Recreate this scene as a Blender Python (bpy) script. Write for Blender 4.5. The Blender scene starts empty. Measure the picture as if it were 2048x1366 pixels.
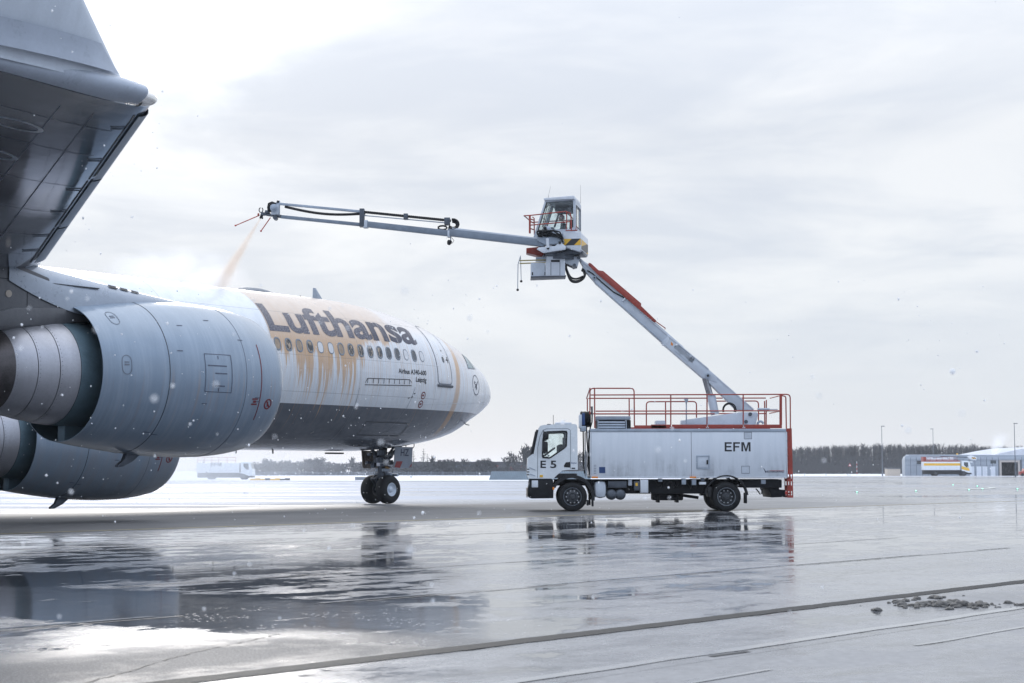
import bpy, bmesh, math, random
import numpy as np
from mathutils import Vector, Matrix, Euler, noise as mnoise
from mathutils.geometry import tessellate_polygon

scene = bpy.context.scene
COL = scene.collection
R = math.radians

# ---------------------------------------------------------------- camera
FPX, CAMH, HORIZON = 3280.0, 1.30, 941.0
PITCH = math.atan((HORIZON - 683.0) / FPX)
cam_d = bpy.data.cameras.new("camera")
cam = bpy.data.objects.new("camera", cam_d)
COL.objects.link(cam)
cam.location = (0, 0, CAMH)
cam.rotation_euler = (R(90) + PITCH, 0, 0)
cam_d.sensor_width = 36.0
cam_d.lens = 36.0 * FPX / 2048.0
cam_d.clip_start = 0.1
cam_d.clip_end = 6000
scene.camera = cam
cam_d.dof.use_dof = True
cam_d.dof.focus_distance = 55.0
cam_d.dof.aperture_fstop = 5.6
scene.render.resolution_x, scene.render.resolution_y = 1024, 683

# ---------------------------------------------------------------- world
SUN_EL, SUN_AZ = R(18.0), R(-12.0)          # azimuth from +Y, towards -X
SUN_DIR = Vector((math.sin(SUN_AZ) * math.cos(SUN_EL), math.cos(SUN_AZ) * math.cos(SUN_EL), math.sin(SUN_EL)))
world = bpy.data.worlds.new("World")
scene.world = world
world.use_nodes = True
wn, wl = world.node_tree.nodes, world.node_tree.links
wn.clear()


def nd(nodes, t, **kw):
    n = nodes.new(t)
    for k, v in kw.items():
        setattr(n, k, v)
    return n


class G:
    """small helper for wiring shader maths"""
    def __init__(s, tree):
        s.n, s.l = tree.nodes, tree.links

    def put(s, sock, v):
        if isinstance(v, bpy.types.NodeSocket):
            s.l.new(v, sock)
        elif v is not None:
            if isinstance(v, (tuple, list)) and sock.type == 'RGBA' and len(v) == 3:
                v = (*v, 1.0)
            elif isinstance(v, (int, float)) and sock.type == 'RGBA':
                v = (v, v, v, 1.0)
            sock.default_value = v

    def m(s, op, a, b=None, c=None, clamp=False):
        n = nd(s.n, 'ShaderNodeMath', operation=op, use_clamp=clamp)
        s.put(n.inputs[0], a)
        if b is not None: s.put(n.inputs[1], b)
        if c is not None: s.put(n.inputs[2], c)
        return n.outputs[0]

    def vm(s, op, a, b=None):
        n = nd(s.n, 'ShaderNodeVectorMath', operation=op)
        s.put(n.inputs[0], a)
        if b is not None:
            s.put(n.inputs['Scale' if op == 'SCALE' else 1], b)
        return n.outputs['Value' if op == 'DOT_PRODUCT' else 'Vector']

    def step(s, v, lo, hi):                  # smoothstep, lo may exceed hi
        n = nd(s.n, 'ShaderNodeMapRange', interpolation_type='SMOOTHSTEP')
        s.put(n.inputs['Value'], v)
        if lo > hi:
            n.inputs['From Min'].default_value, n.inputs['From Max'].default_value = hi, lo
            n.inputs['To Min'].default_value, n.inputs['To Max'].default_value = 1, 0
        else:
            n.inputs['From Min'].default_value, n.inputs['From Max'].default_value = lo, hi
        return n.outputs[0]

    def lin(s, v, a, b, c, d):
        n = nd(s.n, 'ShaderNodeMapRange')
        s.put(n.inputs['Value'], v)
        for i, x in zip(('From Min', 'From Max', 'To Min', 'To Max'), (a, b, c, d)):
            s.put(n.inputs[i], x)
        return n.outputs[0]

    def mix(s, f, a, b, t='MIX'):
        n = nd(s.n, 'ShaderNodeMix', data_type='RGBA', blend_type=t)
        s.put(n.inputs[0], f); s.put(n.inputs[6], a); s.put(n.inputs[7], b)
        return n.outputs[2]

    def noise(s, vec, scale, detail=3, rough=.5, dist=0, dim='3D'):
        n = nd(s.n, 'ShaderNodeTexNoise', noise_dimensions=dim)
        s.put(n.inputs['W' if dim == '1D' else 'Vector'], vec)
        n.inputs['Scale'].default_value = scale
        n.inputs['Detail'].default_value = detail
        n.inputs['Roughness'].default_value = rough
        n.inputs['Distortion'].default_value = dist
        return n.outputs[0]

    def xyz(s, v):
        n = nd(s.n, 'ShaderNodeSeparateXYZ'); s.put(n.inputs[0], v)
        return n.outputs

    def comb(s, x, y, z):
        n = nd(s.n, 'ShaderNodeCombineXYZ')
        for i, v in enumerate((x, y, z)): s.put(n.inputs[i], v)
        return n.outputs[0]

    def vscale(s, v, sc):
        n = nd(s.n, 'ShaderNodeMapping')
        s.put(n.inputs[0], v); n.inputs['Scale'].default_value = sc
        return n.outputs[0]


g = G(world.node_tree)
tc = nd(wn, 'ShaderNodeTexCoord')
sky = nd(wn, 'ShaderNodeTexSky', sky_type='NISHITA', sun_disc=False)
sky.sun_elevation = SUN_EL
sky.sun_rotation = SUN_AZ
sky.air_density, sky.dust_density, sky.ozone_density = 1.0, .25, 1.5
d_ = tc.outputs['Generated']
dx, dy, dz = g.xyz(d_)
zz = g.m('MAXIMUM', dz, 0.0)
k_ = g.m('ADD', zz, 0.16)
p_ = g.comb(g.m('DIVIDE', dx, k_), g.m('DIVIDE', dy, k_), g.m('MULTIPLY', zz, 2.0))
n1 = g.noise(g.vscale(p_, (1, .9, 1)), 1.30, 7, .55, .5)
n2 = g.noise(g.vscale(p_, (.75, 1.25, 1)), 2.4, 6, .56, .5)
glow = g.m('MAXIMUM', g.vm('DOT_PRODUCT', d_, tuple(SUN_DIR)), 0.0)
gl1 = g.m('POWER', glow, 230.0)
gl2 = g.m('POWER', glow, 40.0)
cl = g.m('ADD', g.m('MULTIPLY', g.step(n1, .40, .60), .62), g.m('MULTIPLY', g.step(n2, .40, .62), .38))
hor = g.step(zz, .015, .15)
cl = g.m('MULTIPLY', cl, hor)                # the low bank near the horizon is even
toward = g.step(g.vm('DOT_PRODUCT', d_, tuple(SUN_DIR)), -.4, .85)      # thin cloud: greyer towards the sun, bluer away from it
base_a = g.mix(toward, g.mix(cl, (.56, .67, .87), (.78, .85, .96)), g.mix(cl, (.68, .722, .80), (.875, .892, .922)))
# overcast sky: brighter towards the zenith (CIE overcast luminance)
lum = g.m('ADD', .93, g.m('MULTIPLY', g.m('MAXIMUM', g.m('SUBTRACT', zz, .20), 0.0), 1.9))
thin = g.step(n1, .40, .62)
lum = g.m('ADD', lum, g.m('MULTIPLY', gl2, g.m('ADD', g.m('MULTIPLY', thin, .07), .0)))
lum = g.m('ADD', lum, g.m('MULTIPLY', gl1, g.m('ADD', g.m('MULTIPLY', thin, .52), .12)))
cloudcol = g.vm('SCALE', base_a, lum)
bgc = nd(wn, 'ShaderNodeBackground'); g.put(bgc.inputs[0], cloudcol); bgc.inputs[1].default_value = 1.03
bgs = nd(wn, 'ShaderNodeBackground'); wl.new(sky.outputs[0], bgs.inputs[0]); bgs.inputs[1].default_value = .07
mixw = nd(wn, 'ShaderNodeMixShader'); mixw.inputs[0].default_value = .90   # overcast deck, a little sky through it
wl.new(bgs.outputs[0], mixw.inputs[1]); wl.new(bgc.outputs[0], mixw.inputs[2])
wo = nd(wn, 'ShaderNodeOutputWorld'); wl.new(mixw.outputs[0], wo.inputs[0])

sun_d = bpy.data.lights.new("sun", 'SUN')
sun_d.energy = 0.55
sun_d.angle = R(12)
sun_d.color = (1.0, .955, .90)
sun = bpy.data.objects.new("sun", sun_d)
COL.objects.link(sun)
sun.rotation_euler = SUN_DIR.to_track_quat('Z', 'Y').to_euler()
sun.location = (-20, 60, 60)

vs = scene.view_settings
vs.view_transform, vs.look, vs.gamma, vs.exposure = 'Standard', 'None', 1.0, 0.18
vs.use_curve_mapping = False
cy = scene.cycles
cy.use_denoising = True
cy.max_bounces, cy.diffuse_bounces, cy.glossy_bounces, cy.transparent_max_bounces = 8, 3, 4, 16
cy.volume_bounces = 4
cy.volume_step_rate = 1.0
cy.volume_max_steps = 256
cy.sample_clamp_indirect = 6.0


# ---------------------------------------------------------------- helpers
def at(px, py, Y):
    """point of the plane y = Y seen at pixel px, py of the 2048 x 1366 photograph"""
    u, v = (px - 1024.0) / FPX, (683.0 - py) / FPX
    c, s = math.cos(PITCH), math.sin(PITCH)
    dy_, dz_ = c - v * s, s + v * c
    t = Y / dy_
    return Vector((u * t, Y, CAMH + dz_ * t))


def ground_at(px, py):
    u, v = (px - 1024.0) / FPX, (683.0 - py) / FPX
    c, s = math.cos(PITCH), math.sin(PITCH)
    dy_, dz_ = c - v * s, s + v * c
    t = -CAMH / dz_
    return Vector((u * t, dy_ * t, 0))


def tag(o, label=None, cat=None, group=None, kind=None):
    if label: o['label'] = label
    if cat: o['category'] = cat
    if group: o['group'] = group
    if kind: o['kind'] = kind
    return o


def empty(name, loc, label, cat, group=None, rz=0):
    o = bpy.data.objects.new(name, None)
    o.empty_display_size = .3
    o.location = loc
    o.rotation_euler = (0, 0, rz)
    COL.objects.link(o)
    return tag(o, label, cat, group)


def mesh_obj(name, me, parent=None):
    o = bpy.data.objects.new(name, me)
    COL.objects.link(o)
    if parent: o.parent = parent
    return o


class MB:
    """collects faces, builds ONE mesh object"""
    def __init__(s):
        s.v, s.f, s.mi = [], [], []
        s.cur = 0

    def use(s, i):
        s.cur = i
        return s

    def add(s, vs_, fs):
        b = len(s.v)
        s.v.extend([tuple(x) for x in vs_])
        for f in fs:
            s.f.append(tuple(i + b for i in f)); s.mi.append(s.cur)
        return s

    def bm(s, bm):
        bm.verts.index_update()
        s.add([v.co[:] for v in bm.verts], [[v.index for v in f.verts] for f in bm.faces])
        bm.free()
        return s

    def box(s, c, size, bevel=0, rot=None):
        bm = bmesh.new()
        bmesh.ops.create_cube(bm, size=1)
        bmesh.ops.scale(bm, vec=size, verts=bm.verts)
        if bevel:
            bmesh.ops.bevel(bm, geom=bm.edges[:], offset=min(bevel, min(size) * .45), segments=2, affect='EDGES', profile=.6)
        if rot is not None:
            bmesh.ops.rotate(bm, cent=(0, 0, 0), matrix=rot, verts=bm.verts)
        bmesh.ops.translate(bm, vec=c, verts=bm.verts)
        return s.bm(bm)

    def span(s, a, b, bevel=0):
        a, b = Vector(a), Vector(b)
        return s.box((a + b) / 2, [abs(x) for x in (b - a)], bevel)

    def bar(s, a, b, w, h, up=(0, 0, 1), bevel=0):
        a, b = Vector(a), Vector(b)
        x = (b - a).normalized()
        y = Vector(up).cross(x).normalized()
        z = x.cross(y)
        m = Matrix((x, y, z)).transposed()
        return s.box((a + b) / 2, ((b - a).length, w, h), bevel, m)

    def prism(s, poly, y0, y1, holes=(), bevel=0):
        """poly of (x, z) extruded along y"""
        loops = [list(poly)] + [list(h) for h in holes]
        flat = [p for l in loops for p in l]
        tris = tessellate_polygon([[Vector((p[0], p[1], 0)) for p in l] for l in loops])
        n = len(flat)
        vs_ = [(p[0], y0, p[1]) for p in flat] + [(p[0], y1, p[1]) for p in flat]
        fs = []
        if not holes:
            fs.append(tuple(range(n))); fs.append(tuple(n + i for i in reversed(range(n))))
        else:
            for t in tris:
                fs.append(tuple(t)); fs.append(tuple(n + i for i in reversed(t)))
        b = 0
        for l in loops:
            k = len(l)
            for i in range(k):
                j = (i + 1) % k
                fs.append((b + i, b + j, n + b + j, n + b + i))
            b += k
        bm = bmesh.new()
        bv = [bm.verts.new(v) for v in vs_]
        for f in fs:
            try: bm.faces.new([bv[i] for i in f])
            except ValueError: pass
        bmesh.ops.recalc_face_normals(bm, faces=bm.faces)
        if bevel and not holes:
            ed = [e for e in bm.edges if len(e.link_faces) == 2 and e.calc_face_angle(0) > .3]
            bmesh.ops.bevel(bm, geom=ed, offset=bevel, segments=2, affect='EDGES', profile=.6)
        return s.bm(bm)

    def tube(s, pts, r, n=8, closed=False, caps=True):
        pts = [Vector(p) for p in pts]
        k = len(pts)
        rs = r if isinstance(r, (list, tuple)) else [r] * k
        vs_, fs = [], []
        up = None
        for i, p in enumerate(pts):
            a = pts[(i - 1) % k] if (closed or i > 0) else p
            b = pts[(i + 1) % k] if (closed or i < k - 1) else p
            t = (b - a)
            t = t.normalized() if t.length > 1e-9 else Vector((0, 0, 1))
            if up is None:
                up = Vector((0, 0, 1)) if abs(t.z) < .9 else Vector((0, 1, 0))
            x = up.cross(t)
            if x.length < 1e-6: x = Vector((1, 0, 0)).cross(t)
            x.normalize()
            y = t.cross(x).normalized()
            up = y
            for j in range(n):
                an = 2 * math.pi * j / n
                vs_.append(p + (x * math.cos(an) + y * math.sin(an)) * rs[i])
        m = k if closed else k - 1
        for i in range(m):
            for j in range(n):
                a, b = i * n + j, i * n + (j + 1) % n
                c, d = ((i + 1) % k) * n + (j + 1) % n, ((i + 1) % k) * n + j
                fs.append((a, b, c, d))
        if caps and not closed:
            fs.append(tuple(reversed(range(n)))); fs.append(tuple((k - 1) * n + j for j in range(n)))
        return s.add(vs_, fs)

    def cyl(s, a, b, r, r1=None, n=16):
        return s.tube([a, b], [r, r if r1 is None else r1], n)

    def lathe(s, prof, o, axis, n=64, a0=0, a1=2 * math.pi, ref=(0, 0, 1)):
        """prof = [(along axis, radius)]"""
        o, ax = Vector(o), Vector(axis).normalized()
        u = Vector(ref); u = (u - ax * u.dot(ax))
        if u.length < 1e-6: u = Vector((1, 0, 0)) - ax * ax.x
        u.normalize(); w = ax.cross(u)
        full = abs(a1 - a0 - 2 * math.pi) < 1e-6
        m = n if full else n + 1
        vs_, fs = [], []
        for (x, r) in prof:
            for j in range(m):
                an = a0 + (a1 - a0) * j / n
                vs_.append(o + ax * x + (u * math.cos(an) + w * math.sin(an)) * r)
        for i in range(len(prof) - 1):
            for j in range(n):
                j2 = (j + 1) % m
                fs.append((i * m + j, i * m + j2, (i + 1) * m + j2, (i + 1) * m + j))
        return s.add(vs_, fs)

    def grid(s, fn, nu, nv):
        vs_ = [fn(i / nu, j / nv) for i in range(nu + 1) for j in range(nv + 1)]
        fs = [(i * (nv + 1) + j, (i + 1) * (nv + 1) + j, (i + 1) * (nv + 1) + j + 1, i * (nv + 1) + j + 1)
              for i in range(nu) for j in range(nv)]
        return s.add(vs_, fs)

    def mesh(s, name, mats, smooth=35):
        me = bpy.data.meshes.new(name)
        me.from_pydata(s.v, [], s.f)
        mats = mats if isinstance(mats, (list, tuple)) else [mats]
        for m in mats: me.materials.append(m)
        if len(mats) > 1: me.polygons.foreach_set('material_index', s.mi)
        me.validate()
        if smooth:
            me.polygons.foreach_set('use_smooth', [True] * len(me.polygons))
            me.set_sharp_from_angle(angle=R(smooth))
        me.update()
        return me

    def build(s, name, mats, parent=None, smooth=35):
        return mesh_obj(name, s.mesh(name, mats, smooth), parent)


def text_data(body, bold=0.0, size=1.0, res=4):
    """2-D triangulated lettering from the built-in font, left aligned on the baseline"""
    cu = bpy.data.curves.new("lettering", 'FONT')
    cu.body = body; cu.size = size; cu.offset = bold; cu.resolution_u = res
    cu.fill_mode = 'FRONT'
    ob = bpy.data.objects.new("lettering_source", cu)
    me = bpy.data.meshes.new_from_object(ob)
    v = [Vector((q.co.x, q.co.y)) for q in me.vertices]
    f = [tuple(p.vertices) for p in me.polygons]
    bpy.data.objects.remove(ob); bpy.data.curves.remove(cu); bpy.data.meshes.remove(me)
    x0 = min(q.x for q in v); x1 = max(q.x for q in v); y0 = min(q.y for q in v); y1 = max(q.y for q in v)
    return v, f, (x0, x1, y0, y1)


def text_cut(v, f, xs, ys):
    """cut the flat lettering along the given x and y lines so it can follow a curved skin"""
    bm = bmesh.new()
    bv = [bm.verts.new((q.x, q.y, 0)) for q in v]
    for q in f:
        try: bm.faces.new([bv[i] for i in q])
        except ValueError: pass
    for axis, cuts in ((0, xs), (1, ys)):
        for c in cuts:
            co = [0, 0, 0]; no = [0, 0, 0]; co[axis] = c; no[axis] = 1
            bmesh.ops.bisect_plane(bm, geom=bm.verts[:] + bm.edges[:] + bm.faces[:], plane_co=co, plane_no=no)
    bmesh.ops.triangulate(bm, faces=bm.faces)
    bm.verts.index_update()
    vv = [Vector((q.co.x, q.co.y)) for q in bm.verts]
    ff = [[q.index for q in p.verts] for p in bm.faces]
    bm.free()
    return vv, ff


def block_letters(word, o, right, up, height, width, w=.17):
    """plain sans capitals drawn as strokes (E, F, M)"""
    o, right, up = Vector(o), Vector(right), Vector(up)
    t = w
    shapes = {'E': [[(0, 0), (t, 0), (t, 1), (0, 1)], [(t, 0), (.66, 0), (.66, t), (t, t)], [(t, .43), (.60, .43), (.60, .43 + t * .95), (t, .43 + t * .95)], [(t, 1 - t), (.65, 1 - t), (.65, 1), (t, 1)]],
              'F': [[(0, 0), (t, 0), (t, 1), (0, 1)], [(t, .42), (.55, .42), (.55, .42 + t * .95), (t, .42 + t * .95)], [(t, 1 - t), (.62, 1 - t), (.62, 1), (t, 1)]],
              'M': [[(0, 0), (t, 0), (t, .74), (0, 1)], [(0, 1), (t, .74), (.36, 0), (.42, .27), (t * 1.45, 1)], [(.42, .27), (.36, 0), (.48, 0)], [(.84, 0), (.84, 1), (.84 - t, .74), (.84 - t, 0)],
                    [(.84, 1), (.84 - t * 1.45, 1), (.42, .27), (.48, 0), (.84 - t, .74)]]}
    adv = {'E': .78, 'F': .74, 'M': .84}
    tot = sum(adv[c] for c in word); k = width / tot
    mb = MB(); x = 0
    for c in word:
        for poly in shapes[c]:
            mb.add([o + right * ((x + a) * k) + up * (b * height) for a, b in poly], [tuple(range(len(poly)))])
        x += adv[c]
    return mb


def flat_text(body, o, right, up, height, bold=.02, width=None):
    """lettering laid on a plane: height = cap height; width squeezes or stretches it"""
    v, f, (x0, x1, y0, y1) = text_data(body, bold)
    cap = text_data("H", bold)[2]
    sy = height / (cap[3] - cap[2]); sx = sy if width is None else width / (x1 - x0)
    o, right, up = Vector(o), Vector(right), Vector(up)
    return MB().add([o + right * ((q.x - x0) * sx) + up * ((q.y - cap[2]) * sy) for q in v], f)


# ---------------------------------------------------------------- materials
def principled(name):
    m = bpy.data.materials.new(name)
    m.use_nodes = True
    t = m.node_tree
    return m, G(t), t.nodes['Principled BSDF'], t


def mat(name, col, rough=.5, metal=0.0, spec=.5, var=.12, scale=3.0, bump=0.0, bscale=60, coat=0, streak=False):
    """plain procedural paint or metal: colour and gloss broken up by grime"""
    m, q, b, t = principled(name)
    co = nd(t.nodes, 'ShaderNodeTexCoord').outputs['Object']
    vec = q.vscale(co, (1, 1, .18)) if streak else co
    n = q.noise(vec, scale, 5, .62)
    n2_ = q.noise(co, scale * 9, 3, .6)
    f = q.m('ADD', q.m('MULTIPLY', n, .7), q.m('MULTIPLY', n2_, .3))
    lo = tuple(c * (1 - var) for c in col); hi = tuple(min(1, c * (1 + var * .7)) for c in col)
    q.put(b.inputs['Base Color'], q.mix(q.step(f, .3, .7), lo, hi))
    q.put(b.inputs['Roughness'], q.lin(f, .25, .75, max(.02, rough - .10), min(1, rough + .10)))
    b.inputs['Metallic'].default_value = metal
    b.inputs['Specular IOR Level'].default_value = spec
    b.inputs['Coat Weight'].default_value = coat
    b.inputs['Coat Roughness'].default_value = .08
    if bump:
        bn = nd(t.nodes, 'ShaderNodeBump'); bn.inputs['Strength'].default_value = bump
        bn.inputs['Distance'].default_value = .01
        q.put(bn.inputs['Height'], q.noise(co, bscale, 3)); t.links.new(bn.outputs[0], b.inputs['Normal'])
    return m


def glass_mat(name, tint=(.75, .85, .85), refl=1.0, dirt_shade=.12):
    m = bpy.data.materials.new(name); m.use_nodes = True
    t = m.node_tree; t.nodes.clear(); q = G(t)
    tr = nd(t.nodes, 'ShaderNodeBsdfTransparent'); q.put(tr.inputs[0], tint)
    gl = nd(t.nodes, 'ShaderNodeBsdfGlossy'); gl.inputs['Roughness'].default_value = .03
    df = nd(t.nodes, 'ShaderNodeBsdfDiffuse'); q.put(df.inputs[0], (.5, .52, .55))
    fr = nd(t.nodes, 'ShaderNodeFresnel'); fr.inputs[0].default_value = 1.5
    co = nd(t.nodes, 'ShaderNodeTexCoord').outputs['Object']
    mx0 = nd(t.nodes, 'ShaderNodeMixShader')
    q.put(mx0.inputs[0], q.m('MULTIPLY', q.step(q.noise(co, 4, 5), .45, .7), dirt_shade))
    t.links.new(tr.outputs[0], mx0.inputs[1]); t.links.new(df.outputs[0], mx0.inputs[2])
    mx = nd(t.nodes, 'ShaderNodeMixShader')
    q.put(mx.inputs[0], q.m('MULTIPLY', fr.outputs[0], refl))
    t.links.new(mx0.outputs[0], mx.inputs[1]); t.links.new(gl.outputs[0], mx.inputs[2])
    o = nd(t.nodes, 'ShaderNodeOutputMaterial'); t.links.new(mx.outputs[0], o.inputs[0])
    return m


def emit_mat(name, col, power):
    m, q, b, t = principled(name)
    q.put(b.inputs['Base Color'], col); q.put(b.inputs['Emission Color'], col)
    b.inputs['Emission Strength'].default_value = power
    return m


M = {}
M['white'] = mat('white_paint', (.66, .69, .73), .32, var=.07, streak=True, scale=2.5)
M['alu'] = mat('painted_aluminium', (.60, .635, .69), .34, .0, .6, var=.10, streak=True, scale=1.6)
M['steel'] = mat('grey_painted_steel', (.33, .38, .45), .38, .15, .5, var=.16, scale=2.5)
M['lightsteel'] = mat('pale_painted_steel', (.50, .545, .61), .4, .0, .5, var=.12, scale=2)
M['boomsteel'] = mat('boom_grey_steel', (.185, .22, .27), .36, .2, .5, var=.2, scale=2.5)
M['darksteel'] = mat('dark_steel', (.085, .098, .12), .42, .5, .5, var=.3, scale=6)
M['metal'] = mat('bare_metal', (.42, .43, .45), .3, .9, .5, var=.2, scale=5)
M['black'] = mat('black_plastic', (.010, .011, .014), .45, var=.3, scale=8, spec=.35)
M['chassis'] = mat('road_dirty_chassis', (.012, .0135, .017), .65, var=.5, scale=7, bump=.3, spec=.22)
M['rubber'] = mat('tyre_rubber', (.010, .011, .013), .6, var=.3, scale=10, bump=.2, spec=.25)
M['hose'] = mat('hose_rubber', (.008, .009, .011), .42, var=.2, spec=.3)
M['rim'] = mat('wheel_steel', (.045, .05, .058), .5, .2, var=.4, scale=8)
M['rimlight'] = mat('pale_wheel_rim', (.52, .58, .66), .35, .2, var=.12, scale=8)
M['red'] = mat('red_oxide_paint', (.30, .040, .026), .42, var=.25, scale=4)
M['redbright'] = mat('signal_red', (.45, .03, .02), .4, var=.15)
M['yellow'] = mat('yellow_paint', (.72, .42, .03), .45, var=.15)
M['orange'] = mat('orange_lens', (.7, .22, .02), .25, var=.05)
M['navy'] = mat('navy_lettering', (.012, .018, .05), .4, var=.25, scale=9)
M['ink'] = mat('black_lettering', (.012, .014, .02), .45, var=.2)
M['blue'] = mat('blue_placard', (.015, .05, .16), .4, var=.1)
M['seal'] = mat('dark_gap', (.025, .028, .034), .6, var=.2)
M['seam'] = mat('panel_seam', (.14, .16, .20), .55, var=.2)
M['glass'] = glass_mat('cab_glass', (.93, .965, .965), .8)
M['darkglass'] = mat('dark_window', (.035, .05, .06), .08, var=.3, scale=3, spec=.8)
M['beige'] = mat('beige_render', (.48, .42, .36), .7, var=.08)
M['snow'] = mat('snow', (.68, .70, .75), .75, var=.05, scale=.05, bump=.2, bscale=4)
M['green'] = emit_mat('green_taxi_light', (.25, .9, .6), 3.0)

# ---------------------------------------------------------------- ground
UX, UY = .66, .7513          # paving lanes run along (UX, UY)
def un(u, n): return (UX * u + UY * n, UY * u - UX * n)   # lane coordinates -> x, y


def ground_mat(name):
    m, q, b, t = principled(name)
    pos = nd(t.nodes, 'ShaderNodeNewGeometry').outputs['Position']
    x, y, z = q.xyz(pos)
    n = q.m('SUBTRACT', q.m('MULTIPLY', x, UY), q.m('MULTIPLY', y, UX))
    u = q.m('ADD', q.m('MULTIPLY', x, UX), q.m('MULTIPLY', y, UY))
    lane = q.comb(u, n, 0.0)
    warp = q.noise(pos, .30, 3)
    big = q.noise(q.vscale(lane, (.05, .10, 1)), 1, 3, .5, .4)
    med = q.noise(q.vscale(lane, (.30, .50, 1)), 1, 6, .62, .5)
    fin = q.noise(q.vscale(lane, (1.2, 1.8, 1)), 1, 6, .68, .3)
    fin2 = q.noise(pos, 5.0, 5, .7)
    tracks = q.noise(q.vscale(lane, (.02, 1.3, 1)), 1, 5, .6, .3)
    grain = q.noise(pos, 55, 4, .7)
    grain2 = q.noise(pos, 12, 4, .7)
    wv = q.m('MULTIPLY', q.m('SUBTRACT', warp, .5), 3.0)
    nw = q.m('ADD', n, wv)
    uw = q.m('ADD', u, q.m('MULTIPLY', q.m('SUBTRACT', med, .5), 6.0))

    def band(v, a0, a1, b1, b0):
        return q.m('MULTIPLY', q.step(v, a0, a1), q.step(v, b0, b1))
    # standing water: the lanes pond against their joints
    w = q.m('ADD', q.m('MULTIPLY', big, .24), q.m('ADD', q.m('MULTIPLY', med, .28), q.m('ADD', q.m('MULTIPLY', fin, .36), q.m('MULTIPLY', fin2, .12))))
    w = q.m('ADD', w, q.m('MULTIPLY', q.m('SUBTRACT', tracks, .5), .16))
    ps_ = q.m('SUBTRACT', q.m('MULTIPLY', x, .853), q.m('MULTIPLY', y, .522))
    pt_ = q.m('ADD', q.m('MULTIPLY', x, .522), q.m('MULTIPLY', y, .853))
    ptw = q.m('ADD', pt_, q.m('MULTIPLY', q.m('SUBTRACT', fin, .5), 1.6))
    pond = q.m('MULTIPLY', band(ptw, 9.95, 10.35, 12.6, 13.4), q.step(q.m('ADD', ps_, q.m('MULTIPLY', wv, .4)), -6.2, -7.2))
    pond2 = q.m('MULTIPLY', band(nw, -21.5, -18.5, -15.5, -13.5), q.step(x, 2.0, -5.5))
    wet = band(nw, -30.2, -26.5, -15.0, -11.0)
    nearside = q.m('MAXIMUM', q.step(n, -8.6, -7.6), q.step(q.m('ADD', pt_, q.m('MULTIPLY', wv, .25)), 10.4, 9.9))
    w = q.m('ADD', w, q.m('ADD', q.m('MULTIPLY', pond, .085), q.m('ADD', q.m('MULTIPLY', pond2, .045), q.m('MULTIPLY', wet, .03))))
    w = q.m('SUBTRACT', w, q.m('MULTIPLY', nearside, .05))
    damp = q.m('MULTIPLY', q.step(n, -11.0, -9.5), q.step(q.m('ADD', pt_, q.m('MULTIPLY', wv, .25)), 11.2, 10.5))
    damp = q.m('MULTIPLY', damp, q.step(n, -8.0, -8.6))
    dry = q.m('MULTIPLY', q.step(n, -29.4, -30.6), q.step(q.m('ADD', n, q.m('MULTIPLY', wv, 1.2)), -47.0, -41.0))
    dry = q.m('MULTIPLY', dry, q.step(x, 24.0, -2.0))
    w = q.m('SUBTRACT', w, q.m('MULTIPLY', dry, .16))
    far = q.step(q.m('ADD', n, q.m('MULTIPLY', wv, 1.5)), -42.0, -50.0)
    puddle = q.step(w, .505, .545)
    film = q.step(w, .41, .50)
    # wind-blown snow on the far apron
    sn = q.noise(q.vscale(pos, (.012, .16, 1)), 1, 6, .62, .3)
    sn2 = q.noise(q.vscale(pos, (.04, .65, 1)), 1, 5, .65)
    left = q.step(x, 22.0, -6.0)
    dust = q.step(q.m('ADD', q.m('ADD', q.m('MULTIPLY', sn, .55), q.m('MULTIPLY', sn2, .45)), q.m('MULTIPLY', left, .10)), .485, .655)
    dust = q.m('MULTIPLY', dust, far)
    # colours: old asphalt concrete, darker where soaked
    stone = q.mix(q.step(grain2, .3, .7), (.175, .178, .188), (.25, .252, .265))
    stone = q.mix(q.m('MULTIPLY', q.step(q.m('ADD', q.m('MULTIPLY', fin, .6), q.m('MULTIPLY', tracks, .4)), .44, .62), .75), stone, (.10, .104, .115))
    stone = q.mix(q.m('MULTIPLY', damp, .85), stone, q.mix(q.step(grain, .45, .6), (.04, .041, .043), (.12, .12, .125)))
    stone = q.mix(dry, stone, q.mix(q.step(med, .35, .65), (.075, .074, .076), (.105, .104, .106)))
    stone = q.mix(q.m('MULTIPLY', q.step(grain, .55, .72), .5), stone, (.30, .30, .31))
    soaked = q.mix(puddle, stone, (.045, .050, .060))
    # flecks of slush floating on the pond
    vo = nd(t.nodes, 'ShaderNodeTexVoronoi'); q.put(vo.inputs['Vector'], pos); vo.inputs['Scale'].default_value = 17.0
    fl_ = q.m('MULTIPLY', q.step(vo.outputs['Distance'], .24, .12), q.step(q.noise(pos, 1.3, 4, .7), .47, .62))
    fl_ = q.m('MULTIPLY', q.m('MULTIPLY', fl_, q.m('MULTIPLY', pond, q.step(ps_, -12.0, -8.0))), .8)
    soaked = q.mix(fl_, soaked, (.75, .77, .82))
    q.put(b.inputs['Base Color'], q.mix(q.m('MULTIPLY', dust, .75), soaked, (.50, .53, .60)))
    r0 = q.lin(film, 0, 1, .34, .18)
    r0 = q.m('ADD', r0, q.m('MULTIPLY', dry, .22))
    r0 = q.m('ADD', r0, q.m('ADD', q.m('MULTIPLY', nearside, .05), q.m('MULTIPLY', damp, .18)))
    r0 = q.m('ADD', r0, q.m('MULTIPLY', q.m('SUBTRACT', fin, .5), .10))
    r1 = q.mix(puddle, r0, q.m('ADD', q.lin(fin2, .3, .7, .03, .07), q.m('MULTIPLY', pond, .05)))
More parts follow.
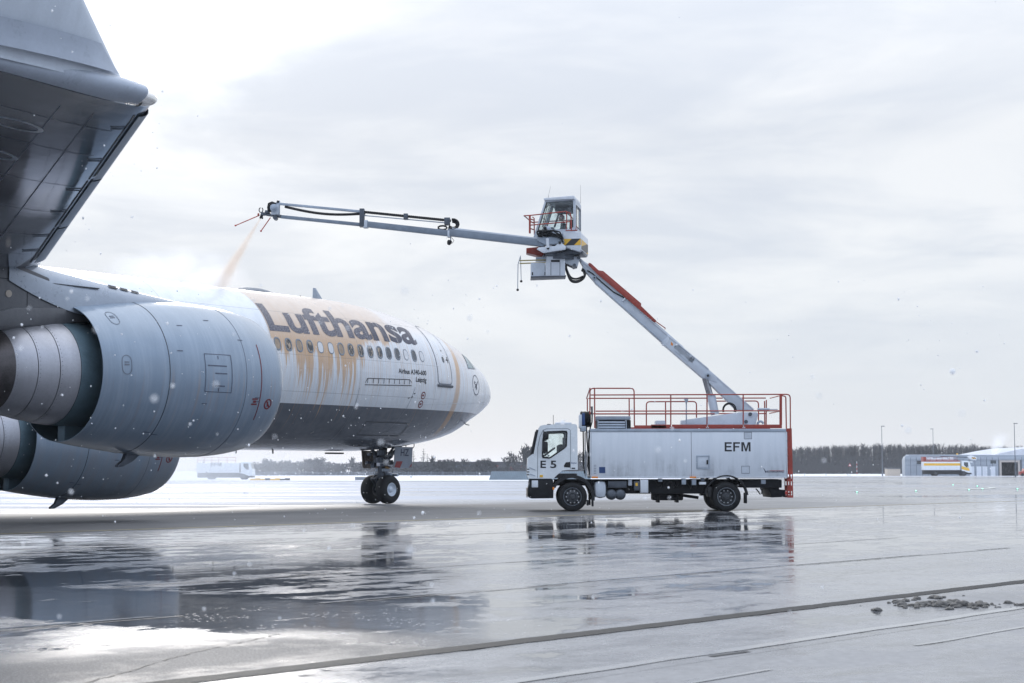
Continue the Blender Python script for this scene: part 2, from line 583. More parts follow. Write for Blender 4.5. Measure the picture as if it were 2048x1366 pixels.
    r1 = q.mix(q.m('MAXIMUM', q.m('MULTIPLY', dust, .9), fl_), r1, .8)
    q.put(b.inputs['Roughness'], r1)
    q.put(b.inputs['Specular IOR Level'], q.m('MULTIPLY', q.lin(dust, 0, 1, .5, .05), q.lin(damp, 0, 1, 1.0, .55)))
    b.inputs['IOR'].default_value = 1.38
    rip = q.noise(pos, 3.0, 3)
    h = q.m('ADD', q.m('MULTIPLY', q.m('SUBTRACT', 1.0, puddle), q.m('ADD', q.m('MULTIPLY', grain, .7), q.m('MULTIPLY', grain2, 1.0))), q.m('ADD', q.m('MULTIPLY', rip, q.lin(pond, 0, 1, .42, .75)), q.m('MULTIPLY', q.m('MULTIPLY', q.noise(pos, 140, 3, .8), damp), 1.6)))
    bn = nd(t.nodes, 'ShaderNodeBump'); bn.inputs['Strength'].default_value = .28; bn.inputs['Distance'].default_value = .004
    q.put(bn.inputs['Height'], h); t.links.new(bn.outputs[0], b.inputs['Normal'])
    return m


M['ground'] = ground_mat('wet_asphalt')
M['sealant'] = mat('joint_sealant', (.030, .032, .036), .55, var=.35, scale=6, bump=.4, bscale=50)
M['patch'] = mat('rough_asphalt_strip', (.020, .021, .023), .62, spec=.25, var=.85, scale=14, bump=.6, bscale=60)
M['lineyellow'] = mat('worn_yellow_line', (.34, .27, .10), .45, var=.5, scale=5)
M['linewhite'] = mat('pale_line', (.5, .52, .5), .45, var=.3, scale=5)

apron = MB().add([(-900, -60, -.012), (900, -60, -.012), (900, 2600, -.012), (-900, 2600, -.012)], [(0, 1, 2, 3)]).build('apron', M['ground'], smooth=0)
tag(apron, 'wet asphalt apron with puddles and blown snow', kind='structure')
edges_n = [4.0, .4, -3.2, -6.5, -8.3, -12.0, -15.5, -19.2, -22.9, -26.6, -30.2, -33.9, -37.6, -41.3, -45.0]
for a, b in zip(edges_n[:-1], edges_n[1:]):
    MB().add([(*un(-30, a - .003), 0), (*un(150, a - .003), 0), (*un(150, b + .003), 0), (*un(-30, b + .003), 0)], [(3, 2, 1, 0)]).build('paving_lane', M['ground'], apron, 0)


def strip(name, m, n, w, u0, u1, z=.004, seg=300, wob=.02, seed=0, gaps=None, wn=1.0):
    vs_, fs = [], []
    for i in range(seg + 1):
        u = u0 + (u1 - u0) * i / seg
        o = (mnoise.noise((u * .8, seed, 0)) * wob); ww = w * (1 + wn * .35 * mnoise.noise((u * 2.1, seed + 9, 0)) + .18 * mnoise.noise((u * 11.0, seed + 5, 0)))
        vs_ += [(*un(u, n + o - ww / 2), z), (*un(u, n + o + ww / 2), z)]
    for i in range(seg):
        if gaps and mnoise.noise(((u0 + (u1 - u0) * i / seg) * .35, seed + 4, 2)) < gaps: continue
        fs.append((2 * i, 2 * i + 2, 2 * i + 3, 2 * i + 1))
    return MB().add(vs_, fs).build(name, m, apron, 0)


for i, (n, w) in enumerate(((-12.0, .030), (-15.5, .035), (-22.9, .05))):
    strip('joint_sealant', M['sealant'], n, w, -25, 110, seed=i * 3.1, gaps=-.05)
strip('asphalt_strip', M['patch'], -8.3, .23, -25, 90, seed=40, wob=.004, seg=900, wn=.35)
M['wetband'] = mat('smooth_wet_band', (.21, .215, .23), .13, var=.2, scale=4)
strip('wet_band', M['wetband'], -6.75, .13, -25, 60, seed=61, wob=.03)
strip('wet_band', M['wetband'], -5.9, .05, -25, 60, seed=63, wob=.05, gaps=-.1)
strip('wet_band', M['wetband'], -12.16, .09, -25, 60, seed=67, wob=.03, gaps=-.15)
strip('taxi_line', M['lineyellow'], -30.2, .16, -30, 120, z=.008, seed=50)
# a cracked cold joint that leaves the lane direction
ck = [ground_at(*p) for p in ((150, 1372), (250, 1345), (330, 1320), (400, 1302), (470, 1288), (560, 1268))]
fine = []
rg = random.Random(31)
for p, q_ in zip(ck[:-1], ck[1:]):
    k = max(2, int((q_ - p).length / .05))
    fine += [p.lerp(q_, j / k) + Vector((rg.gauss(0, .008), rg.gauss(0, .008), 0)) for j in range(k)]
ck = fine + [ck[-1]]
mb = MB()
for i, (p, q_) in enumerate(zip(ck[:-1], ck[1:])):
    if rg.random() < .06: continue
    s_ = Vector((q_ - p)).normalized().cross(Vector((0, 0, 1))) * rg.uniform(.003, .011)
    mb.add([(p - s_) + Vector((0, 0, .004)), (p + s_) + Vector((0, 0, .004)), (q_ + s_) + Vector((0, 0, .004)), (q_ - s_) + Vector((0, 0, .004))], [(0, 1, 2, 3)])
mb.build('crack', M['sealant'], apron, 0)
a, b = ground_at(1421, 1313.5), ground_at(1497, 1303.5)
k = (b - a).normalized().cross(Vector((0, 0, 1))) * .028
MB().add([v_ + Vector((0, 0, .004)) for v_ in (a - k, a + k, b + k, b - k)], [(0, 1, 2, 3)]).build('drain_slot', M['seal'], apron, 0)
# faint curved guide line far on the right
mb = MB(); pts = []
for i in range(25):
    a = i / 24 * math.pi
    c = ground_at(1915 + 70 * math.sin(a), 979 - 7.5 * i / 24)
    pts.append(c)
for i in range(24):
    p, q_ = pts[i], pts[i + 1]
    k = Vector((0, .9, 0))
    mb.add([p - k, q_ - k, q_ + k, p + k], [(0, 1, 2, 3)])
o = mb.build('guide_line', M['linewhite'], apron, 0); o.location.z = .004

sf = [(-880, 203), (20, 203), (42, 352), (880, 352), (880, 2500), (-880, 2500)]
snow = MB().add([(x, y, .03) for x, y in sf], [tuple(range(6))]).build('snow_field', M['snow'], smooth=0)
tag(snow, 'flat snow covered grass beyond the apron', kind='structure')

# slush lumps
M['slush'] = mat('dirty_slush', (.115, .11, .105), .55, var=.45, scale=30, bump=.6, bscale=90)
rng = random.Random(5)
lumps = []
for sd in range(6):
    bm = bmesh.new()
    bmesh.ops.create_icosphere(bm, subdivisions=3, radius=1)
    for v in bm.verts:
        k = 1 + .38 * mnoise.noise(v.co * 1.6 + Vector((sd * 7, 0, 0))) + .22 * mnoise.noise(v.co * 4.5 + Vector((0, sd * 5, 0)))
        v.co *= k; v.co.z = max(v.co.z, -.35) * .62
    mb = MB().bm(bm)
    lumps.append(mb.mesh('slush_lump', M['slush'], 60))
spots = [(1746, 1221, .5), (1753, 1222, .8), (1760, 1221, .45), (1778, 1207, .45), (1834, 1199, 1.0), (1828, 1201, .6), (1868, 1197, .9), (1876, 1198, .85),
         (1887, 1196, .6), (1800, 1205, .9), (1811, 1203, .8), (1791, 1207, .6), (1927, 1192, .25), (1721, 1212, .15), (1858, 1197, .4)]
for i in range(62):
    x = 1789 + 240 * (i / 61) + rng.uniform(-5, 5)
    spots.append((x, 1212 + rng.gauss(0, 3.2) - (x - 1789) * .006, min(1.7, max(.22, math.exp(rng.gauss(-.38, .5)))) * (1 if x < 1990 else .55)))
spots += [(2034, 1211, .6), (2042, 1211, .75), (2052, 1211, .7), (2062, 1210, .8)]
for i, (px, py, k) in enumerate(spots):
    p = ground_at(px, py)
    o = mesh_obj('slush_lump', rng.choice(lumps))
    r = .042 * k
    o.scale = (r * rng.uniform(.9, 1.5), r * rng.uniform(.9, 1.4), r * rng.uniform(.8, 1.25))
    o.location = (p.x, p.y, o.scale.z * .62 * .30)
    o.rotation_euler = (0, 0, rng.uniform(0, 6.28))
    tag(o, {1: 'small flat slush lump lying alone left of the slush row', 3: 'small round slush lump at the upper left of the slush row', 4: 'large domed slush lump standing alone behind the slush row',
            6: 'widest flat slush lump behind the middle of the row', 12: 'tiny slush lump far up beside the dark strip', 13: 'tiniest slush crumb left of everything else', 9: 'grey slush lump at the upper left end of the row'}.get(i, 'lump of dirty grey slush in the low row on the wet apron'), 'slush lump', 'slush lumps lying on the wet apron')

# ---------------------------------------------------------------- trees and far background
M['bark'] = mat('bare_wood', (.026, .028, .033), .85, var=.3, scale=4)
M['bark2'] = mat('grey_twigs', (.045, .047, .052), .9, var=.3, scale=4)
M['ever'] = mat('dull_evergreen', (.030, .038, .033), .9, var=.3, scale=4)


def bare_tree(seed, h, spread=.5, levels=4, r0=None, upright=.6, multi=1):
    rg = random.Random(seed)
    trunk, crown = MB(), MB()

    def grow(p, d, ln, r, lv, mb):
        pts, rs = [p], [r]
        k = 3 if lv < 2 else 2
        q_ = p
        for i in range(k):
            d = (d + Vector((rg.gauss(0, .14), rg.gauss(0, .14), .10 * upright))).normalized()
            q_ = q_ + d * ln / k
            pts.append(q_); rs.append(r * (1 - .55 * (i + 1) / k))
        mb.tube(pts, [max(v, .026) * (1.25 if lv else 1) for v in rs], 5 if lv == 0 else 3, caps=False)
        if lv >= levels: return
        nb = rg.randint(4, 6) if lv else rg.randint(6, 9)
        for i in range(nb):
            f = rg.uniform(.3, 1.0) if lv else .25 + .75 * (i + .5) / nb
            j = min(k - 1, int(f * k)); ff = f * k - j
            b = pts[j].lerp(pts[j + 1], ff)
            ax = Vector((rg.gauss(0, 1), rg.gauss(0, 1), rg.gauss(0, .3))).normalized()
            dd = (d * (1 - spread) + ax * spread + Vector((0, 0, upright * .25))).normalized()
            grow(b, dd, ln * rg.uniform(.42, .66) * (1.15 - .45 * f if lv == 0 else 1), rs[j] * .5, lv + 1, crown)
    for k in range(multi):
        off = Vector((rg.gauss(0, .25), rg.gauss(0, .25), 0)) * (multi > 1)
        lean = Vector((rg.gauss(0, .1), rg.gauss(0, .1), 1)) if multi == 1 else Vector((rg.gauss(0, .45), rg.gauss(0, .45), 1))
        grow(off, lean.normalized(), h * .62 * rg.uniform(.85, 1), (r0 or h * .022) / math.sqrt(multi), 0, trunk)
    return trunk, crown


def conifer(seed, h):
    rg = random.Random(seed)
    trunk, crown = MB(), MB()
    trunk.tube([(0, 0, 0), (0, 0, h * .5), (0, 0, h)], [h * .02, h * .012, .01], 5)
    n = 46
    for i in range(n):
        f = .12 + .86 * i / n
        z = h * f; l = h * .20 * (1.05 - f) * rg.uniform(.5, 1.25) + .12
        a = i * 2.4 + rg.gauss(0, .4)
        d = Vector((math.cos(a), math.sin(a), rg.uniform(-.1, .35)))
        for k in range(5):
            s0 = Vector((0, 0, z)) + d * l * (k / 5)
            dd = (d + Vector((rg.gauss(0, .5), rg.gauss(0, .5), rg.gauss(.1, .3)))).normalized() * l * .5
            w = Vector((rg.gauss(0, 1), rg.gauss(0, 1), rg.gauss(0, 1))).normalized() * .07
            crown.add([s0 - w, s0 + w, s0 + dd], [(0, 1, 2)])
    return trunk, crown


protos = {}
def tree_meshes(kind, var):
    key = (kind, var)
    if key not in protos:
        if kind == 'conifer':
            t_, c_ = conifer(var + 3, 6.0); m = M['ever']
        elif kind == 'shrub':
            t_, c_ = bare_tree(var + 20, 4.0, .62, 3, .05, .5, 7); m = M['bark2']
        elif kind == 'poplar':
            t_, c_ = bare_tree(var + 40, 7.5, .34, 4, None, 1.1, 2); m = M['bark']
        else:
            t_, c_ = bare_tree(var + 60, 7.0, .52, 4, None, .7, 1); m = M['bark']
        protos[key] = (t_.mesh('trunk', m, 60), c_.mesh('crown', m, 60))
    return protos[key]


def plant_tree(kind, var, px, top, Y, base, label, wid=1.0, group='trees and shrubs along the far edge of the airfield'):
    a = at(px, top, Y); h = a.z
    nat = {'conifer': 6.0, 'shrub': 3.7, 'poplar': 8.2, 'round': 7.6}[kind]
    t_, c_ = tree_meshes(kind, var)
    name = {'conifer': 'conifer_tree', 'shrub': 'bare_shrub', 'poplar': 'bare_tree', 'round': 'bare_tree'}[kind]
    e = empty(name, (a.x, Y, 0), label, 'shrub' if kind == 'shrub' else 'tree', group, rz=var * 1.7)
    k = h / nat
    e.scale = (k * wid, k * wid, k)
    mesh_obj('trunk', t_, e); mesh_obj('crown', c_, e)
    return e


YB = 430.0
L_ = 'in front of the long dark shed'
for kind, var, px, top, Y, wid, lab in (
    ('conifer', 0, 827, 901, 432, 1.0, 'thin sparse conifer just right of the nose gear door'),
    ('conifer', 1, 847, 896, 436, 1.1, 'tallest thin conifer right of the nose gear'),
    ('conifer', 2, 855, 906, 431, 1.0, 'short conifer leaning against the tallest conifer'),
    ('poplar', 0, 863, 904, 440, .8, 'slim bare tree between the conifers and the rounded bush'),
    ('shrub', 0, 884, 915, 428, 1.0, 'left half of the dense rounded grey bush under the aircraft nose'),
    ('shrub', 1, 894, 911, 428, 1.35, 'dense rounded grey bush under the aircraft nose'),
    ('round', 0, 930, 909, 436, 1.1, 'small bare tree with a round crown alone above the dark shed'),
    ('shrub', 2, 956, 915, 440, .9, 'low faint shrub between the round tree and the dark bushes'),
    ('shrub', 3, 970, 913, 429, 1.2, 'dark dense bush with a pointed top before the shed'),
    ('shrub', 4, 982, 916, 430, 1.3, 'dark broad bush left of the tall bare tree'),
    ('round', 1, 1011, 899, 434, 1.35, 'bare broad tree left of the corrugated blast screen'),
    ('poplar', 1, 1040, 892, 438, 1.0, 'bare upright tree close to the truck cab'),
    ('poplar', 2, 1053, 882, 440, 1.25, 'tallest bare tree seen right in front of the truck cab'),
    ('round', 2, 1095, 896, 440, 1.3, 'bare tree seen through the truck cab window'),
    ('poplar', 3, 1163, 893, 440, 1.0, 'bare tree seen in the gap behind the truck cab'),
    ('shrub', 5, 528, 914, 425, 1.2, 'leftmost hazy shrub beside the white truck in the mist'),
    ('round', 3, 548, 911, 432, 1.3, 'hazy bare tree right of the white truck in the mist'),
    ('shrub', 1, 566, 914, 426, 1.5, 'hazy wide shrub under the engine end of the belly'),
    ('shrub', 2, 590, 921, 424, 1.3, 'low hazy shrub in the dip of the treeline'),
    ('round', 0, 616, 909, 430, 1.3, 'hazy round tree under the middle of the belly'),
    ('shrub', 3, 637, 911, 426, 1.5, 'hazy broad shrub under the middle of the belly'),
    ('round', 1, 656, 913, 434, 1.2, 'hazy bare tree left of the nose gear'),
    ('shrub', 4, 680, 922, 428, 1.2, 'low hazy shrub left of the nose wheels'),
    ('poplar', 0, 702, 907, 436, .9, 'thin pale bare tree directly left of the nose gear'),
    ('shrub', 0, 722, 920, 429, 1.2, 'shrub directly behind the nose gear leg'),
):
    plant_tree(kind, var, px, top, Y, 0, lab, wid)

# dense hedge that fills between the single shrubs
hb = MB(); rg = random.Random(11)
for i in range(7500):
    px = rg.uniform(498, 1200)
    dens = 1.0 if px < 735 else .8
    Y = rg.uniform(424, 434)
    x = at(px, 940, Y).x
    hmax = 3.6 + 1.0 * mnoise.noise((x * .16, 0, 0)) + .4 * mnoise.noise((x * .7, 3, 0))
    z = rg.uniform(0, 1) ** .8 * hmax * dens
    d = Vector((rg.gauss(0, .5), rg.gauss(0, .3), 1)).normalized() * rg.uniform(.35, .9)
    w = Vector((rg.uniform(.05, .16), 0, rg.uniform(-.01, .02)))
    p = Vector((x, Y, max(0, z - .6)))
    hb.add([p - w, p + w, p + d], [(0, 1, 2)])
    if i % 3 == 0:
        s_ = rg.uniform(.15, .5); q_ = Vector((rg.gauss(0, s_), rg.gauss(0, s_), rg.gauss(0, s_))); c = p + d * .5; c.z = max(.2, c.z)
        hb.add([c - q_, c + Vector((q_.z, q_.x, q_.y)), c + Vector((-q_.y, q_.z, -q_.x))], [(0, 1, 2)])
hedge = hb.build('hedge', M['bark2'], smooth=0)
tag(hedge, 'dark tangle of leafless hedge along the far airfield fence', 'hedge', kind='stuff')

# long dark shed behind the hedge
Y0 = 470
sh = empty('shed', (at(960, 940, Y0).x, Y0, 0), 'long low dark shed with a flat roof behind the bare trees', 'building')
M['shedwall'] = mat('dark_shed_wall', (.065, .068, .078), .7, var=.25, scale=.4)
M['shedroof'] = mat('dark_shed_roof', (.035, .036, .042), .7, var=.2)
M['shedglass'] = mat('blue_shed_strip', (.16, .22, .30), .3, var=.25, scale=.5)
xa, xb = at(735, 940, Y0).x - sh.location.x, at(1330, 940, Y0).x - sh.location.x
ht = at(960, 925.5, Y0).z
MB().span((xa, 0, 0), (xb, 14, ht)).build('wall', M['shedwall'], sh)
MB().span((xa - .3, -.5, ht), (xb + .3, 14.3, ht + .28)).build('roof', M['shedroof'], sh)
for pa, pb in ((905, 935), (938, 962), (880, 902), (1165, 1180)):
    MB().span((at(pa, 940, Y0).x - sh.location.x, -.06, ht * .62), (at(pb, 940, Y0).x - sh.location.x, -.003, ht * .82)).build('window', M['shedglass'], sh)
for pa, pb, z0, z1 in ((972, 996, .66, .82), (1015, 1027, .30, .70), (1040, 1054, .58, .80)):
    MB().span((at(pa, 940, Y0).x - sh.location.x, -.06, ht * z0), (at(pb, 940, Y0).x - sh.location.x, -.003, ht * z1)).build('red_panel', M['red'], sh)

# perimeter fence: posts one by one, thin pickets joined
Yf = 420
fe = empty('fence', (at(860, 940, Yf).x, Yf, 0), 'low grey picket fence along the snow before the dark hedge', 'fence')
fx = fe.location.x
x0, x1 = at(498, 940, Yf).x - fx, at(1250, 940, Yf).x - fx
M['fencegrey'] = mat('grey_fence', (.13, .15, .18), .6, var=.2)
pm = MB()
for i in range(int((x1 - x0) / .42)):
    x = x0 + i * .42
    pm.span((x, 0, .1), (x + .16, .03, .95))
o = pm.build('pickets', M['fencegrey'], fe); tag(o, kind='stuff')
post = MB().span((-.07, .04, 0), (.07, .14, 1.15)).mesh('post', M['fencegrey'])
for i in range(34):
    o = mesh_obj('post', post, fe); o.location.x = x0 + (x1 - x0) * i / 33
for z in (.25, .8):
    MB().span((x0, .031, z), (x1, .06, z + .07)).build('rail', M['fencegrey'], fe)

# corrugated blast screen
Yb = 224
bs = empty('blast_screen', (at(1020, 960, Yb).x, Yb, 0), 'leaning corrugated blue grey blast screen behind the truck cab', 'blast screen')
M['screen'] = mat('corrugated_screen', (.15, .20, .245), .45, .3, var=.2, scale=.8)
pa = at(977.5, 960.5, Yb); w_ = at(981.0, 960, Yb).x - pa.x
hgt = at(980, 942.6, Yb).z
for i in range(58):
    x = pa.x - bs.location.x + i * w_
    MB().add([(x, 0, 0), (x + w_ * .72, 0, 0), (x + w_ * .72 + .38, 1.1, hgt), (x + .38, 1.1, hgt),
              (x + w_ * .12, .12, 0), (x + w_ * .60, .12, 0), (x + w_ * .60 + .38, 1.22, hgt), (x + .38 + w_ * .12, 1.22, hgt)],
             [(0, 1, 2, 3), (4, 7, 6, 5), (0, 3, 7, 4), (1, 5, 6, 2), (3, 2, 6, 7)]).build('slat', M['screen'], bs, 0)
MB().add([(pa.x - bs.location.x, .30, 0), (pa.x - bs.location.x + 58 * w_, .16, 0), (pa.x - bs.location.x + 58 * w_ + .38, 1.26, hgt), (pa.x - bs.location.x + .38, 1.26, hgt)], [(0, 1, 2, 3)]).build('backing', M['fencegrey'], bs, 0)
for i in range(8):
    x = pa.x - bs.location.x + 1 + i * 7 * w_
    MB().bar((x, 1.3, hgt * .9), (x, 2.6, 0), .08, .08).build('brace', M['fencegrey'], bs)

# wood on the right: far-off mass of bare trunks and twigs
wb = MB(); rg = random.Random(23)
for i in range(720):
    Y = rg.uniform(610, 660)
    px = rg.uniform(1380, 2120)
    topy = 899 - 6 * min(1, max(0, (px - 1590) / 130)) + (3 if px > 1960 else 0)
    hh = at(px, topy, Y).z * rg.uniform(.80, 1.05)
    x = at(px, 940, Y).x
    lean = Vector((rg.gauss(0, .05), 0, 1))
    wb.tube([(x, Y, 0), Vector((x, Y, 0)) + lean * hh * .5, Vector((x, Y, 0)) + lean * hh * .97], [.17, .12, .03], 3, caps=False)
    for k in range(80):
        f = rg.uniform(.16, 1) ** .75
        p = Vector((x, Y, 0)) + lean * hh * f * .95
        a = rg.uniform(0, 6.28); sp = rg.uniform(.6, 2.3) * (1.25 - f * .7)
        e = p + Vector((math.cos(a) * sp, math.sin(a) * sp, rg.uniform(.2, 1.6)))
        w = Vector((0, 0, 1)).cross(e - p).normalized() * rg.uniform(.06, .17)
        mid = p.lerp(e, .5) + Vector((0, 0, .15))
        wb.add([p - w, p + w, e], [(0, 1, 2)])
        for q_ in range(2):
            t_ = e + Vector((rg.gauss(0, .7), rg.gauss(0, .7), rg.uniform(-.1, .9)))
            wb.add([mid, mid + w * .9, t_], [(0, 1, 2)])
for i in range(14000):       # underwood
    Y = rg.uniform(604, 640); x = at(rg.uniform(1380, 2120), 940, Y).x
    p = Vector((x, Y, rg.uniform(0, 7.0) * rg.random() ** .5)); e = p + Vector((rg.gauss(0, .7), 0, rg.uniform(.4, 1.8)))
    w = Vector((rg.uniform(.1, .35), 0, 0))
    wb.add([p - w, p + w, e], [(0, 1, 2)])
wood = wb.build('woodland', M['bark'], smooth=0)
tag(wood, 'far dark leafless wood along the right horizon', 'woodland', kind='stuff')

# service building
Yg = 388
k_m = Yg / FPX
bx = at(1810, 952, Yg).x
bd = empty('service_building', (bx + 10, Yg, 0), 'long low grey panelled service building with a rounded corner', 'building')
M['clad'] = mat('pale_cladding', (.29, .33, .385), .5, var=.08, scale=.6)
M['roofsnow'] = M['snow']
bw = 38.0; bh = at(1900, 909.5, Yg).z
off = -10.0
body = [(off + .05, 0), (off + .05, bh - 1.2), (off + .35, bh - .5), (off + 1.1, bh - .08), (off + bw, bh - .08), (off + bw, 0)]
M['cladcore'] = mat('cladding_joint', (.10, .11, .13), .6)
ox0, ox1, oz1 = at(2003, 940, Yg).x - bd.location.x, at(2036, 940, Yg).x - bd.location.x, at(2000, 924.5, Yg).z
hole = [(ox0, -.01), (ox0, oz1), (ox1, oz1), (ox1, -.01)]
MB().prism(body[:5] + [(off + bw, 0), (ox1, 0), (ox1, oz1), (ox0, oz1), (ox0, 0)], .08, 3.0).build('wall', M['clad'], bd)
rows = [0.03, at(1900, 930.3, Yg).z, at(1900, 922, Yg).z, bh - 1.2]
pw = at(1822.8, 940, Yg).x - at(1811.1, 940, Yg).x
cols = int(bw / pw)
MB().span((off + .2, .06, .02), (ox0 - .5, .079, bh - .6)).build('panel_backing', M['cladcore'], bd)
MB().span((ox1 + .5, .06, .02), (off + bw - .2, .079, bh - .6)).build('panel_backing', M['cladcore'], bd)
for i in range(cols):
    xa = off + i * pw + .055; xb = off + (i + 1) * pw - .055
    for j in range(3):
        za, zb = rows[j] + .02, rows[j + 1] - .03
        if xb > ox0 - .5 and xa < ox1 + .5 and za < oz1 + .4: continue
        MB().span((xa, 0, za), (xb, .055, zb)).build('cladding_panel', M['clad'], bd, 0)
    # top panel curls over the eave
    prof = [(0, rows[3] + .02), (0, bh - .55), (.25, bh - .18), (.9, bh)]
    vs_ = [(x if not (i == 0 and x == xa) else xa + (.0 if z < bh - .5 else .35 if z < bh - .1 else .9), y, z) for y, z in prof for x in (xa, xb)]
    MB().add(vs_, [(2 * k, 2 * k + 1, 2 * k + 3, 2 * k + 2) for k in range(3)]).build('eave_panel', M['clad'], bd, 40)
MB().span((off + .9, .9, bh - .075), (off + bw, 3.0, bh + .03)).build('roof', M['snow'], bd)
for p0, p1, q0, q1 in ((1834, 1847.5, 921.3, 928.5), (1981, 1992, 920.6, 927.2)):
    a, b = at(p0, q1, Yg), at(p1, q0, Yg)
    MB().span((a.x - bd.location.x, -.05, a.z), (b.x - bd.location.x, -.004, b.z)).build('window', M['darkglass'], bd)
M['frame'] = mat('beige_door_frame', (.42, .38, .35), .6)
mb = MB()
mb.span((ox0 - .45, -.12, 0), (ox0, .5, oz1)); mb.span((ox1, -.12, 0), (ox1 + .45, .5, oz1)); mb.span((ox0 - .45, -.13, oz1), (ox1 + .45, .5, oz1 + .45))
mb.build('door_frame', M['frame'], bd)
MB().span((ox0 - .3, 2.6, 0), (ox1 + .3, 2.8, oz1)).build('inner_wall', M['chassis'], bd)
mb = MB()
for i in range(5):
    cx = ox0 + .7 + i * .6
    pts = [(cx + .25 * math.sin(t * .7 + i), 2.3 - i * .3, oz1 - .3 - 2.2 * math.sin(math.pi * t / 8)) for t in range(9)]
    mb.tube([(p[0] + (k - 4) * .22, p[1], p[2]) for k, p in enumerate(pts)], .07, 6)
mb.build('hanging_hose', M['hose'], bd)
dp = MB()
for pc in (1944, 1958, 1970, 1986):
    a = at(pc, 945, Yg).x - bd.location.x
    dp.span((a - .55, -.03, 0.03), (a + .55, -.002, 2.25))
    dp.box((a + .38, -.06, 1.1), (.1, .05, .1))
dp.build('door', M['alu'], bd)
MB().cyl((at(1919, 909, Yg).x - bd.location.x, 2, bh + .02), (at(1919, 909, Yg).x - bd.location.x, 2, bh + .35), .22).build('roof_beacon', M['yellow'], bd)

# snowy roof behind it
Yr = 430
rb = empty('hangar', (at(2080, 940, Yr).x, Yr, 0), 'low hangar with a snow covered pitched roof at the right edge', 'building')
rx = rb.location.x
pr = [(at(1975, 912, Yr).x - rx, 4.2), (at(1985, 909.5, Yr).x - rx, at(1985, 909.5, Yr).z), (at(2040, 898.5, Yr).x - rx, at(2040, 898.5, Yr).z), (at(2075, 893, Yr).x - rx, at(2075, 893, Yr).z), (at(2190, 905, Yr).x - rx, 4.4), (at(2190, 912, Yr).x - rx, 4.0)]
MB().prism(pr, 0, 40).build('roof', mat('old_roof_snow', (.55, .57, .62), .8, var=.12, scale=.3), rb)
MB().span((pr[0][0] + .4, .4, 0), (pr[-1][0] - .4, 39, 4.0)).build('wall', M['clad'], rb)

# beige hut
hx = at(1788, 953, 384)
ht_ = empty('hut', (hx.x, 384, 0), 'small beige box hut left of the service building', 'hut')
MB().span((at(1775.5, 953, 384).x - hx.x, 0, 0), (at(1801, 953, 384).x - hx.x, 3, at(1788, 937.5, 384).z), .04).build('wall', M['beige'], ht_)
MB().span((at(1774.5, 953, 384).x - hx.x, -.12, at(1788, 937.5, 384).z), (at(1802, 953, 384).x - hx.x, 3.12, at(1788, 935.8, 384).z), .04).build('roof', M['cladcore'], ht_)

# lamp posts
M['pole'] = mat('galvanised_pole', (.16, .18, .21), .5, .4, var=.2)
for px, top, base, Y, sgn, lab in ((1765.0, 852.5, 953, 372, 1, 'tall slim lamp post left of the beige hut'), (1867.5, 858, 950, 440, -1, 'lamp post rising behind the service building above the striped truck'), (2031.0, 847, 955, 350, 1, 'lamp post in front of the dark doorway at the right edge')):
    a = at(px, base, Y); b = at(px, top, Y)
    e = empty('lamp_post', (a.x, Y, 0), lab, 'lamp post', 'lamp posts on the right side of the apron')
    h = b.z
    MB().cyl((0, 0, 0), (0, 0, h), .11, .06, 10).build('pole', M['pole'], e)
    MB().cyl((0, 0, 0), (0, 0, .5), .16, .15, 10).build('base_collar', M['pole'], e)
    MB().box((sgn * .28, 0, h + .02), (.85, .34, .16), .06).build('lamp_head', M['pole'], e)

# marker post, sign, stakes
a = at(1714, 953, 375)
e = empty('marker_post', (a.x, 375, 0), 'thin red and white banded marker post before the dark wood', 'marker post')
for i in range(7):
    MB().cyl((0, 0, i * .48), (0, 0, (i + 1) * .48), .06, n=8).build('band', M['redbright'] if i % 2 else M['white'], e)
a = at(1700, 953, 375)
e = empty('warning_sign', (a.x, 375, 0), 'small red bordered triangular sign on a thin post', 'sign')
MB().cyl((0, 0, 0), (0, 0, 2.5), .035, n=8).build('post', M['pole'], e)
MB().prism([(-.42, 2.25), (.42, 2.25), (0, 2.98)], -.07, -.04).build('border', M['redbright'], e)
MB().prism([(-.24, 2.35), (.24, 2.35), (0, 2.76)], -.085, -.071).build('face', M['white'], e)
for px, t, lab in ((1609.5, 948, 'dark snow stake nearest the red ladder'), (1652, 947.5, 'dark snow stake between the truck and the lamp post'), (1696, 946, 'dark snow stake just left of the triangular sign')):
    a = at(px, 953, 372)
    o = MB().cyl((0, 0, 0), (0, 0, at(px, t - 4, 372).z), .05, .04, 8).build('snow_stake', M['pole']); o.location = (a.x, 372, 0)
    tag(o, lab, 'snow stake', 'snow stakes along the apron edge')
# green taxiway lights
tm = MB(); tm.use(0).lathe([(0, .10), (.02, .10), (.025, .05)], (0, 0, 0), (0, 0, 1), 12); tm.use(1).lathe([(.025, .05), (.05, .042), (.062, .02), (.065, 0)], (0, 0, 0), (0, 0, 1), 12)
tmesh = tm.mesh('taxiway_light', [M['darksteel'], M['green']], 60)
for px, py, lab in ((1714, 984, 'leftmost green light on the apron, below the marker post'), (1832, 981.6, 'green light nearest the camera below the striped truck'), (1906, 969.6, 'farthest green light, under the striped truck'), (1954.6, 972, 'green light at the far end of the pale curve'), (1938, 979.5, 'green light at the near end of the pale curve'), (1965, 977.4, 'green light inside the pale curve'), (2035, 977.6, 'rightmost green light on the apron')):
    p = ground_at(px, py + 1)
    o = mesh_obj('taxiway_light', tmesh); o.location = (p.x, p.y, 0)
    tag(o, lab, 'taxiway light', 'green lights set in the far apron')
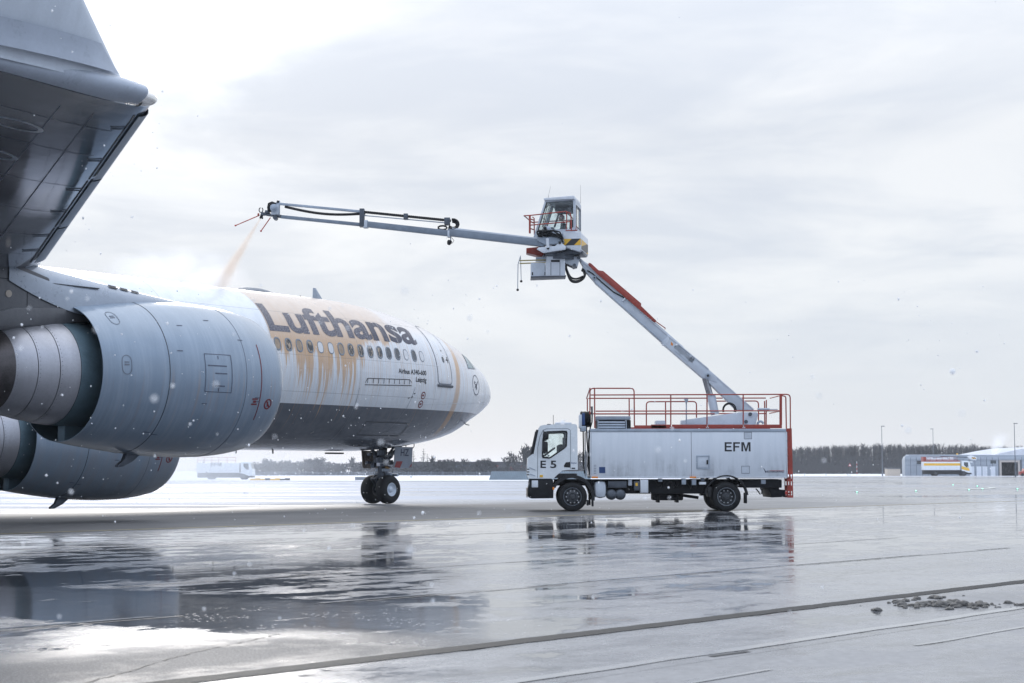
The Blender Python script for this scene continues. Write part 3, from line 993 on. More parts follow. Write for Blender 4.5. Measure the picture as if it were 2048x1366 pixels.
# yellow barrier and low hut far left
a = at(540, 964, 215)
e = empty('barrier', (a.x, 215, 0), 'low yellow and black barrier lying on the far snow edge', 'barrier')
for i in range(8):
    MB().span((-2.6 + i * .65, 0, 0), (-1.97 + i * .65, .4, .22 + .08 * (i % 2))).build('segment', M['yellow'] if i < 6 and i % 4 != 3 else M['black'], e)
a = at(722, 960, 218)
e = empty('equipment_box', (a.x, 218, 0), 'small grey box with a red end behind the nose wheels', 'box')
MB().span((-.8, 0, 0), (.55, .8, .45), .02).build('body', M['fencegrey'], e); MB().span((.56, 0, 0), (.8, .8, .45), .02).build('red_end', M['red'], e)

# ---------------------------------------------------------------- airliner
TH = R(52.0)
plane = empty('airliner', (-5.16, 64.6, 0), 'large white airliner with grey belly, half coated in orange de-icing fluid', 'airplane', rz=TH)
ZC, AN = 4.9, 6.7          # fuselage axis height, nose gear distance from the nose


def L(d, s, z): return Vector((-d, -s, z))     # metres aft of the nose gear, to starboard, up


KA = np.array([0, .1, .3, .6, 1.2, 2.0, 3.0, 4.2, 5.5, 7.0, 8.5, 10.5, 13])
KT = np.array([-.57, -.40, -.03, .302, .729, 1.081, 1.536, 1.931, 2.284, 2.562, 2.745, 2.86, 2.87])
KB = np.array([-.57, -.72, -.901, -1.056, -1.36, -1.69, -2.148, -2.43, -2.621, -2.781, -2.86, -2.87, -2.87])
KW = (KT - KB) / 2 * np.linspace(.91, 1, 13)
KX = np.sqrt(KA); KH = np.diff(KX)


def slopes(k):
    dl = np.diff(k) / KH; m_ = np.zeros(len(k))
    for i in range(1, len(k) - 1):
        if dl[i - 1] * dl[i] > 0:
            w1 = 2 * KH[i] + KH[i - 1]; w2 = KH[i] + 2 * KH[i - 1]; m_[i] = (w1 + w2) / (w1 / dl[i - 1] + w2 / dl[i])
    m_[0] = dl[0]
    return m_


KM = {id(k): slopes(k) for k in (KT, KB, KW)}


def kval(a, k):
    m_ = KM[id(k)]
    u = math.sqrt(min(max(a, 0), 13)); i = int(min(max(np.searchsorted(KX, u) - 1, 0), len(KH) - 1))
    t = (u - KX[i]) / KH[i]
    return (2*t**3-3*t**2+1)*k[i]+(t**3-2*t**2+t)*KH[i]*m_[i]+(-2*t**3+3*t**2)*k[i+1]+(t**3-t**2)*KH[i]*m_[i+1]


def section(a):
    t, b, w = kval(a, KT), kval(a, KB), kval(a, KW)
    if a > 52:
        f = (a - 52) / 22.0
        t = 2.87 - .5 * f ** 1.6; b = -2.87 + 4.2 * f ** 1.5; w = 2.87 * (1 - .86 * f ** 1.4)
    return (t + b) / 2, (t - b) / 2, w


def skin(a, ph, off=0.0):
    zm, hh, w = section(a)
    p = L(a - AN, w * math.cos(ph), ZC + zm + hh * math.sin(ph))
    if off:
        e = 1e-3
        zm2, hh2, w2 = section(a + e)
        p2 = L(a + e - AN, w2 * math.cos(ph), ZC + zm2 + hh2 * math.sin(ph))
        ta = p2 - p; tp = L(0, -w * math.sin(ph), hh * math.cos(ph))
        n = ta.cross(tp)
        n.normalize()
        c = L(a - AN, 0, ZC + zm)
        if n.dot(p - c) < 0: n = -n
        p = p + n * off
    return p


def ph_at(a, z):
    zm, hh, w = section(a)
    return math.asin(max(-.999, min(.999, (z - ZC - zm) / hh)))


def skin_az(a, z, off=0.0): return skin(a, ph_at(a, z), off)


# -- painted skin: white above, grey belly, orange fluid running down in streaks
def fuselage_mat():
    m, q, b, t = principled('fuselage_paint')
    co = nd(t.nodes, 'ShaderNodeTexCoord').outputs['Object']
    x, y, z = q.xyz(co)
    a = q.m('SUBTRACT', AN, x)
    near = q.step(y, .35, .0)                       # starboard side
    grime = q.noise(q.vscale(co, (1, 1, .12)), 3.0, 5, .6)
    grime2 = q.noise(co, 26, 4, .65)
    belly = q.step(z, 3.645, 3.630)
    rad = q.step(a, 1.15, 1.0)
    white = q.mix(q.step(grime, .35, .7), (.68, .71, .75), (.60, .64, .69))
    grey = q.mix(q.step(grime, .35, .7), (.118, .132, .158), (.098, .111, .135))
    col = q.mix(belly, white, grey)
    # 1-D streak fields along the body
    l0 = q.noise(a, .62, 1, .5, dim='1D')
    l1 = q.noise(q.m('ADD', a, 31.7), 1.7, 2, .5, dim='1D')
    l2 = q.noise(q.m('ADD', a, 7.3), 9.0, 2, .6, dim='1D')
    l3 = q.noise(q.m('ADD', a, 3.1), 34.0, 2, .6, dim='1D')
    wob = q.m('MULTIPLY', q.m('SUBTRACT', q.noise(q.comb(q.m('MULTIPLY', a, 4), z, 0.0), 1.0, 3), .5), .03)
    # main coat: between the seam at 15.25 m and the forward windows
    ina = q.m('MULTIPLY', q.step(a, 15.27, 15.22), q.step(q.m('ADD', a, q.m('MULTIPLY', l2, 1.0)), 8.1, 9.6))
    thick = q.m('MULTIPLY', q.step(a, 10.6, 11.2), q.step(a, 15.1, 14.6))
    run = q.m('ADD', q.m('MULTIPLY', q.step(l1, .42, .62), .95), q.m('ADD', q.m('MULTIPLY', q.step(l2, .40, .75), .75), q.m('MULTIPLY', l3, .35)))
    clus = None
    edge = q.m('MULTIPLY', q.m('SUBTRACT', l3, .5), .22)
    for c_, w_, ln_ in ((13.95, .24, .70), (13.50, .20, 1.15), (12.72, .40, 1.30), (12.1, .13, .65), (11.52, .42, 1.15), (10.75, .12, .5), (14.6, .14, .4)):
        k = q.m('MULTIPLY', q.step(q.m('ADD', q.m('ABSOLUTE', q.m('SUBTRACT', a, c_)), edge), w_, w_ * .75), ln_)
        clus = k if clus is None else q.m('MAXIMUM', clus, k)
    ln2 = q.m('ADD', .52, q.m('MULTIPLY', q.step(l2, .28, .72), q.m('ADD', .55, q.m('MULTIPLY', l3, .55))))
    run = q.m('ADD', q.m('MULTIPLY', run, q.m('ADD', .22, q.m('MULTIPLY', thick, .30))), q.m('MULTIPLY', clus, ln2))
    low = q.m('SUBTRACT', q.lin(a, 8.5, 11.5, 6.35, 5.85), run)
    coat = q.m('MULTIPLY', q.m('MULTIPLY', q.step(q.m('SUBTRACT', z, low), -.10, .10), ina), near)
    # washed front part keeps only a tint high on the crown
    front = q.m('MULTIPLY', q.m('MULTIPLY', q.step(a, 10.0, 8.0), q.step(q.m('ADD', z, q.m('MULTIPLY', l2, .7)), 6.55, 7.3)), .6)
    # separate broad run behind the cockpit window
    wid = q.m('ADD', .16, q.m('MULTIPLY', q.step(z, 6.8, 4.6), .02))
    cen = q.lin(z, 7.0, 2.6, 4.28, 4.86)
    d1 = q.m('ABSOLUTE', q.m('SUBTRACT', a, q.m('ADD', cen, wob)))
    band = q.m('MULTIPLY', q.m('MULTIPLY', q.step(q.m('SUBTRACT', wid, d1), -.05, .05), q.step(z, 2.35, 3.2)), near)
    nose_t = q.m('MULTIPLY', q.m('MULTIPLY', q.step(a, 5.0, 4.2), q.step(q.m('ADD', z, q.m('MULTIPLY', l3, .6)), 5.6, 6.3)), .45)
    # hair-thin runs below
    lowt = q.m('SUBTRACT', 5.6, q.m('MULTIPLY', q.noise(q.m('ADD', a, 55.0), 22.0, 0, .5, dim='1D'), 3.4))
    thin = q.m('MULTIPLY', q.step(l3, .55, .62), q.step(q.m('SUBTRACT', z, lowt), -.05, .3))
    thin = q.m('MULTIPLY', q.m('MULTIPLY', thin, q.step(a, 16.0, 15.3)), q.m('MULTIPLY', q.step(z, 6.6, 6.1), .75))
    thin = q.m('MULTIPLY', thin, near)
    f = q.m('MAXIMUM', q.m('MAXIMUM', coat, front), q.m('MAXIMUM', q.m('MAXIMUM', band, nose_t), thin))
    # the film is thinner high on the crown and pools in the runs
    dens = q.lin(z, 7.7, 5.2, .76, .94)
    dens = q.m('MULTIPLY', dens, q.lin(z, 4.1, 5.5, .68, 1.0))
    vst = q.noise(q.comb(q.m('MULTIPLY', a, 26), 0.0, q.m('MULTIPLY', z, .5)), 1.0, 4, .6)
    dens = q.m('MULTIPLY', dens, q.m('MULTIPLY', q.lin(grime2, .3, .7, .85, 1.0), q.lin(vst, .3, .7, .80, 1.08)))
    orange = q.mix(q.step(grime2, .3, .75), (.46, .235, .072), (.54, .305, .11))
    pale = q.mix(q.step(z, 6.9, 5.7), (.53, .365, .235), orange)
    col = q.mix(q.m('MULTIPLY', f, dens), col, pale)
    # skin joints
    seam = None
    for s_ in (2.05, 6.32, 10.9, 15.25, 19.6):
        k = q.step(q.m('ABSOLUTE', q.m('SUBTRACT', a, s_)), .016, .006)
        seam = k if seam is None else q.m('MAXIMUM', seam, k)
    for s_ in (5.33, 6.86, 4.05):
        k = q.m('MULTIPLY', q.step(q.m('ABSOLUTE', q.m('SUBTRACT', z, s_)), .012, .005), q.step(a, 5.8, 6.4))
        seam = q.m('MAXIMUM', seam, k)
    col = q.mix(q.m('MULTIPLY', seam, .42), col, (.10, .11, .13))
    q.put(b.inputs['Base Color'], col)
    q.put(b.inputs['Roughness'], q.m('ADD', q.lin(grime, .3, .7, .16, .28), q.m('MULTIPLY', coat, .10)))
    b.inputs['Coat Weight'].default_value = .35
    b.inputs['Coat Roughness'].default_value = .07
    bn = nd(t.nodes, 'ShaderNodeBump'); bn.inputs['Strength'].default_value = .25; bn.inputs['Distance'].default_value = .006
    q.put(bn.inputs['Height'], q.m('ADD', q.m('MULTIPLY', f, .5), q.m('ADD', q.m('MULTIPLY', q.noise(q.vscale(co, (.55, .55, .55)), 1.9, 2), .18), q.m('MULTIPLY', seam, -.5))))
    t.links.new(bn.outputs[0], b.inputs['Normal'])
    return m


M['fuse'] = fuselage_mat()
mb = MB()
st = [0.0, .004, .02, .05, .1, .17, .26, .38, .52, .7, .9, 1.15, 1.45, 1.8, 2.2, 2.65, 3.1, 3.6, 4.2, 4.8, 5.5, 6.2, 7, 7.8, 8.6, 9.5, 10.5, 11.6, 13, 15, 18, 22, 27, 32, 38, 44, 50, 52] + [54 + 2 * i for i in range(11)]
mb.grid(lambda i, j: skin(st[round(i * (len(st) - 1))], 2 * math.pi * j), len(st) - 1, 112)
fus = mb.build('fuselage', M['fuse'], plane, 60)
# belly fairing at the wing root
mb = MB()
def fairing(i, j):
    a = 22 + 26 * i; e = math.sin(math.pi * i) ** .5 if 0 < i < 1 else 0
    an = R(-172) + R(164) * j
    return L(a - AN, (2.2 + 1.1 * e) * math.cos(an), ZC - 1.1 + (1.0 + 1.3 * e) * math.sin(an))
mb.grid(fairing, 24, 24).build('belly_fairing', M['alu'], plane, 60)


def skin_poly(mb, pts, off, n=6):
    """closed patch on the skin bounded by (a, z) corner list a0,a1 / z0,z1 -> quad patch"""
    (a00, z00), (a10, z10), (a11, z11), (a01, z01) = pts
    def fn(i, j):
        a = (a00 * (1 - i) + a10 * i) * (1 - j) + (a01 * (1 - i) + a11 * i) * j
        z = (z00 * (1 - i) + z10 * i) * (1 - j) + (z01 * (1 - i) + z11 * i) * j
        return skin_az(a, z, off)
    mb.grid(fn, n, n)


def skin_line(mb, pts, w, off=.006, closed=False):
    """thin raised strip that follows (a, z) points on the skin"""
    if not closed:
        f_ = []
        for p, q_ in zip(pts[:-1], pts[1:]):
            k = max(1, int(math.hypot(p[0] - q_[0], p[1] - q_[1]) / .12))
            f_ += [(p[0] + (q_[0] - p[0]) * j / k, p[1] + (q_[1] - p[1]) * j / k) for j in range(k)]
        pts = f_ + [pts[-1]]
    P = [skin_az(a, z, off) for a, z in pts]
    Q = [skin_az(a, z, off + .05) for a, z in pts]
    k = len(P); vs_, fs = [], []
    for i in range(k):
        t_ = P[(i + 1) % k if closed or i < k - 1 else i] - P[(i - 1) % k if closed or i > 0 else i]
        s_ = t_.cross(Q[i] - P[i]).normalized() * w / 2
        vs_ += [P[i] - s_, P[i] + s_]
    for i in range(k if closed else k - 1):
        j = (i + 1) % k
        fs.append((2 * i, 2 * j, 2 * j + 1, 2 * i + 1))
    mb.add(vs_, fs)


# -- cabin windows: frame ring and pane, one part each
M['winframe'] = mat('window_frame', (.20, .225, .26), .4, .3, var=.2)
M['pane'] = mat('cabin_pane', (.045, .055, .07), .10, var=.35, scale=9, spec=.8)
M['panewhite'] = mat('blanked_pane', (.62, .63, .65), .35, var=.1)
M['panetan'] = mat('fluid_smeared_pane', (.33, .25, .18), .4, var=.35, scale=22, streak=True)


def oval(n=20, rx=.125, rz=.185, p=2.6):
    r_ = []
    for i in range(n):
        an = 2 * math.pi * i / n; c, s_ = math.cos(an), math.sin(an)
        r_.append((abs(c) ** (2 / p) * rx * (1 if c >= 0 else -1), abs(s_) ** (2 / p) * rz * (1 if s_ >= 0 else -1)))
    return r_


M['panestreak'] = None
def pane_streak():
    m, q, b, t = principled('fluid_streaked_pane')
    co = nd(t.nodes, 'ShaderNodeTexCoord').outputs['Object']
    n = q.noise(q.vscale(co, (1, 1, .10)), 16, 4, .6)
    q.put(b.inputs['Base Color'], q.mix(q.step(n, .48, .60), (.035, .04, .05), (.42, .33, .24)))
    q.put(b.inputs['Roughness'], q.lin(n, .3, .7, .10, .4))
    return m
M['panestreak'] = pane_streak()
kinds = 'wdwddsssstwwststs'     # from the nose aft
for i in range(44):
    a = 7.13 + i * .524
    if 22.5 < a < 24: continue
    kd = kinds[i] if i < 16 else 'd'
    zc_ = 5.66
    ov = oval(20 if i < 16 else 10)
    n = len(ov)
    mb = MB(); vs_ = []
    for (sc, of) in ((1.30, .004), (1.26, .014), (1.0, .014), (.97, .004)) if kd != 'w' else ((1.16, .004), (1.14, .008), (1.0, .008), (.98, .003)):
        vs_ += [skin_az(a + x * sc, zc_ + z * sc, of) for x, z in ov]
    fs = [(k * n + j, k * n + (j + 1) % n, (k + 1) * n + (j + 1) % n, (k + 1) * n + j) for k in range(3) for j in range(n)]
    w_ = mb.add(vs_, fs).build('cabin_window', M['winframe'], plane, 40)
    pm = {'d': M['pane'], 'w': M['panewhite'], 't': M['panetan'], 's': M['panestreak']}[kd]
    vs_ = [skin_az(a + x * .98, zc_ + z * .98, .005) for x, z in ov]
    MB().add(vs_ + [skin_az(a, zc_, .006)], [(j, (j + 1) % n, n) for j in range(n)]).build('pane', pm, w_, 40)

# -- big lettering wrapped over the crown
def letter_mat():
    m, q, b, t = principled('fluid_covered_lettering')
    co = nd(t.nodes, 'ShaderNodeTexCoord').outputs['Object']
    x, y, z = q.xyz(co)
    a = q.m('SUBTRACT', AN, x)
    sp = q.noise(co, 22, 4, .75)
    st_ = q.noise(q.comb(q.m('MULTIPLY', a, 9), 0.0, q.m('MULTIPLY', z, .35)), 1.6, 3, .6)
    cover = q.m('MULTIPLY', q.step(q.m('ADD', a, q.m('MULTIPLY', st_, 1.6)), 10.2, 11.2), q.step(sp, .40, .64))
    f = q.m('MULTIPLY', cover, .42)
    f = q.m('ADD', f, q.m('MULTIPLY', q.step(a, 10.2, 11.4), .05))
    f = q.m('ADD', f, q.m('MULTIPLY', q.m('MULTIPLY', q.step(st_, .57, .66), q.step(a, 11, 9.5)), .5))
    q.put(b.inputs['Base Color'], q.mix(f, (.016, .021, .052), (.40, .37, .38)))
    b.inputs['Roughness'].default_value = .35
    return m


M['letter'] = letter_mat()
fl, ff, (x0, x1, y0, y1) = text_data("Lufthansa", .028, res=5)
cap = text_data("L", .028)[2]
scy = 1.27 / (cap[3] - cap[2]); scx = (15.2 - 7.12) / (x1 - x0)
ph0 = math.asin((6.11 - ZC) / 2.87)
cutx = [x0 + (x1 - x0) * i / 40 for i in range(1, 40)]; cuty = [y0 + (y1 - y0) * i / 16 for i in range(1, 16)]
vv, ff = text_cut(fl, ff, cutx, cuty)
pts = []
for q_ in vv:
    a = 15.2 - (q_.x - x0) * scx
    t_ = (q_.y - cap[2]) * scy
    pts.append(skin(a, ph_at(a, 6.11) + t_ / 2.87, .007))
MB().add(pts, ff).build('lettering', M['letter'], plane, 0)


def skin_text(body, a_right, z, h, m, bold=.02, width=None, name='lettering'):
    v, f, (x0, x1, y0, y1) = text_data(body, bold)
    c = text_data("H", bold)[2]
    sy = h / (c[3] - c[2]); sx = sy if width is None else width / (x1 - x0)
    return MB().add([skin_az(a_right + (x1 - q_.x) * sx, z + (q_.y - c[2]) * sy, .006) for q_ in v], f).build(name, m, plane, 0)


skin_text("Airbus A340-600", 6.99, 4.93, .185, M['ink'], .02, 1.78)
skin_text("Leipzig", 6.99, 4.66, .185, M['ink'], .02)

# -- forward door, its gap, sill and fittings
mb = MB()
dz0, dz1 = 4.66, 6.98
da0, da1 = 5.10, 6.16
rr = .16
ring = []
for (ca, cz, s0) in ((da0 + rr, dz1 - rr, 0), (da1 - rr, dz1 - rr, 90), (da1 - rr, dz0 + rr, 180), (da0 + rr, dz0 + rr, 270)):
    for k in range(5):
        an = R(180 - s0 - 90 * k / 4) if False else R(s0 + 90 * k / 4)
        ring.append((ca - rr * math.cos(an), cz + rr * math.sin(an)))
def dens(r_, n=6):
    o_ = []
    for i in range(len(r_)):
        p, q_ = r_[i], r_[(i + 1) % len(r_)]
        ln = math.hypot(p[0] - q_[0], p[1] - q_[1]); k = max(1, int(ln / .15))
        for j in range(k): o_.append((p[0] + (q_[0] - p[0]) * j / k, p[1] + (q_[1] - p[1]) * j / k))
    return o_
skin_line(mb, dens(ring), .045, .006, True)
door = mb.build('door', M['seam'], plane, 40)
mb = MB()
mb.grid(lambda i, j: skin_az(da0 + .03 + (da1 - da0 - .06) * i, dz0 + .05 + (dz1 - dz0 - .1) * j, .016 if 0 < i < 1 and 0 < j < 1 else .004), 10, 24)
mb.build('door_panel', M['fuse'], door, 40)
mb = MB()
mb.grid(lambda i, j: skin_az(da0 - .03 + (da1 - da0 + .06) * i, dz0 - .13 + .12 * j, .05 if .1 < j < .9 else .006), 10, 4)
mb.build('door_sill', M['darksteel'], door, 40)
MB().add([skin_az(5.60 + x * .7, 5.62 + z * .65, .022) for x, z in oval(14)], [tuple(range(14))]).build('door_window', M['pane'], door, 0)
mb = MB(); skin_line(mb, [(5.25, 5.75), (5.25, 5.5)], .05, .024); skin_line(mb, [(5.38, 5.62), (5.2, 5.62)], .05, .024); skin_line(mb, [(5.55, 5.98), (5.48, 5.98)], .05, .024)
mb.build('door_handle', M['ink'], door, 0)
mb = MB(); skin_line(mb, [(6.75 - .2 * i, 7.50 - .028 * i) for i in range(8)], .05, .008); mb.build('roof_gutter', M['seam'], plane, 0)

# -- cockpit side windows
def cockpit_patch(c4, name, m, parent, off, inset=0.0):
    c = [sum(x) / 4 for x in zip(*c4)]
    pts = [(p[0] + (c[0] - p[0]) * inset, p[1] + (c[1] - p[1]) * inset) for p in c4]
    mb = MB()
    def fn(i, j):
        a = (pts[0][0] * (1 - i) + pts[1][0] * i) * (1 - j) + (pts[3][0] * (1 - i) + pts[2][0] * i) * j
        h = (pts[0][1] * (1 - i) + pts[1][1] * i) * (1 - j) + (pts[3][1] * (1 - i) + pts[2][1] * i) * j
        return skin(a, R(h), off)
    return mb.grid(fn, 8, 8).build(name, m, parent, 50)
M['cockpit'] = mat('cockpit_glass', (.15, .235, .255), .10, var=.3, scale=4, spec=.9)
for c4 in (((3.44, 23.0), (2.74, 28.3), (2.98, 49.0), (3.20, 49.0)), ((2.71, 28.6), (2.27, 34.0), (2.78, 51.0), (2.95, 49.2))):
    fr = cockpit_patch(c4, 'cockpit_window', M['winframe'], plane, .006)
    cockpit_patch(c4, 'pane', M['cockpit'], fr, .012, .10)

# -- small marks: comb of numbered boxes, warning rings, crane emblem
mb = MB()
ca0, ca1 = 7.98, 10.62
def cz_(a): return 4.60 + (a - ca0) / (ca1 - ca0) * -.07
skin_line(mb, [(ca0 - .02, 4.62), (ca0 + .10, 4.72), (ca1 - .10, 4.66), (ca1, 4.50)], .026)
skin_line(mb, [(ca0 - .04, 4.50), (ca1 + .02, 4.42)], .028)
for i in range(9):
    a = ca0 + .12 + i * (ca1 - ca0 - .24) / 8
    skin_line(mb, [(a, 4.70 - .05 * i / 8), (a, 4.54 - .05 * i / 8)], .028)
tag(mb.build('marking', M['ink'], plane, 0), kind='stuff')
M['redring'] = mat('dark_red_marking', (.16, .02, .025), .45)
def ring_mark(a, z, r, w, m, inner=True):
    mb = MB(); skin_line(mb, [(a + r * math.cos(2 * math.pi * i / 28), z + r * math.sin(2 * math.pi * i / 28)) for i in range(28)], w, .006, True)
    if inner:
        skin_line(mb, [(a + .07, z), (a - .05, z + .01)], .07, .007)
    mb.build('marking', m, plane, 0)
ring_mark(7.10, 4.16, .125, .04, M['redring']); ring_mark(7.14, 3.83, .125, .04, M['redring'])
mb = MB()
for (a, z) in ((8.05, 4.02), (7.86, 4.07), (7.74, 4.2)): skin_line(mb, [(a, z), (a - .10, z + .02)], .035)
mb.build('marking', M['ink'], plane, 0)
# ring with a bird in flight
mb = MB(); cr = (2.84, 4.76)
rz_, ra_ = .40, .40
skin_line(mb, [(cr[0] + ra_ * math.cos(2 * math.pi * i / 36), cr[1] + rz_ * math.sin(2 * math.pi * i / 36)) for i in range(36)], .035, .006, True)
def bird(pts, w): skin_line(mb, [(cr[0] - x * ra_, cr[1] + z * rz_) for x, z in pts], w, .007)
bird([(-.45, -.30), (-.15, -.10), (.1, 0), (.42, .28), (.62, .42)], .05)
bird([(-.10, -.06), (-.30, .12), (-.52, .22)], .06); bird([(-.02, -.02), (-.22, .22), (-.45, .36)], .06)
bird([(.05, -.02), (.10, -.26), (.02, -.5)], .05); bird([(.0, -.05), (.0, -.25), (-.1, -.42)], .04)
mb.build('emblem', M['navy'], plane, 0)
# white hair line above the belly paint near the nose
mb = MB(); skin_line(mb, [(7.0 - .3 * i, 3.86 + .012 * i) for i in range(20)], .018); mb.build('pin_stripe', M['white'], plane, 0)
# cargo / service panels in the grey belly
mb = MB(); skin_line(mb, dens([(7.4, 3.1), (9.9, 3.1), (9.9, 2.62), (7.4, 2.62)]), .03, .006, True); mb.build('access_panel', M['seal'], plane, 0)
mb = MB(); skin_line(mb, [(7.7, 4.45), (7.95, 3.7), (8.3, 3.0), (8.55, 2.6)], .016); mb.build('skin_joint', M['seam'], plane, 0); mb = MB(); skin_line(mb, [(10.9, 4.3), (10.95, 3.0), (10.95, 2.4)], .016); mb.build('skin_joint', M['seam'], plane, 0)
# aerials
mb = MB()
def blade(a0, a1, sweep, h, top, wd, ph=90):
    p0, p1 = skin(a0, R(ph), -.03), skin(a1, R(ph), -.03)
    n = L(0, math.cos(R(ph)), math.sin(R(ph)))
    q0, q1 = p0 + n * h + L(sweep, 0, 0), p0 + n * h + L(sweep + top, 0, 0)
    s_ = L(0, math.sin(R(ph)), -math.cos(R(ph))) * wd
    mb.add([p0, p1, q1, q0, (p0 + p1) / 2 + s_, (p0 + p1) / 2 - s_, (q0 + q1) / 2 + s_ * .5, (q0 + q1) / 2 - s_ * .5],
           [(0, 4, 6, 3), (4, 1, 2, 6), (1, 5, 7, 2), (5, 0, 3, 7), (3, 6, 2, 7)])
blade(9.95, 10.55, .42, .46, .16, .05)
mb.build('aerial', M['steel'], plane, 0)
mb = MB(); blade(11.15, 11.22, .0, .09, .07, .03); mb.build('probe', M['black'], plane, 0)
mb = MB()
def dome(i, j):
    a = 12.62 + 1.95 * i
    e = max(0.0, math.sin(math.pi * min(1, i * 1.0)) ** .55) if 0 < i < 1 else 0
    w = .42 * e; s_ = (2 * j - 1) * w
    return skin(a, R(90) - s_ / 2.87, -.02) + Vector((0, 0, .17 * e * math.sqrt(max(0, 1 - (2 * j - 1) ** 2)) * (1.0 if i < .8 else 1)))
mb.grid(dome, 24, 14); mb.build('antenna_dome', M['pylonlight'] if 'pylonlight' in M else mat('antenna_grey', (.20, .22, .25), .5, var=.3, scale=6), plane, 50)
mb = MB()
for a in (5.4, 4.9):
    p = skin(a, R(-86)); mb.tube([p, p + Vector((0, 0, -.10)), p + L(.10, 0, -.19)], .018, 6)
for a in (12.6, 14.4, 15.4, 17.2):
    p = skin(a, R(-88)); mb.tube([p, p + Vector((0, 0, -.12))], .03, 6)
mb.build('drain_mast', M['black'], plane)
mb = MB(); p = skin(9.3, R(-90)); mb.box(p + Vector((0, 0, -.08)), (.75, .3, .06), .02); mb.build('belly_aerial', M['black'], plane)
mb = MB(); p = skin(3.2, R(-44), .03); mb.tube([p, p + L(.02, .12, -.10), p + L(-.16, .14, -.12)], .02, 6)
mb.build('pitot_probe', M['darksteel'], plane)

# -- engines
M['nacelle'] = None
def nacelle_mat():
    m, q, b, t = principled('nacelle_paint')
    co = nd(t.nodes, 'ShaderNodeTexCoord').outputs['Object']
    x, y, z = q.xyz(co)
    st_ = q.noise(q.comb(q.m('MULTIPLY', x, 3.2), q.m('MULTIPLY', y, .4), q.m('MULTIPLY', z, .16)), 2.6, 5, .65)
    cl_ = q.noise(co, .9, 4, .6)
    col = q.mix(q.step(st_, .35, .72), (.20, .262, .34), (.255, .318, .40))
    col = q.mix(q.m('MULTIPLY', q.step(cl_, .4, .7), .35), col, (.165, .215, .28))
    rust = q.m('MULTIPLY', q.step(q.noise(q.comb(q.m('MULTIPLY', x, 7), 0.0, q.m('MULTIPLY', z, .3)), 1.4, 4, .6), .52, .70), q.m('MULTIPLY', q.step(z, 3.4, 2.9), q.step(z, 1.9, 2.3)))
    col = q.mix(q.m('MULTIPLY', rust, .5), col, (.30, .24, .20))
    dirt_shade = q.m('MULTIPLY', q.step(z, 2.1, 1.5), q.step(st_, .25, .75))  # streaky dirt, also carrying painted shade that darkens the cowl underside
    col = q.mix(q.m('MULTIPLY', dirt_shade, .5), col, (.16, .15, .15))
    q.put(b.inputs['Base Color'], col)
    q.put(b.inputs['Roughness'], q.lin(st_, .3, .7, .28, .36))
    b.inputs['Metallic'].default_value = .15
    b.inputs['Coat Weight'].default_value = .55
    b.inputs['Coat Roughness'].default_value = .12
    bn = nd(t.nodes, 'ShaderNodeBump'); bn.inputs['Strength'].default_value = .12; bn.inputs['Distance'].default_value = .006
    q.put(bn.inputs['Height'], q.noise(q.vscale(co, (1.2, 1.2, .8)), 2.0, 3)); t.links.new(bn.outputs[0], b.inputs['Normal'])
    return m
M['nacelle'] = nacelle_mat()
M['lip'] = mat('polished_inlet_lip', (.62, .64, .68), .22, .9, var=.1, scale=6)
M['duct'] = mat('bypass_duct', (.10, .155, .19), .42, .3, var=.2, scale=3)
M['core'] = mat('core_cowl_metal', (.38, .385, .42), .36, .65, var=.16, scale=2.2, streak=True)
M['hotring'] = mat('burnt_nozzle_metal', (.085, .078, .08), .36, .8, var=.4, scale=4)
M['plug'] = mat('exhaust_plug', (.10, .15, .165), .45, .4, var=.3, scale=4)
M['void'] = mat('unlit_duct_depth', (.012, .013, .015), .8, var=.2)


M['faint'] = mat('faded_navy_marking', (.07, .085, .13), .45, var=.3, scale=20)


def cowl_r(x):
    """outer radius along the cowl, x = 0 at the inlet highlight, aft positive"""
    ks = [(0, 1.24), (.06, 1.325), (.2, 1.395), (.5, 1.465), (1.0, 1.52), (1.7, 1.545), (2.5, 1.52), (3.2, 1.455), (3.9, 1.37), (4.50, 1.275)]
    for (xa, ra), (xb, rb_) in zip(ks[:-1], ks[1:]):
        if x <= xb:
            return ra + (rb_ - ra) * (x - xa) / (xb - xa)
    return ks[-1][1]


def cowl_s(x):   # smoothed
    return sum(cowl_r(max(0, min(4.50, x + k * .12))) for k in (-2, -1, 0, 1, 2)) / 5 if .3 < x < 4.25 else cowl_r(x)


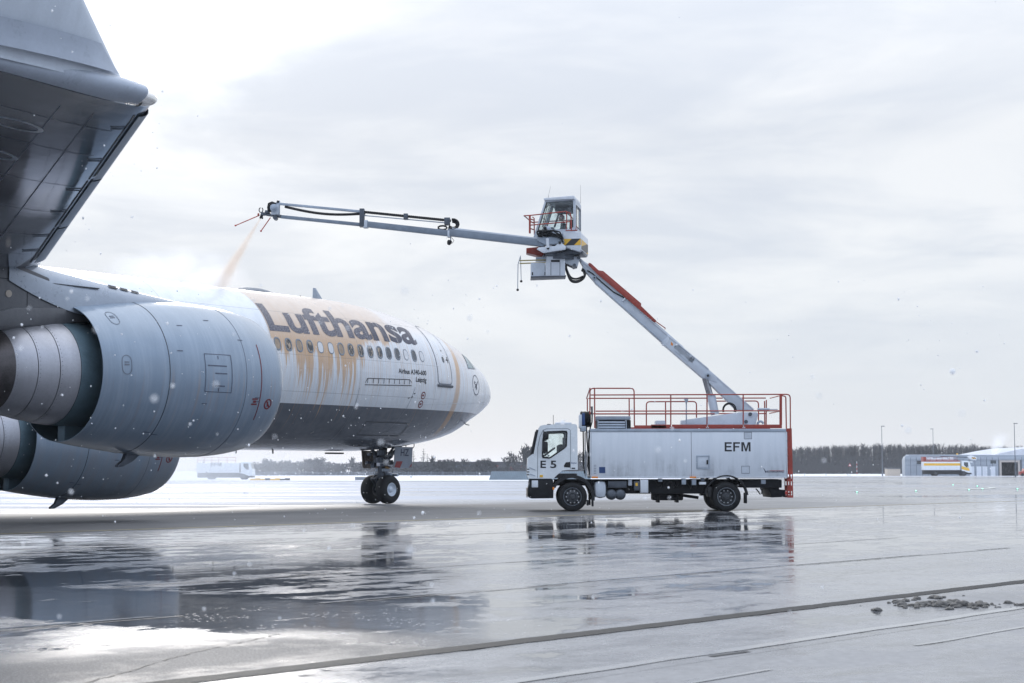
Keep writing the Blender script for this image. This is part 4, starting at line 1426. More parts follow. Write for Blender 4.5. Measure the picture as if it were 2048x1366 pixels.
def engine(d_in, s_e, z_e, mirror=False):
    e = bpy.data.objects.new('engine', None); COL.objects.link(e); e.parent = plane
    o = L(d_in, s_e, z_e); ax = Vector((-1, 0, 0))     # axis points aft (local -x)
    xs = [.09, .14, .2, .3, .42, .6, .8, 1.0, 1.25, 1.5, 1.8, 2.1, 2.4, 2.7, 3.0, 3.3, 3.6, 3.9, 4.1, 4.32, 4.47, 4.50]
    prof = [(x, cowl_s(x)) for x in xs] + [(4.502, 1.262), (4.45, 1.256), (4.1, 1.262), (3.6, 1.275), (2.6, 1.29), (1.2, 1.27)]
    no = len(xs)
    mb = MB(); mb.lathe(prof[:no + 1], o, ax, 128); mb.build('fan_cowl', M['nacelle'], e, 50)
    mb = MB(); mb.lathe(prof[no:], o, ax, 96); mb.build('bypass_duct_wall', M['duct'], e, 50)
    mb = MB(); mb.lathe([(.09, cowl_r(.09)), (.06, 1.325), (.03, 1.295), (.01, 1.265), (0, 1.24), (.01, 1.222), (.04, 1.21), (.12, 1.20), (.3, 1.195), (.9, 1.215), (1.0, 1.22)], o, ax, 96); mb.build('inlet_lip', M['lip'], e, 60)
    # fan
    mb = MB(); mb.lathe([(1.0, 1.22), (1.02, .35), (.75, .22), (.5, .08), (.44, 0)], o, ax, 40)
    for i in range(26):
        an = 2 * math.pi * i / 26
        c, s_ = math.cos(an), math.sin(an); c2, s2 = math.cos(an + .20), math.sin(an + .20)
        mb.add([o + ax * .86 + Vector((0, c * .33, s_ * .33)), o + ax * .99 + Vector((0, c2 * .33, s2 * .33)), o + ax * .99 + Vector((0, c2 * 1.19, s2 * 1.19)), o + ax * .80 + Vector((0, c * 1.19, s_ * 1.19))], [(0, 1, 2, 3)])
    mb.build('fan', M['darksteel'], e, 30)
    # annulus back wall deep inside
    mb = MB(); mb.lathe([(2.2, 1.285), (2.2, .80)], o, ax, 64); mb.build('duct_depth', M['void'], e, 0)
    # core cowl in three flush bands with recessed joints between
    cp = [(2.2, .80), (3.0, .92), (3.6, .97), (4.1, .98), (4.74, .965)]
    mb = MB(); mb.lathe(cp, o, ax, 96); mb.build('inner_fairing', M['duct'], e, 50)
    bands = [(4.75, .962, 5.15, .905), (5.165, .902, 5.57, .835), (5.585, .832, 5.98, .745)]
    for (xa, ra, xb, rb_) in bands:
        mb = MB(); mb.lathe([(xa, ra - .02), (xa, ra)] + [(xa + (xb - xa) * k / 5, ra + (rb_ - ra) * k / 5 + .012 * math.sin(math.pi * k / 5)) for k in range(1, 5)] + [(xb, rb_), (xb, rb_ - .02)], o, ax, 96)
        mb.build('core_cowl', M['core'], e, 40)
        rv = MB()
        for k in range(72):
            an = 2 * math.pi * k / 72
            rv.box(o + ax * (xb - .035) + Vector((0, math.cos(an), math.sin(an))) * (rb_ + .006), (.011, .011, .011))
        q_ = rv.build('rivets', M['darksteel'], e, 0); tag(q_, kind='stuff')
    mb = MB(); mb.lathe([(4.7, .93), (6.0, .72)], o, ax, 64); mb.build('joint_backing', M['seal'], e, 0)
    # hot nozzle
    mb = MB(); mb.lathe([(5.985, .745), (6.1, .715), (6.35, .65), (6.62, .58), (6.63, .565), (6.5, .575), (6.1, .60), (5.4, .63)], o, ax, 80); mb.build('hot_nozzle', M['hotring'], e, 50)
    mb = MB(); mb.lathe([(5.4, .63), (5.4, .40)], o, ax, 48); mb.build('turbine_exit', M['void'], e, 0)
    mb = MB(); mb.lathe([(5.4, .46), (5.9, .475), (6.3, .44), (6.8, .33), (7.2, .18), (7.45, .05), (7.5, 0)], o, ax, 64); mb.build('exhaust_plug', M['plug'], e, 60)
    # lower bifurcation
    mb = MB(); mb.box(o + ax * 3.9 + Vector((0, 0, -1.10)), (1.1, .22, .36), .03); mb.build('lower_bifurcation', M['duct'], e)
    # cowl joints: thin dark rings a hair proud
    for x, w, m in ((3.10, .007, 'seal'), (1.22, .006, 'seam')):
        mb = MB(); mb.lathe([(x - w, cowl_s(x - w) + .001), (x - w, cowl_s(x) + .004), (x + w, cowl_s(x) + .004), (x + w, cowl_s(x + w) + .001)], o, ax, 128); mb.build('cowl_joint', M[m], e, 0)
    # markings on the outboard side
    def pc(x, an, off=.006):
        r = cowl_s(x) + off
        return o + ax * x + Vector((0, -math.cos(R(an)) * r, math.sin(R(an)) * r))
    def cline(mb, pts, w):
        P = [pc(x, an) for x, an in pts]; n_ = [(Vector((0, p.y - o.y, p.z - o.z))).normalized() for p in P]
        vs_, fs = [], []
        for i in range(len(P)):
            t_ = P[min(i + 1, len(P) - 1)] - P[max(i - 1, 0)]
            s_ = t_.cross(n_[i]).normalized() * w / 2
            vs_ += [P[i] - s_, P[i] + s_]
        for i in range(len(P) - 1): fs.append((2 * i, 2 * i + 2, 2 * i + 3, 2 * i + 1))
        mb.add(vs_, fs)
    mb = MB(); cline(mb, [(.80, 28 - 4 * k) for k in range(16)], .022); mb.build('red_line', M['redring'], e, 0)
    mb = MB()
    rect = [(1.62, 17), (2.28, 17)]
    cline(mb, [(1.62, 16.5), (2.28, 16.5)], .014); cline(mb, [(1.62, -11), (2.28, -11)], .014)
    cline(mb, [(1.62, 16.5 - 2.75 * k) for k in range(11)], .014); cline(mb, [(2.28, 16.5 - 2.75 * k) for k in range(11)], .014)
    for an, xa, xb in ((8, 1.75, 2.22), (2.5, 1.75, 2.05), (-6.5, 1.8, 2.05)): cline(mb, [(xa, an), (xb, an)], .022)
    cline(mb, [(1.95, 15.5), (1.95, 13)], .02); cline(mb, [(1.95, -8), (1.95, -10.5)], .02)
    for x, an in ((1.95, 47), (2.7, 40), (1.3, 30), (2.3, -20), (.95, -14), (.92, -17), (3.3, -48), (3.1, -49.5), (2.9, 18)): cline(mb, [(x, an), (x - .13, an)], .018)
    tag(mb.build('marking', M['faint'], e, 0), kind='stuff')
    mb = MB()
    for (cx, ca, hh_) in ((4.02, 6, 7.5), (4.0, 50, 8)):
        ptsr = []
        for k in range(25):
            t_ = 2 * math.pi * k / 24
            ptsr.append((cx + .10 * math.cos(t_), ca + hh_ * (abs(math.sin(t_)) ** .6) * (1 if math.sin(t_) >= 0 else -1)))
        cline(mb, ptsr, .014)
        cline(mb, [(cx + .05, ca), (cx - .05, ca)], .03); cline(mb, [(cx + .05, ca + 2), (cx - .05, ca + 2)], .02)
    mb.build('access_door', M['seam'], e, 0)
    mb = MB()
    ptsr = [(.52 + .10 * math.cos(2 * math.pi * k / 20), -19 + 3.8 * math.sin(2 * math.pi * k / 20)) for k in range(21)]
    cline(mb, ptsr, .03); cline(mb, [(.58, -16.5), (.46, -21.5)], .03); cline(mb, [(.54, -17), (.52, -21)], .035)
    mb.build('warning_mark', M['redring'], e, 0); mb = MB()
    cline(mb, [(1.02, -15), (.86, -15)], .03); cline(mb, [(.98, -17), (.90, -17)], .05); cline(mb, [(1.02, -19), (.86, -19)], .03)
    mb.build('warning_mark', M['redring'], e, 0)
    # drain mast
    mb = MB()
    b0 = o + ax * 2.75 + Vector((0, .0, -cowl_s(2.75) + .04))
    mb.prism([(b0.x + .18, b0.z), (b0.x - .20, b0.z), (b0.x - .26, b0.z - .14), (b0.x - .40, b0.z - .235), (b0.x - .40, b0.z - .28), (b0.x - .28, b0.z - .27), (b0.x - .05, b0.z - .17)], b0.y - .05, b0.y + .05, bevel=.012)
    mb.build('drain_mast', M['darksteel'], e)
    return e


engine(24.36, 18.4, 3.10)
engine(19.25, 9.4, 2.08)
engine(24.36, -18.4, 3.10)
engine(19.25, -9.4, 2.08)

# -- wings
def wing_mat():
    m, q, b, t = principled('wing_skin')
    co = nd(t.nodes, 'ShaderNodeTexCoord').outputs['Object']
    n = q.noise(q.vscale(co, (.5, .22, 1)), 1.2, 5, .6, .4)
    n2_ = q.noise(q.vscale(co, (.35, 2.5, 1)), 3.0, 4, .6)
    f = q.m('ADD', q.m('MULTIPLY', n, .7), q.m('MULTIPLY', n2_, .3))
    q.put(b.inputs['Base Color'], q.mix(q.step(f, .35, .65), (.25, .275, .32), (.42, .45, .50)))
    q.put(b.inputs['Roughness'], q.lin(f, .3, .7, .05, .16))
    b.inputs['Metallic'].default_value = .55
    bn = nd(t.nodes, 'ShaderNodeBump'); bn.inputs['Strength'].default_value = .35; bn.inputs['Distance'].default_value = .01
    q.put(bn.inputs['Height'], q.m('ADD', q.noise(q.vscale(co, (.8, .25, 1)), 1.6, 3), q.m('MULTIPLY', n2_, .12))); t.links.new(bn.outputs[0], b.inputs['Normal'])
    return m
M['wing'] = wing_mat()
# span, LE distance, chord, LE height, thickness ratio
WS = [(2.2, 19.6, 12.6, 3.35, .13), (9.4, 23.96, 8.9, 4.15, .115), (14.0, 26.72, 7.3, 4.72, .11), (18.4, 29.36, 5.9, 5.12, .105), (24.5, 33.02, 4.35, 5.22, .10), (30.2, 36.50, 2.9, 5.22, .10)]


def wsec(s):
    for a, b in zip(WS[:-1], WS[1:]):
        if s <= b[0] or b is WS[-1]:
            f = (s - a[0]) / (b[0] - a[0]); return [x + (y - x) * f for x, y in zip(a, b)]


def naca(c, tr, upper):
    y = 5 * tr * (.2969 * math.sqrt(c) - .126 * c - .3516 * c * c + .2843 * c ** 3 - .1036 * c ** 4)
    camb = .018 * math.sin(math.pi * c)
    return camb + y if upper else camb - y * .92


def wpt(s, c, upper, off=0.0, side=1):
    _, d0, ch, z0, tr = wsec(s)
    tw = R(2.2 - 3.0 * (s - 2.2) / 28)
    zz_ = naca(c, tr, upper) * ch + (off if upper else -off)
    return L(d0 + c * ch, s * side, z0 + zz_ - math.tan(tw) * c * ch * .4)


for side in (1, -1):
    mb = MB()
    cs = [.5 * (1 - math.cos(math.pi * k / 14)) for k in range(15)]
    loop = [(c, True) for c in reversed(cs)] + [(c, False) for c in cs[1:]]
    ss = [2.2 + 28 * k / 36 for k in range(37)]
    mb.grid(lambda i, j: wpt(ss[round(i * 36)], *loop[round(j * (len(loop) - 1))], 0, side), 36, len(loop) - 1)
    # tip cap
    tip = [wpt(30.2, c, u_, 0, side) for c, u_ in loop]
    mb.add(tip, [tuple(range(len(tip)))])
    mb.build('wing', M['wing'], plane, 45)
    # leading edge slat segments, a little proud of the wing
    segs = [(10.6, 14.0), (14.1, 17.4), (19.3, 22.6), (22.7, 26.2), (26.3, 29.8)]
    for sa, sb in segs:
        mb = MB()
        lp = [(.16 * (1 - k / 8) ** 2, True) for k in range(9)] + [(.046 * (k / 7) ** 2, False) for k in range(1, 8)]
        mb.grid(lambda i, j: wpt(sa + (sb - sa) * i, lp[round(j * 15)][0], lp[round(j * 15)][1], .013, side) + L(-.03, 0, 0), 8, 15)
        mb.build('slat', M['steel'], plane, 60)
        g_ = MB(); g_.grid(lambda i, j: wpt(sa + (sb - sa) * i, .050 + .007 * j, False, .004, side), 8, 1); g_.build('slat_gap', M['seal'], plane, 0)
    # underside detail
    mb = MB()
    for c, sa, sb in ((.22, 12, 29.6), (.36, 12, 29.6), (.62, 12, 29.8)):
        mb.grid(lambda i, j: wpt(sa + (sb - sa) * i, c + .004 * j, False, .004, side), 30, 1)
    for s_ in (20.2, 22.0, 23.9, 25.8, 27.7, 29.0):
        mb.grid(lambda i, j: wpt(s_ + .016 * j, .10 + .84 * i, False, .004, side), 20, 1)
    mb.build('panel_joint', M['seam'], plane, 0)
    for s_ in (19.6, 21.4, 23.2, 25.0, 26.8, 28.4):
        mb = MB()
        c0 = wpt(s_, .46, False, .006, side); nn = 26
        vs_ = []
        for k in range(nn):
            an = 2 * math.pi * k / nn
            for rr_, of in ((.20, .006), (.235, .010), (.255, .004)):
                ch = wsec(s_)[2]
                vs_.append(wpt(s_ + rr_ * .85 * math.cos(an), .46 + rr_ * 1.5 * math.sin(an) / ch, False, of, side))
        mb.add(vs_, [(3 * k + j, 3 * ((k + 1) % nn) + j, 3 * ((k + 1) % nn) + j + 1, 3 * k + j + 1) for k in range(nn) for j in range(2)])
        mb.build('fuel_tank_panel', M['steel'], plane, 40)
    mb = MB()
    for s_ in (20.6, 22.0, 24.0, 25.6, 27.5, 29.2):
        p, q_ = wpt(s_, .055, False, .012, side), wpt(s_ - .05, .115, False, .012, side)
        mb.tube([p, p.lerp(q_, .8), q_], .009, 6)
    mb.build('slat_track', M['darksteel'], plane)
    # flap track fairings
    for s_ in (12.0, 16.2, 20.6, 24.6):
        mb = MB(); ch = wsec(s_)[2]; p0 = wpt(s_, .62, False, 0, side); p1 = wpt(s_, 1.0, True, 0, side) + L(.9, 0, -.25)
        ax = p1 - p0
        mb.lathe([(0, .02), (.25, .13), (.8, .2), (ax.length * .6, .2), (ax.length * .9, .1), (ax.length, .01)], p0 + Vector((0, 0, -.12)), ax, 20)
        mb.build('flap_fairing', M['wing'], plane, 60)
    # tip fairing rolled outboard and its clear lamp at the front
    mb = MB()
    def tipf(i, j):
        c = .10 + .90 * i
        an = R(-78 + 156 * j)
        u_, l_ = wpt(30.2, c, True, 0, side), wpt(30.2, c, False, 0, side)
        m_ = (u_ + l_) / 2; h_ = (u_ - l_).length / 2 + .006
        bul = .28 * (1 - i * .75)
        return m_ + Vector((0, -side * bul * math.cos(an), h_ * math.sin(an)))
    mb.grid(tipf, 20, 14); M['tipgrey'] = M.get('tipgrey') or mat('wing_tip_paint', (.40, .445, .52), .3, .0, var=.1, scale=3)
    mb.build('wing_tip_fairing', M['tipgrey'], plane, 50)
    # winglet
    cant, hgt_, sweep = R(20), 2.35, math.tan(R(46))
    rd, rc, tcx = 36.44 + .62, 2.22, .95
    bz = wpt(30.2, .5, True, 0, side).z
    mb = MB()
    lp = [(c, 1) for c in reversed(cs)] + [(c, -1) for c in cs[1:]]
    def wl_(i, j):
        c, sg = lp[round(j * (len(lp) - 1))]
        h = -.12 + (hgt_ + .12) * i
        ch = rc + (tcx - rc) * max(0, i)
        d0 = rd + max(-.1, h) * sweep
        th = (naca(c, .075, True) - .018 * math.sin(math.pi * c)) * ch * sg
        sp = 30.32 + max(0, h) * math.tan(cant)
        return L(d0 + c * ch, (sp + th * math.cos(cant)) * side, bz + h - th * math.sin(cant))
    mb.grid(wl_, 14, len(lp) - 1)
    M['winglet'] = M.get('winglet') or mat('winglet_paint', (.56, .61, .68), .36, .0, var=.08, streak=True, scale=5)
    mb.build('winglet', M['winglet'], plane, 50)
    mb = MB()
    def wf(i, j):
        c = .02 + .96 * i; h = .01 + .26 * j
        ch = rc; d0 = rd + h * sweep
        th = naca(c, .075, True) * ch + .012 + (.05 * (1 - j) ** 2)
        return L(d0 + c * ch, (30.32 + h * math.tan(cant) + th * math.cos(cant)) * side, bz + h - .05)
    mb.grid(wf, 16, 4); mb.build('winglet_root_fairing', M['tipgrey'], plane, 40)
    # navigation lamp
    mb = MB()
    c0 = wpt(30.15, .0, True, 0, side)
    def lamp(i, j):
        u_ = i
        an = 2 * math.pi * j
        ce = c0 + L(.44 - .44 * u_, (.10 - .03 * u_) * side, .02)
        r_ = .12 * math.sqrt(max(0, 1 - u_ ** 2.2))
        return ce + Vector((0, math.cos(an) * r_ * 1.15, math.sin(an) * r_))
    mb.grid(lamp, 14, 20)
    M['lampglass'] = M.get('lampglass') or glass_mat('clear_lamp_cover', (.90, .92, .91), 1.0, .06)
    lp_ = mb.build('navigation_lamp', M['lampglass'], plane, 60)
    b_ = MB(); b_.box(c0 + L(.24, .09 * side, -.03), (.16, .10, .04), .02); b_.build('lamp_base', M['metal'], lp_)
    b_ = MB(); b_.lathe([(0, .032), (.05, .032), (.07, .02), (.08, 0)], c0 + L(.17, .09 * side, .02), L(-1, .1 * side, 0), 14)
    b_.build('bulb', mat('green_bulb', (.03, .30, .25), .15) if side == 1 else M['redbright'], lp_)
    b_ = MB(); b_.lathe([(0, .119), (.03, .114)], c0 + L(.285, .092 * side, .02), L(-1, 0, 0), 24); b_.build('lamp_ring', M['black'], lp_)

# -- pylons
M['pylon'] = mat('pylon_paint', (.105, .108, .118), .36, .25, var=.22, scale=2.0, streak=True)
M['pylonlight'] = mat('pylon_fairing_paint', (.34, .38, .44), .30, .2, var=.12, scale=2.0)
for side in (1, -1):
    for (di, s_, ze) in ((24.25, 18.4, 3.10), (19.25, 9.4, 2.08)):
        w0 = wsec(s_)
        zle = w0[3]; dle = w0[1]
        e = bpy.data.objects.new('pylon', None); COL.objects.link(e); e.parent = plane
        # forward hump riding over the cowl
        d_a, d_b = di + 1.25, dle + .9
        def hump(i, j):
            d = d_a + (d_b - d_a) * i
            top = ze + 1.53 + (zle + .06 - ze - 1.53) * (i ** 1.25)
            wd = .05 + .31 * min(1, i * 2.2) ** .8
            k = max(0.0, (d - di - 4.4) / (d_b - di - 4.4))
            base = (ze + cowl_s(min(4.45, max(0, d - di))) * .97 - .10) * (1 - k) + (top - .42) * k
            an = R(-5 + 190 * j)
            h_ = max(.02, top - base)
            return L(d, side * (s_ + wd * math.cos(an)), base + h_ * math.sin(an) ** .65 if math.sin(an) > 0 else base - .06)
        mb = MB(); mb.grid(hump, 26, 18); mb.build('pylon_fairing', M['pylonlight'], e, 50)
        mb = MB()
        pts = [(di + 3.0, ze + 1.2), (di + 4.3, ze + .98), (di + 5.4, ze + .80), (di + 6.6, ze + .62), (di + 7.6, ze + .90), (di + 9.2, zle - .55), (di + 9.2, zle - .1), (dle + .9, zle - .05), (dle + .05, zle - .28), (di + 4.3, ze + 1.25), (di + 3.0, ze + 1.25)]
        mb.prism([(-d, z) for d, z in pts], -side * s_ - .33, -side * s_ + .33, bevel=.05)
        mb.build('pylon_box', M['pylon'], e)
        mb = MB()
        js = .30 if side > 0 else .30
        for k in range(3):
            i0 = .36 + .058 * k
            q4 = [hump(i0, js - .045), hump(i0 + .042, js - .04), hump(i0 + .042, js + .04), hump(i0, js + .045)]
            nrm = (q4[1] - q4[0]).cross(q4[3] - q4[0]).normalized(); nrm = nrm if nrm.z > 0 else -nrm
            mb.add([v_ + nrm * .02 for v_ in q4], [(0, 1, 2, 3)])
        mb.build('vent_slot', M['seal'], e)
        # heat shield step beside the core
        mb = MB(); mb.prism([(-di - 4.75, ze + .9), (-di - 6.1, ze + .74), (-di - 6.75, ze + .60), (-di - 6.9, ze + .82), (-di - 5.9, ze + 1.12), (-di - 4.75, ze + 1.2)], -side * s_ - .36, -side * s_ + .36, bevel=.04)
        mb.build('aft_fairing', M['pylon'], e)
        mb = MB()
        for d, z0, z1 in ((di + 4.9, ze + 1.02, zle - .55), (di + 5.6, ze + .9, zle - .4), (di + 6.6, ze + .8, zle - .3)):
            mb.span((-d - .008, -side * s_ - .334, z0), (-d + .008, -side * s_ + .334, z1))
        mb.span((-di - 7.2, -side * s_ - .334, ze + 1.62), (-di - 4.0, -side * s_ + .334, ze + 1.635))
        mb.build('pylon_joint', M['seal'], e, 0)
        mb = MB()
        for d, z in ((di + 5.1, ze + 1.42), (di + 6.0, ze + 1.36)):
            mb.cyl((-d, -side * s_ - .345, z), (-d, -side * s_ + .345, z), .065, n=18)
        mb.build('access_cap', M['beige'], e)

# -- nose gear
ng = bpy.data.objects.new('nose_gear', None); COL.objects.link(ng); ng.parent = plane
TR = .56
for s_ in (-.40, .40):
    mb = MB()
    prof = [(-.20, .26), (-.205, .30), (-.215, .36), (-.215, .44), (-.19, .51), (-.14, .545), (-.08, .557), (0, .56), (.08, .557), (.14, .545), (.19, .51), (.215, .44), (.215, .36), (.205, .30), (.20, .26)]
    o = L(0, s_, TR)
    mb.lathe(prof, o, (0, 1, 0), 56)
    tyre = mb.build('nose_wheel', M['rubber'], ng, 40)
    mb = MB()
    for x in (-.09, -.03, .03, .09): mb.lathe([(x - .006, .553), (x - .006, .5605), (x + .006, .5605), (x + .006, .553)], o, (0, 1, 0), 56)
    for sg in (-1, 1):
        mb.use(0)
    mb = MB()
    for sg in (-1, 1):
        mb.lathe([(sg * .195, .275), (sg * .205, .255), (sg * .19, .23), (sg * .15, .21), (sg * .13, .13), (sg * .15, .115), (sg * .17, .10), (sg * .185, .06), (sg * .19, 0)], o, (0, 1, 0), 36)
    mb.build('nose_wheel_rim', M['rimlight'] if s_ > 0 else M['rim'], ng, 35)
mb = MB(); mb.cyl(L(0, -.3, TR), L(0, .3, TR), .075, n=16)
mb.cyl(L(0, 0, TR - .05), L(-.02, 0, 1.25), .085, n=18)
mb.build('axle_and_piston', M['metal'], ng)
mb = MB(); mb.cyl(L(-.02, 0, 1.05), L(-.10, 0, 2.35), .14, .15, 20); mb.cyl(L(-.02, 0, 1.08), L(-.025, 0, 1.2), .19, n=20)
mb.cyl(L(-.04, 0, 1.45), L(-.045, 0, 1.56), .19, n=20)
mb.build('oleo_strut', M['darksteel'], ng)
mb = MB()
for s_ in (-.11, .11):
    mb.bar(L(.08, s_, 1.12), L(.42, s_ * .8, .98), .05, .09); mb.bar(L(.42, s_ * .8, .98), L(.10, s_, .62), .05, .09)
mb.cyl(L(.42, -.14, .98), L(.42, .14, .98), .04, n=10)
mb.build('torque_link', M['darksteel'], ng)
mb = MB()
mb.cyl(L(-.15, -.42, 1.16), L(-.15, .42, 1.16), .065, n=14); mb.cyl(L(-.2, .05, 1.16), L(-.62, .10, 1.20), .045, n=10)
mb.cyl(L(-.32, .18, 1.13), L(-.32, .62, 1.13), .06, n=12)
mb.box(L(-.1, .0, 1.32), (.3, .5, .12), .03)
mb.build('steering_cylinder', M['steel'], ng)
mb = MB(); mb.cyl(L(-.15, 0, 1.6), L(-1.25, 0, 2.35), .075, n=12); mb.cyl(L(-.12, -.1, 1.75), L(.7, -.2, 2.4), .06, n=12); mb.cyl(L(-.12, .14, 1.72), L(-.6, .3, 2.4), .05, n=10)
mb.build('drag_brace', M['darksteel'], ng)
mb = MB(); rg = random.Random(3)
for k in range(11):
    a0 = rg.uniform(0, 6.28); r_ = .19
    mb.tube([L(-.08 + r_ * math.cos(a0 + .12 * i), r_ * math.sin(a0 + .12 * i), 2.3 - .12 * i) for i in range(10)], .014, 5)
mb.build('hydraulic_hose', M['hose'], ng)
mb = MB(); mb.lathe([(0, .04), (.05, .13), (.12, .15), (.14, .145), (.10, .10)], L(-.12, .30, 1.92), L(-1, .25, .05), 20); mb.lathe([(0, .04), (.05, .11), (.12, .13), (.14, .125), (.10, .09)], L(-.12, -.28, 1.9), L(-1, -.1, .05), 20)
mb.box(L(-.1, 0, 1.86), (.12, .7, .1), .02); mb.box(L(.12, .1, 1.62), (.2, .25, .3), .03); mb.box(L(-.22, -.12, 1.55), (.18, .2, .22), .03)
mb.build('taxi_lamp', M['metal'], ng)
mb = MB(); mb.box(L(-.12, .22, 1.42), (.16, .2, .1), .02); mb.build('brass_fitting', mat('bronze_fitting', (.35, .22, .10), .35, .8), ng)
mb = MB(); rg = random.Random(12)
for k in range(26):
    c_ = L(rg.uniform(-.42, .32), rg.uniform(-.42, .40), rg.uniform(1.45, 2.05))
    if k % 3: mb.box(c_, (rg.uniform(.06, .26), rg.uniform(.06, .26), rg.uniform(.05, .24)), .012)
    else:
        d_c = Vector((rg.gauss(0, 1), rg.gauss(0, 1), rg.gauss(0, .6))).normalized() * rg.uniform(.12, .26); mb.cyl(c_ - d_c, c_ + d_c, rg.uniform(.025, .06), n=10)
tag(mb.build('gear_mechanism', M['darksteel'], ng), kind='stuff')
# doors: pale outer one with letters on the near side, dark inner face of the far one
def gear_door(name, d0, d1, s_, z0, z1, flare, m, parent):
    mb = MB()
    vs_ = []
    for dx_ in (0, .03):
        for (d, z) in ((d0, z0 + .05), (d0 + .06, z0), (d1 - .06, z0 - .02), (d1, z0 + .06), (d1, z1), (d0, z1)):
            sgn = 1 if s_ > 0 else -1
            vs_.append(L(d, s_ + sgn * flare * (z1 - z) - sgn * dx_, z))
    n = 6
    mb.add(vs_, [tuple(range(n)), tuple(reversed(range(n, 2 * n)))] + [(i, (i + 1) % n, n + (i + 1) % n, n + i) for i in range(n)])
    return mb.build(name, m, parent, 0)
M['doorgrey'] = mat('gear_door_grey', (.19, .215, .255), .4, var=.12)
M['doorin'] = mat('gear_door_inside', (.17, .135, .11), .5, var=.4, scale=5)
M['doorred'] = mat('dull_red_patch', (.20, .018, .018), .45)
gd = gear_door('gear_door', -1.06, -.02, .74, 1.40, 2.22, -.06, M['doorgrey'], ng)
def on_door(d, z): return L(d, .74 - .06 * (2.22 - z) + .006, z)
v, f, (x0, x1, y0, y1) = text_data("HZ", .015)
c_ = text_data("H", .015)[2]; k_ = .27 / (c_[3] - c_[2])
MB().add([on_door(-.36 - (q_.x - x0) * k_ * .95, 1.87 + (q_.y - c_[2]) * k_) for q_ in v], f).build('lettering', M['navy'], ng, 0)
MB().add([on_door(-.03, 1.43), on_door(-.36, 1.40), on_door(-.50, 1.66), on_door(-.14, 1.66)], [(0, 1, 2, 3)]).build('red_patch', M['doorred'], ng, 0)
MB().add([on_door(-.88, 1.40), on_door(-1.04, 1.47), on_door(-1.055, 1.60)], [(0, 1, 2)]).build('red_patch', M['doorred'], ng, 0)
gear_door('gear_door', -.66, .26, -.80, 1.40, 2.08, -.10, M['doorin'], ng)
mb = MB()
for d, z in ((-.5, 1.55), (-.2, 1.5), (.1, 1.55)): mb.box(L(d, -.72, z + .2), (.05, .05, .5), .01)
mb.tube([L(-.05, -.70, 1.75), L(-.2, -.68, 1.95), L(-.38, -.69, 1.85), L(-.30, -.69, 1.6)], .03, 6)
mb.build('door_rib', M['doorin'], ng)
# dark well the leg comes out of
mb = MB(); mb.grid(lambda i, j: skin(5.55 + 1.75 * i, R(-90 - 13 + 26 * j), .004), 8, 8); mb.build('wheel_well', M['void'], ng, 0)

# ---------------------------------------------------------------- de-icing truck with raised boom
YN, YF = 52.6, 55.05
YC = (YN + YF) / 2
T0 = at(1320, 1022, YC); T0.z = 0
truck = empty('deicing_truck', T0, 'white two axle de-icing truck with red railings and raised boom', 'de-icing truck')
GZ = at(1320, 1022, YN).z      # tiny height residue at the near wheels


def P(px, py, Y=YN):
    p = at(px, py, Y) - T0
    p.z -= GZ if Y == YN else 0
    return p


def xz(pts, Y=YN): return [(P(a, b, Y).x, P(a, b, Y).z) for a, b in pts]


def c7(u, v): return (1030 + u * .21962, 740 + v * .21962)
def c8(u, v): return (1300 + u * .21962, 740 + v * .21962)
def c6(u, v): return (1140 + u * .26361, 500 + v * .26361)
def c5(u, v): return (1000 + u * .19040, 360 + v * .19040)
def c4(u, v): return (440 + u * .28516, 360 + v * .28516)


yn, yf = YN - YC, YF - YC      # local y of the near and far side


# -- cab
cab = bpy.data.objects.new('cab', None); COL.objects.link(cab); cab.parent = truck
out = [c7(*q_) for q_ in ((128, 985), (114, 960), (112, 880), (116, 795), (160, 760), (182, 650), (205, 542), (228, 506), (262, 497), (380, 490), (545, 489), (562, 496), (568, 520), (572, 905), (480, 906), (430, 912), (392, 945), (350, 985))]
win = [c7(*q_) for q_ in ((262, 563), (300, 556), (440, 550), (470, 553), (476, 570), (471, 690), (450, 712), (330, 795), (310, 802), (252, 797), (246, 780), (250, 640))]
M['cabwhite'] = mat('cab_white_paint', (.66, .70, .735), .26, var=.06, coat=.3, scale=2)
for y0, y1 in ((yn, yn + .045), (yf - .045, yf)):
    MB().prism(xz(out), y0, y1, [xz(win)]).build('cab_side', M['cabwhite'], cab, 30)
    ym = (y0 + y1) / 2
    MB().prism(xz(win), ym - .004, ym + .004).build('side_window', M['glass'], cab, 0)
    cx = sum(a for a, b in win) / len(win); cy_ = sum(b for a, b in win) / len(win)
    inn = [(a + (cx - a) * .085, b + (cy_ - b) * .085) for a, b in win]
    MB().prism(xz([(a + (a - cx) * .02, b + (b - cy_) * .02) for a, b in win]), y0 - .006 if y0 < 0 else y0 + .01, y1 - .012 if y0 < 0 else y1 + .006, [xz(inn)]).build('window_seal', M['black'], cab, 0)
o_ = xz(out)
mb = MB()
def shell(i0, i1, ia=.045):
    for i in range(i0, i1):
        a, b = o_[i], o_[i + 1]
        mb.add([(a[0], yn + ia, a[1]), (b[0], yn + ia, b[1]), (b[0], yf - ia, b[1]), (a[0], yf - ia, a[1])], [(0, 1, 2, 3)])
shell(0, 4); shell(6, 13)
mb.build('cab_shell', M['cabwhite'], cab, 40)
mb = MB(); shell(4, 6); mb.build('windscreen', M['glass'], cab, 0)
mb = MB()
a, b = o_[5], o_[6]
mb.tube([(o_[4][0], yn + .03, o_[4][1]), (o_[5][0], yn + .03, o_[5][1]), (o_[6][0], yn + .03, o_[6][1])], .045, 8)
mb.build('windscreen_pillar', M['black'], cab); mb = MB()
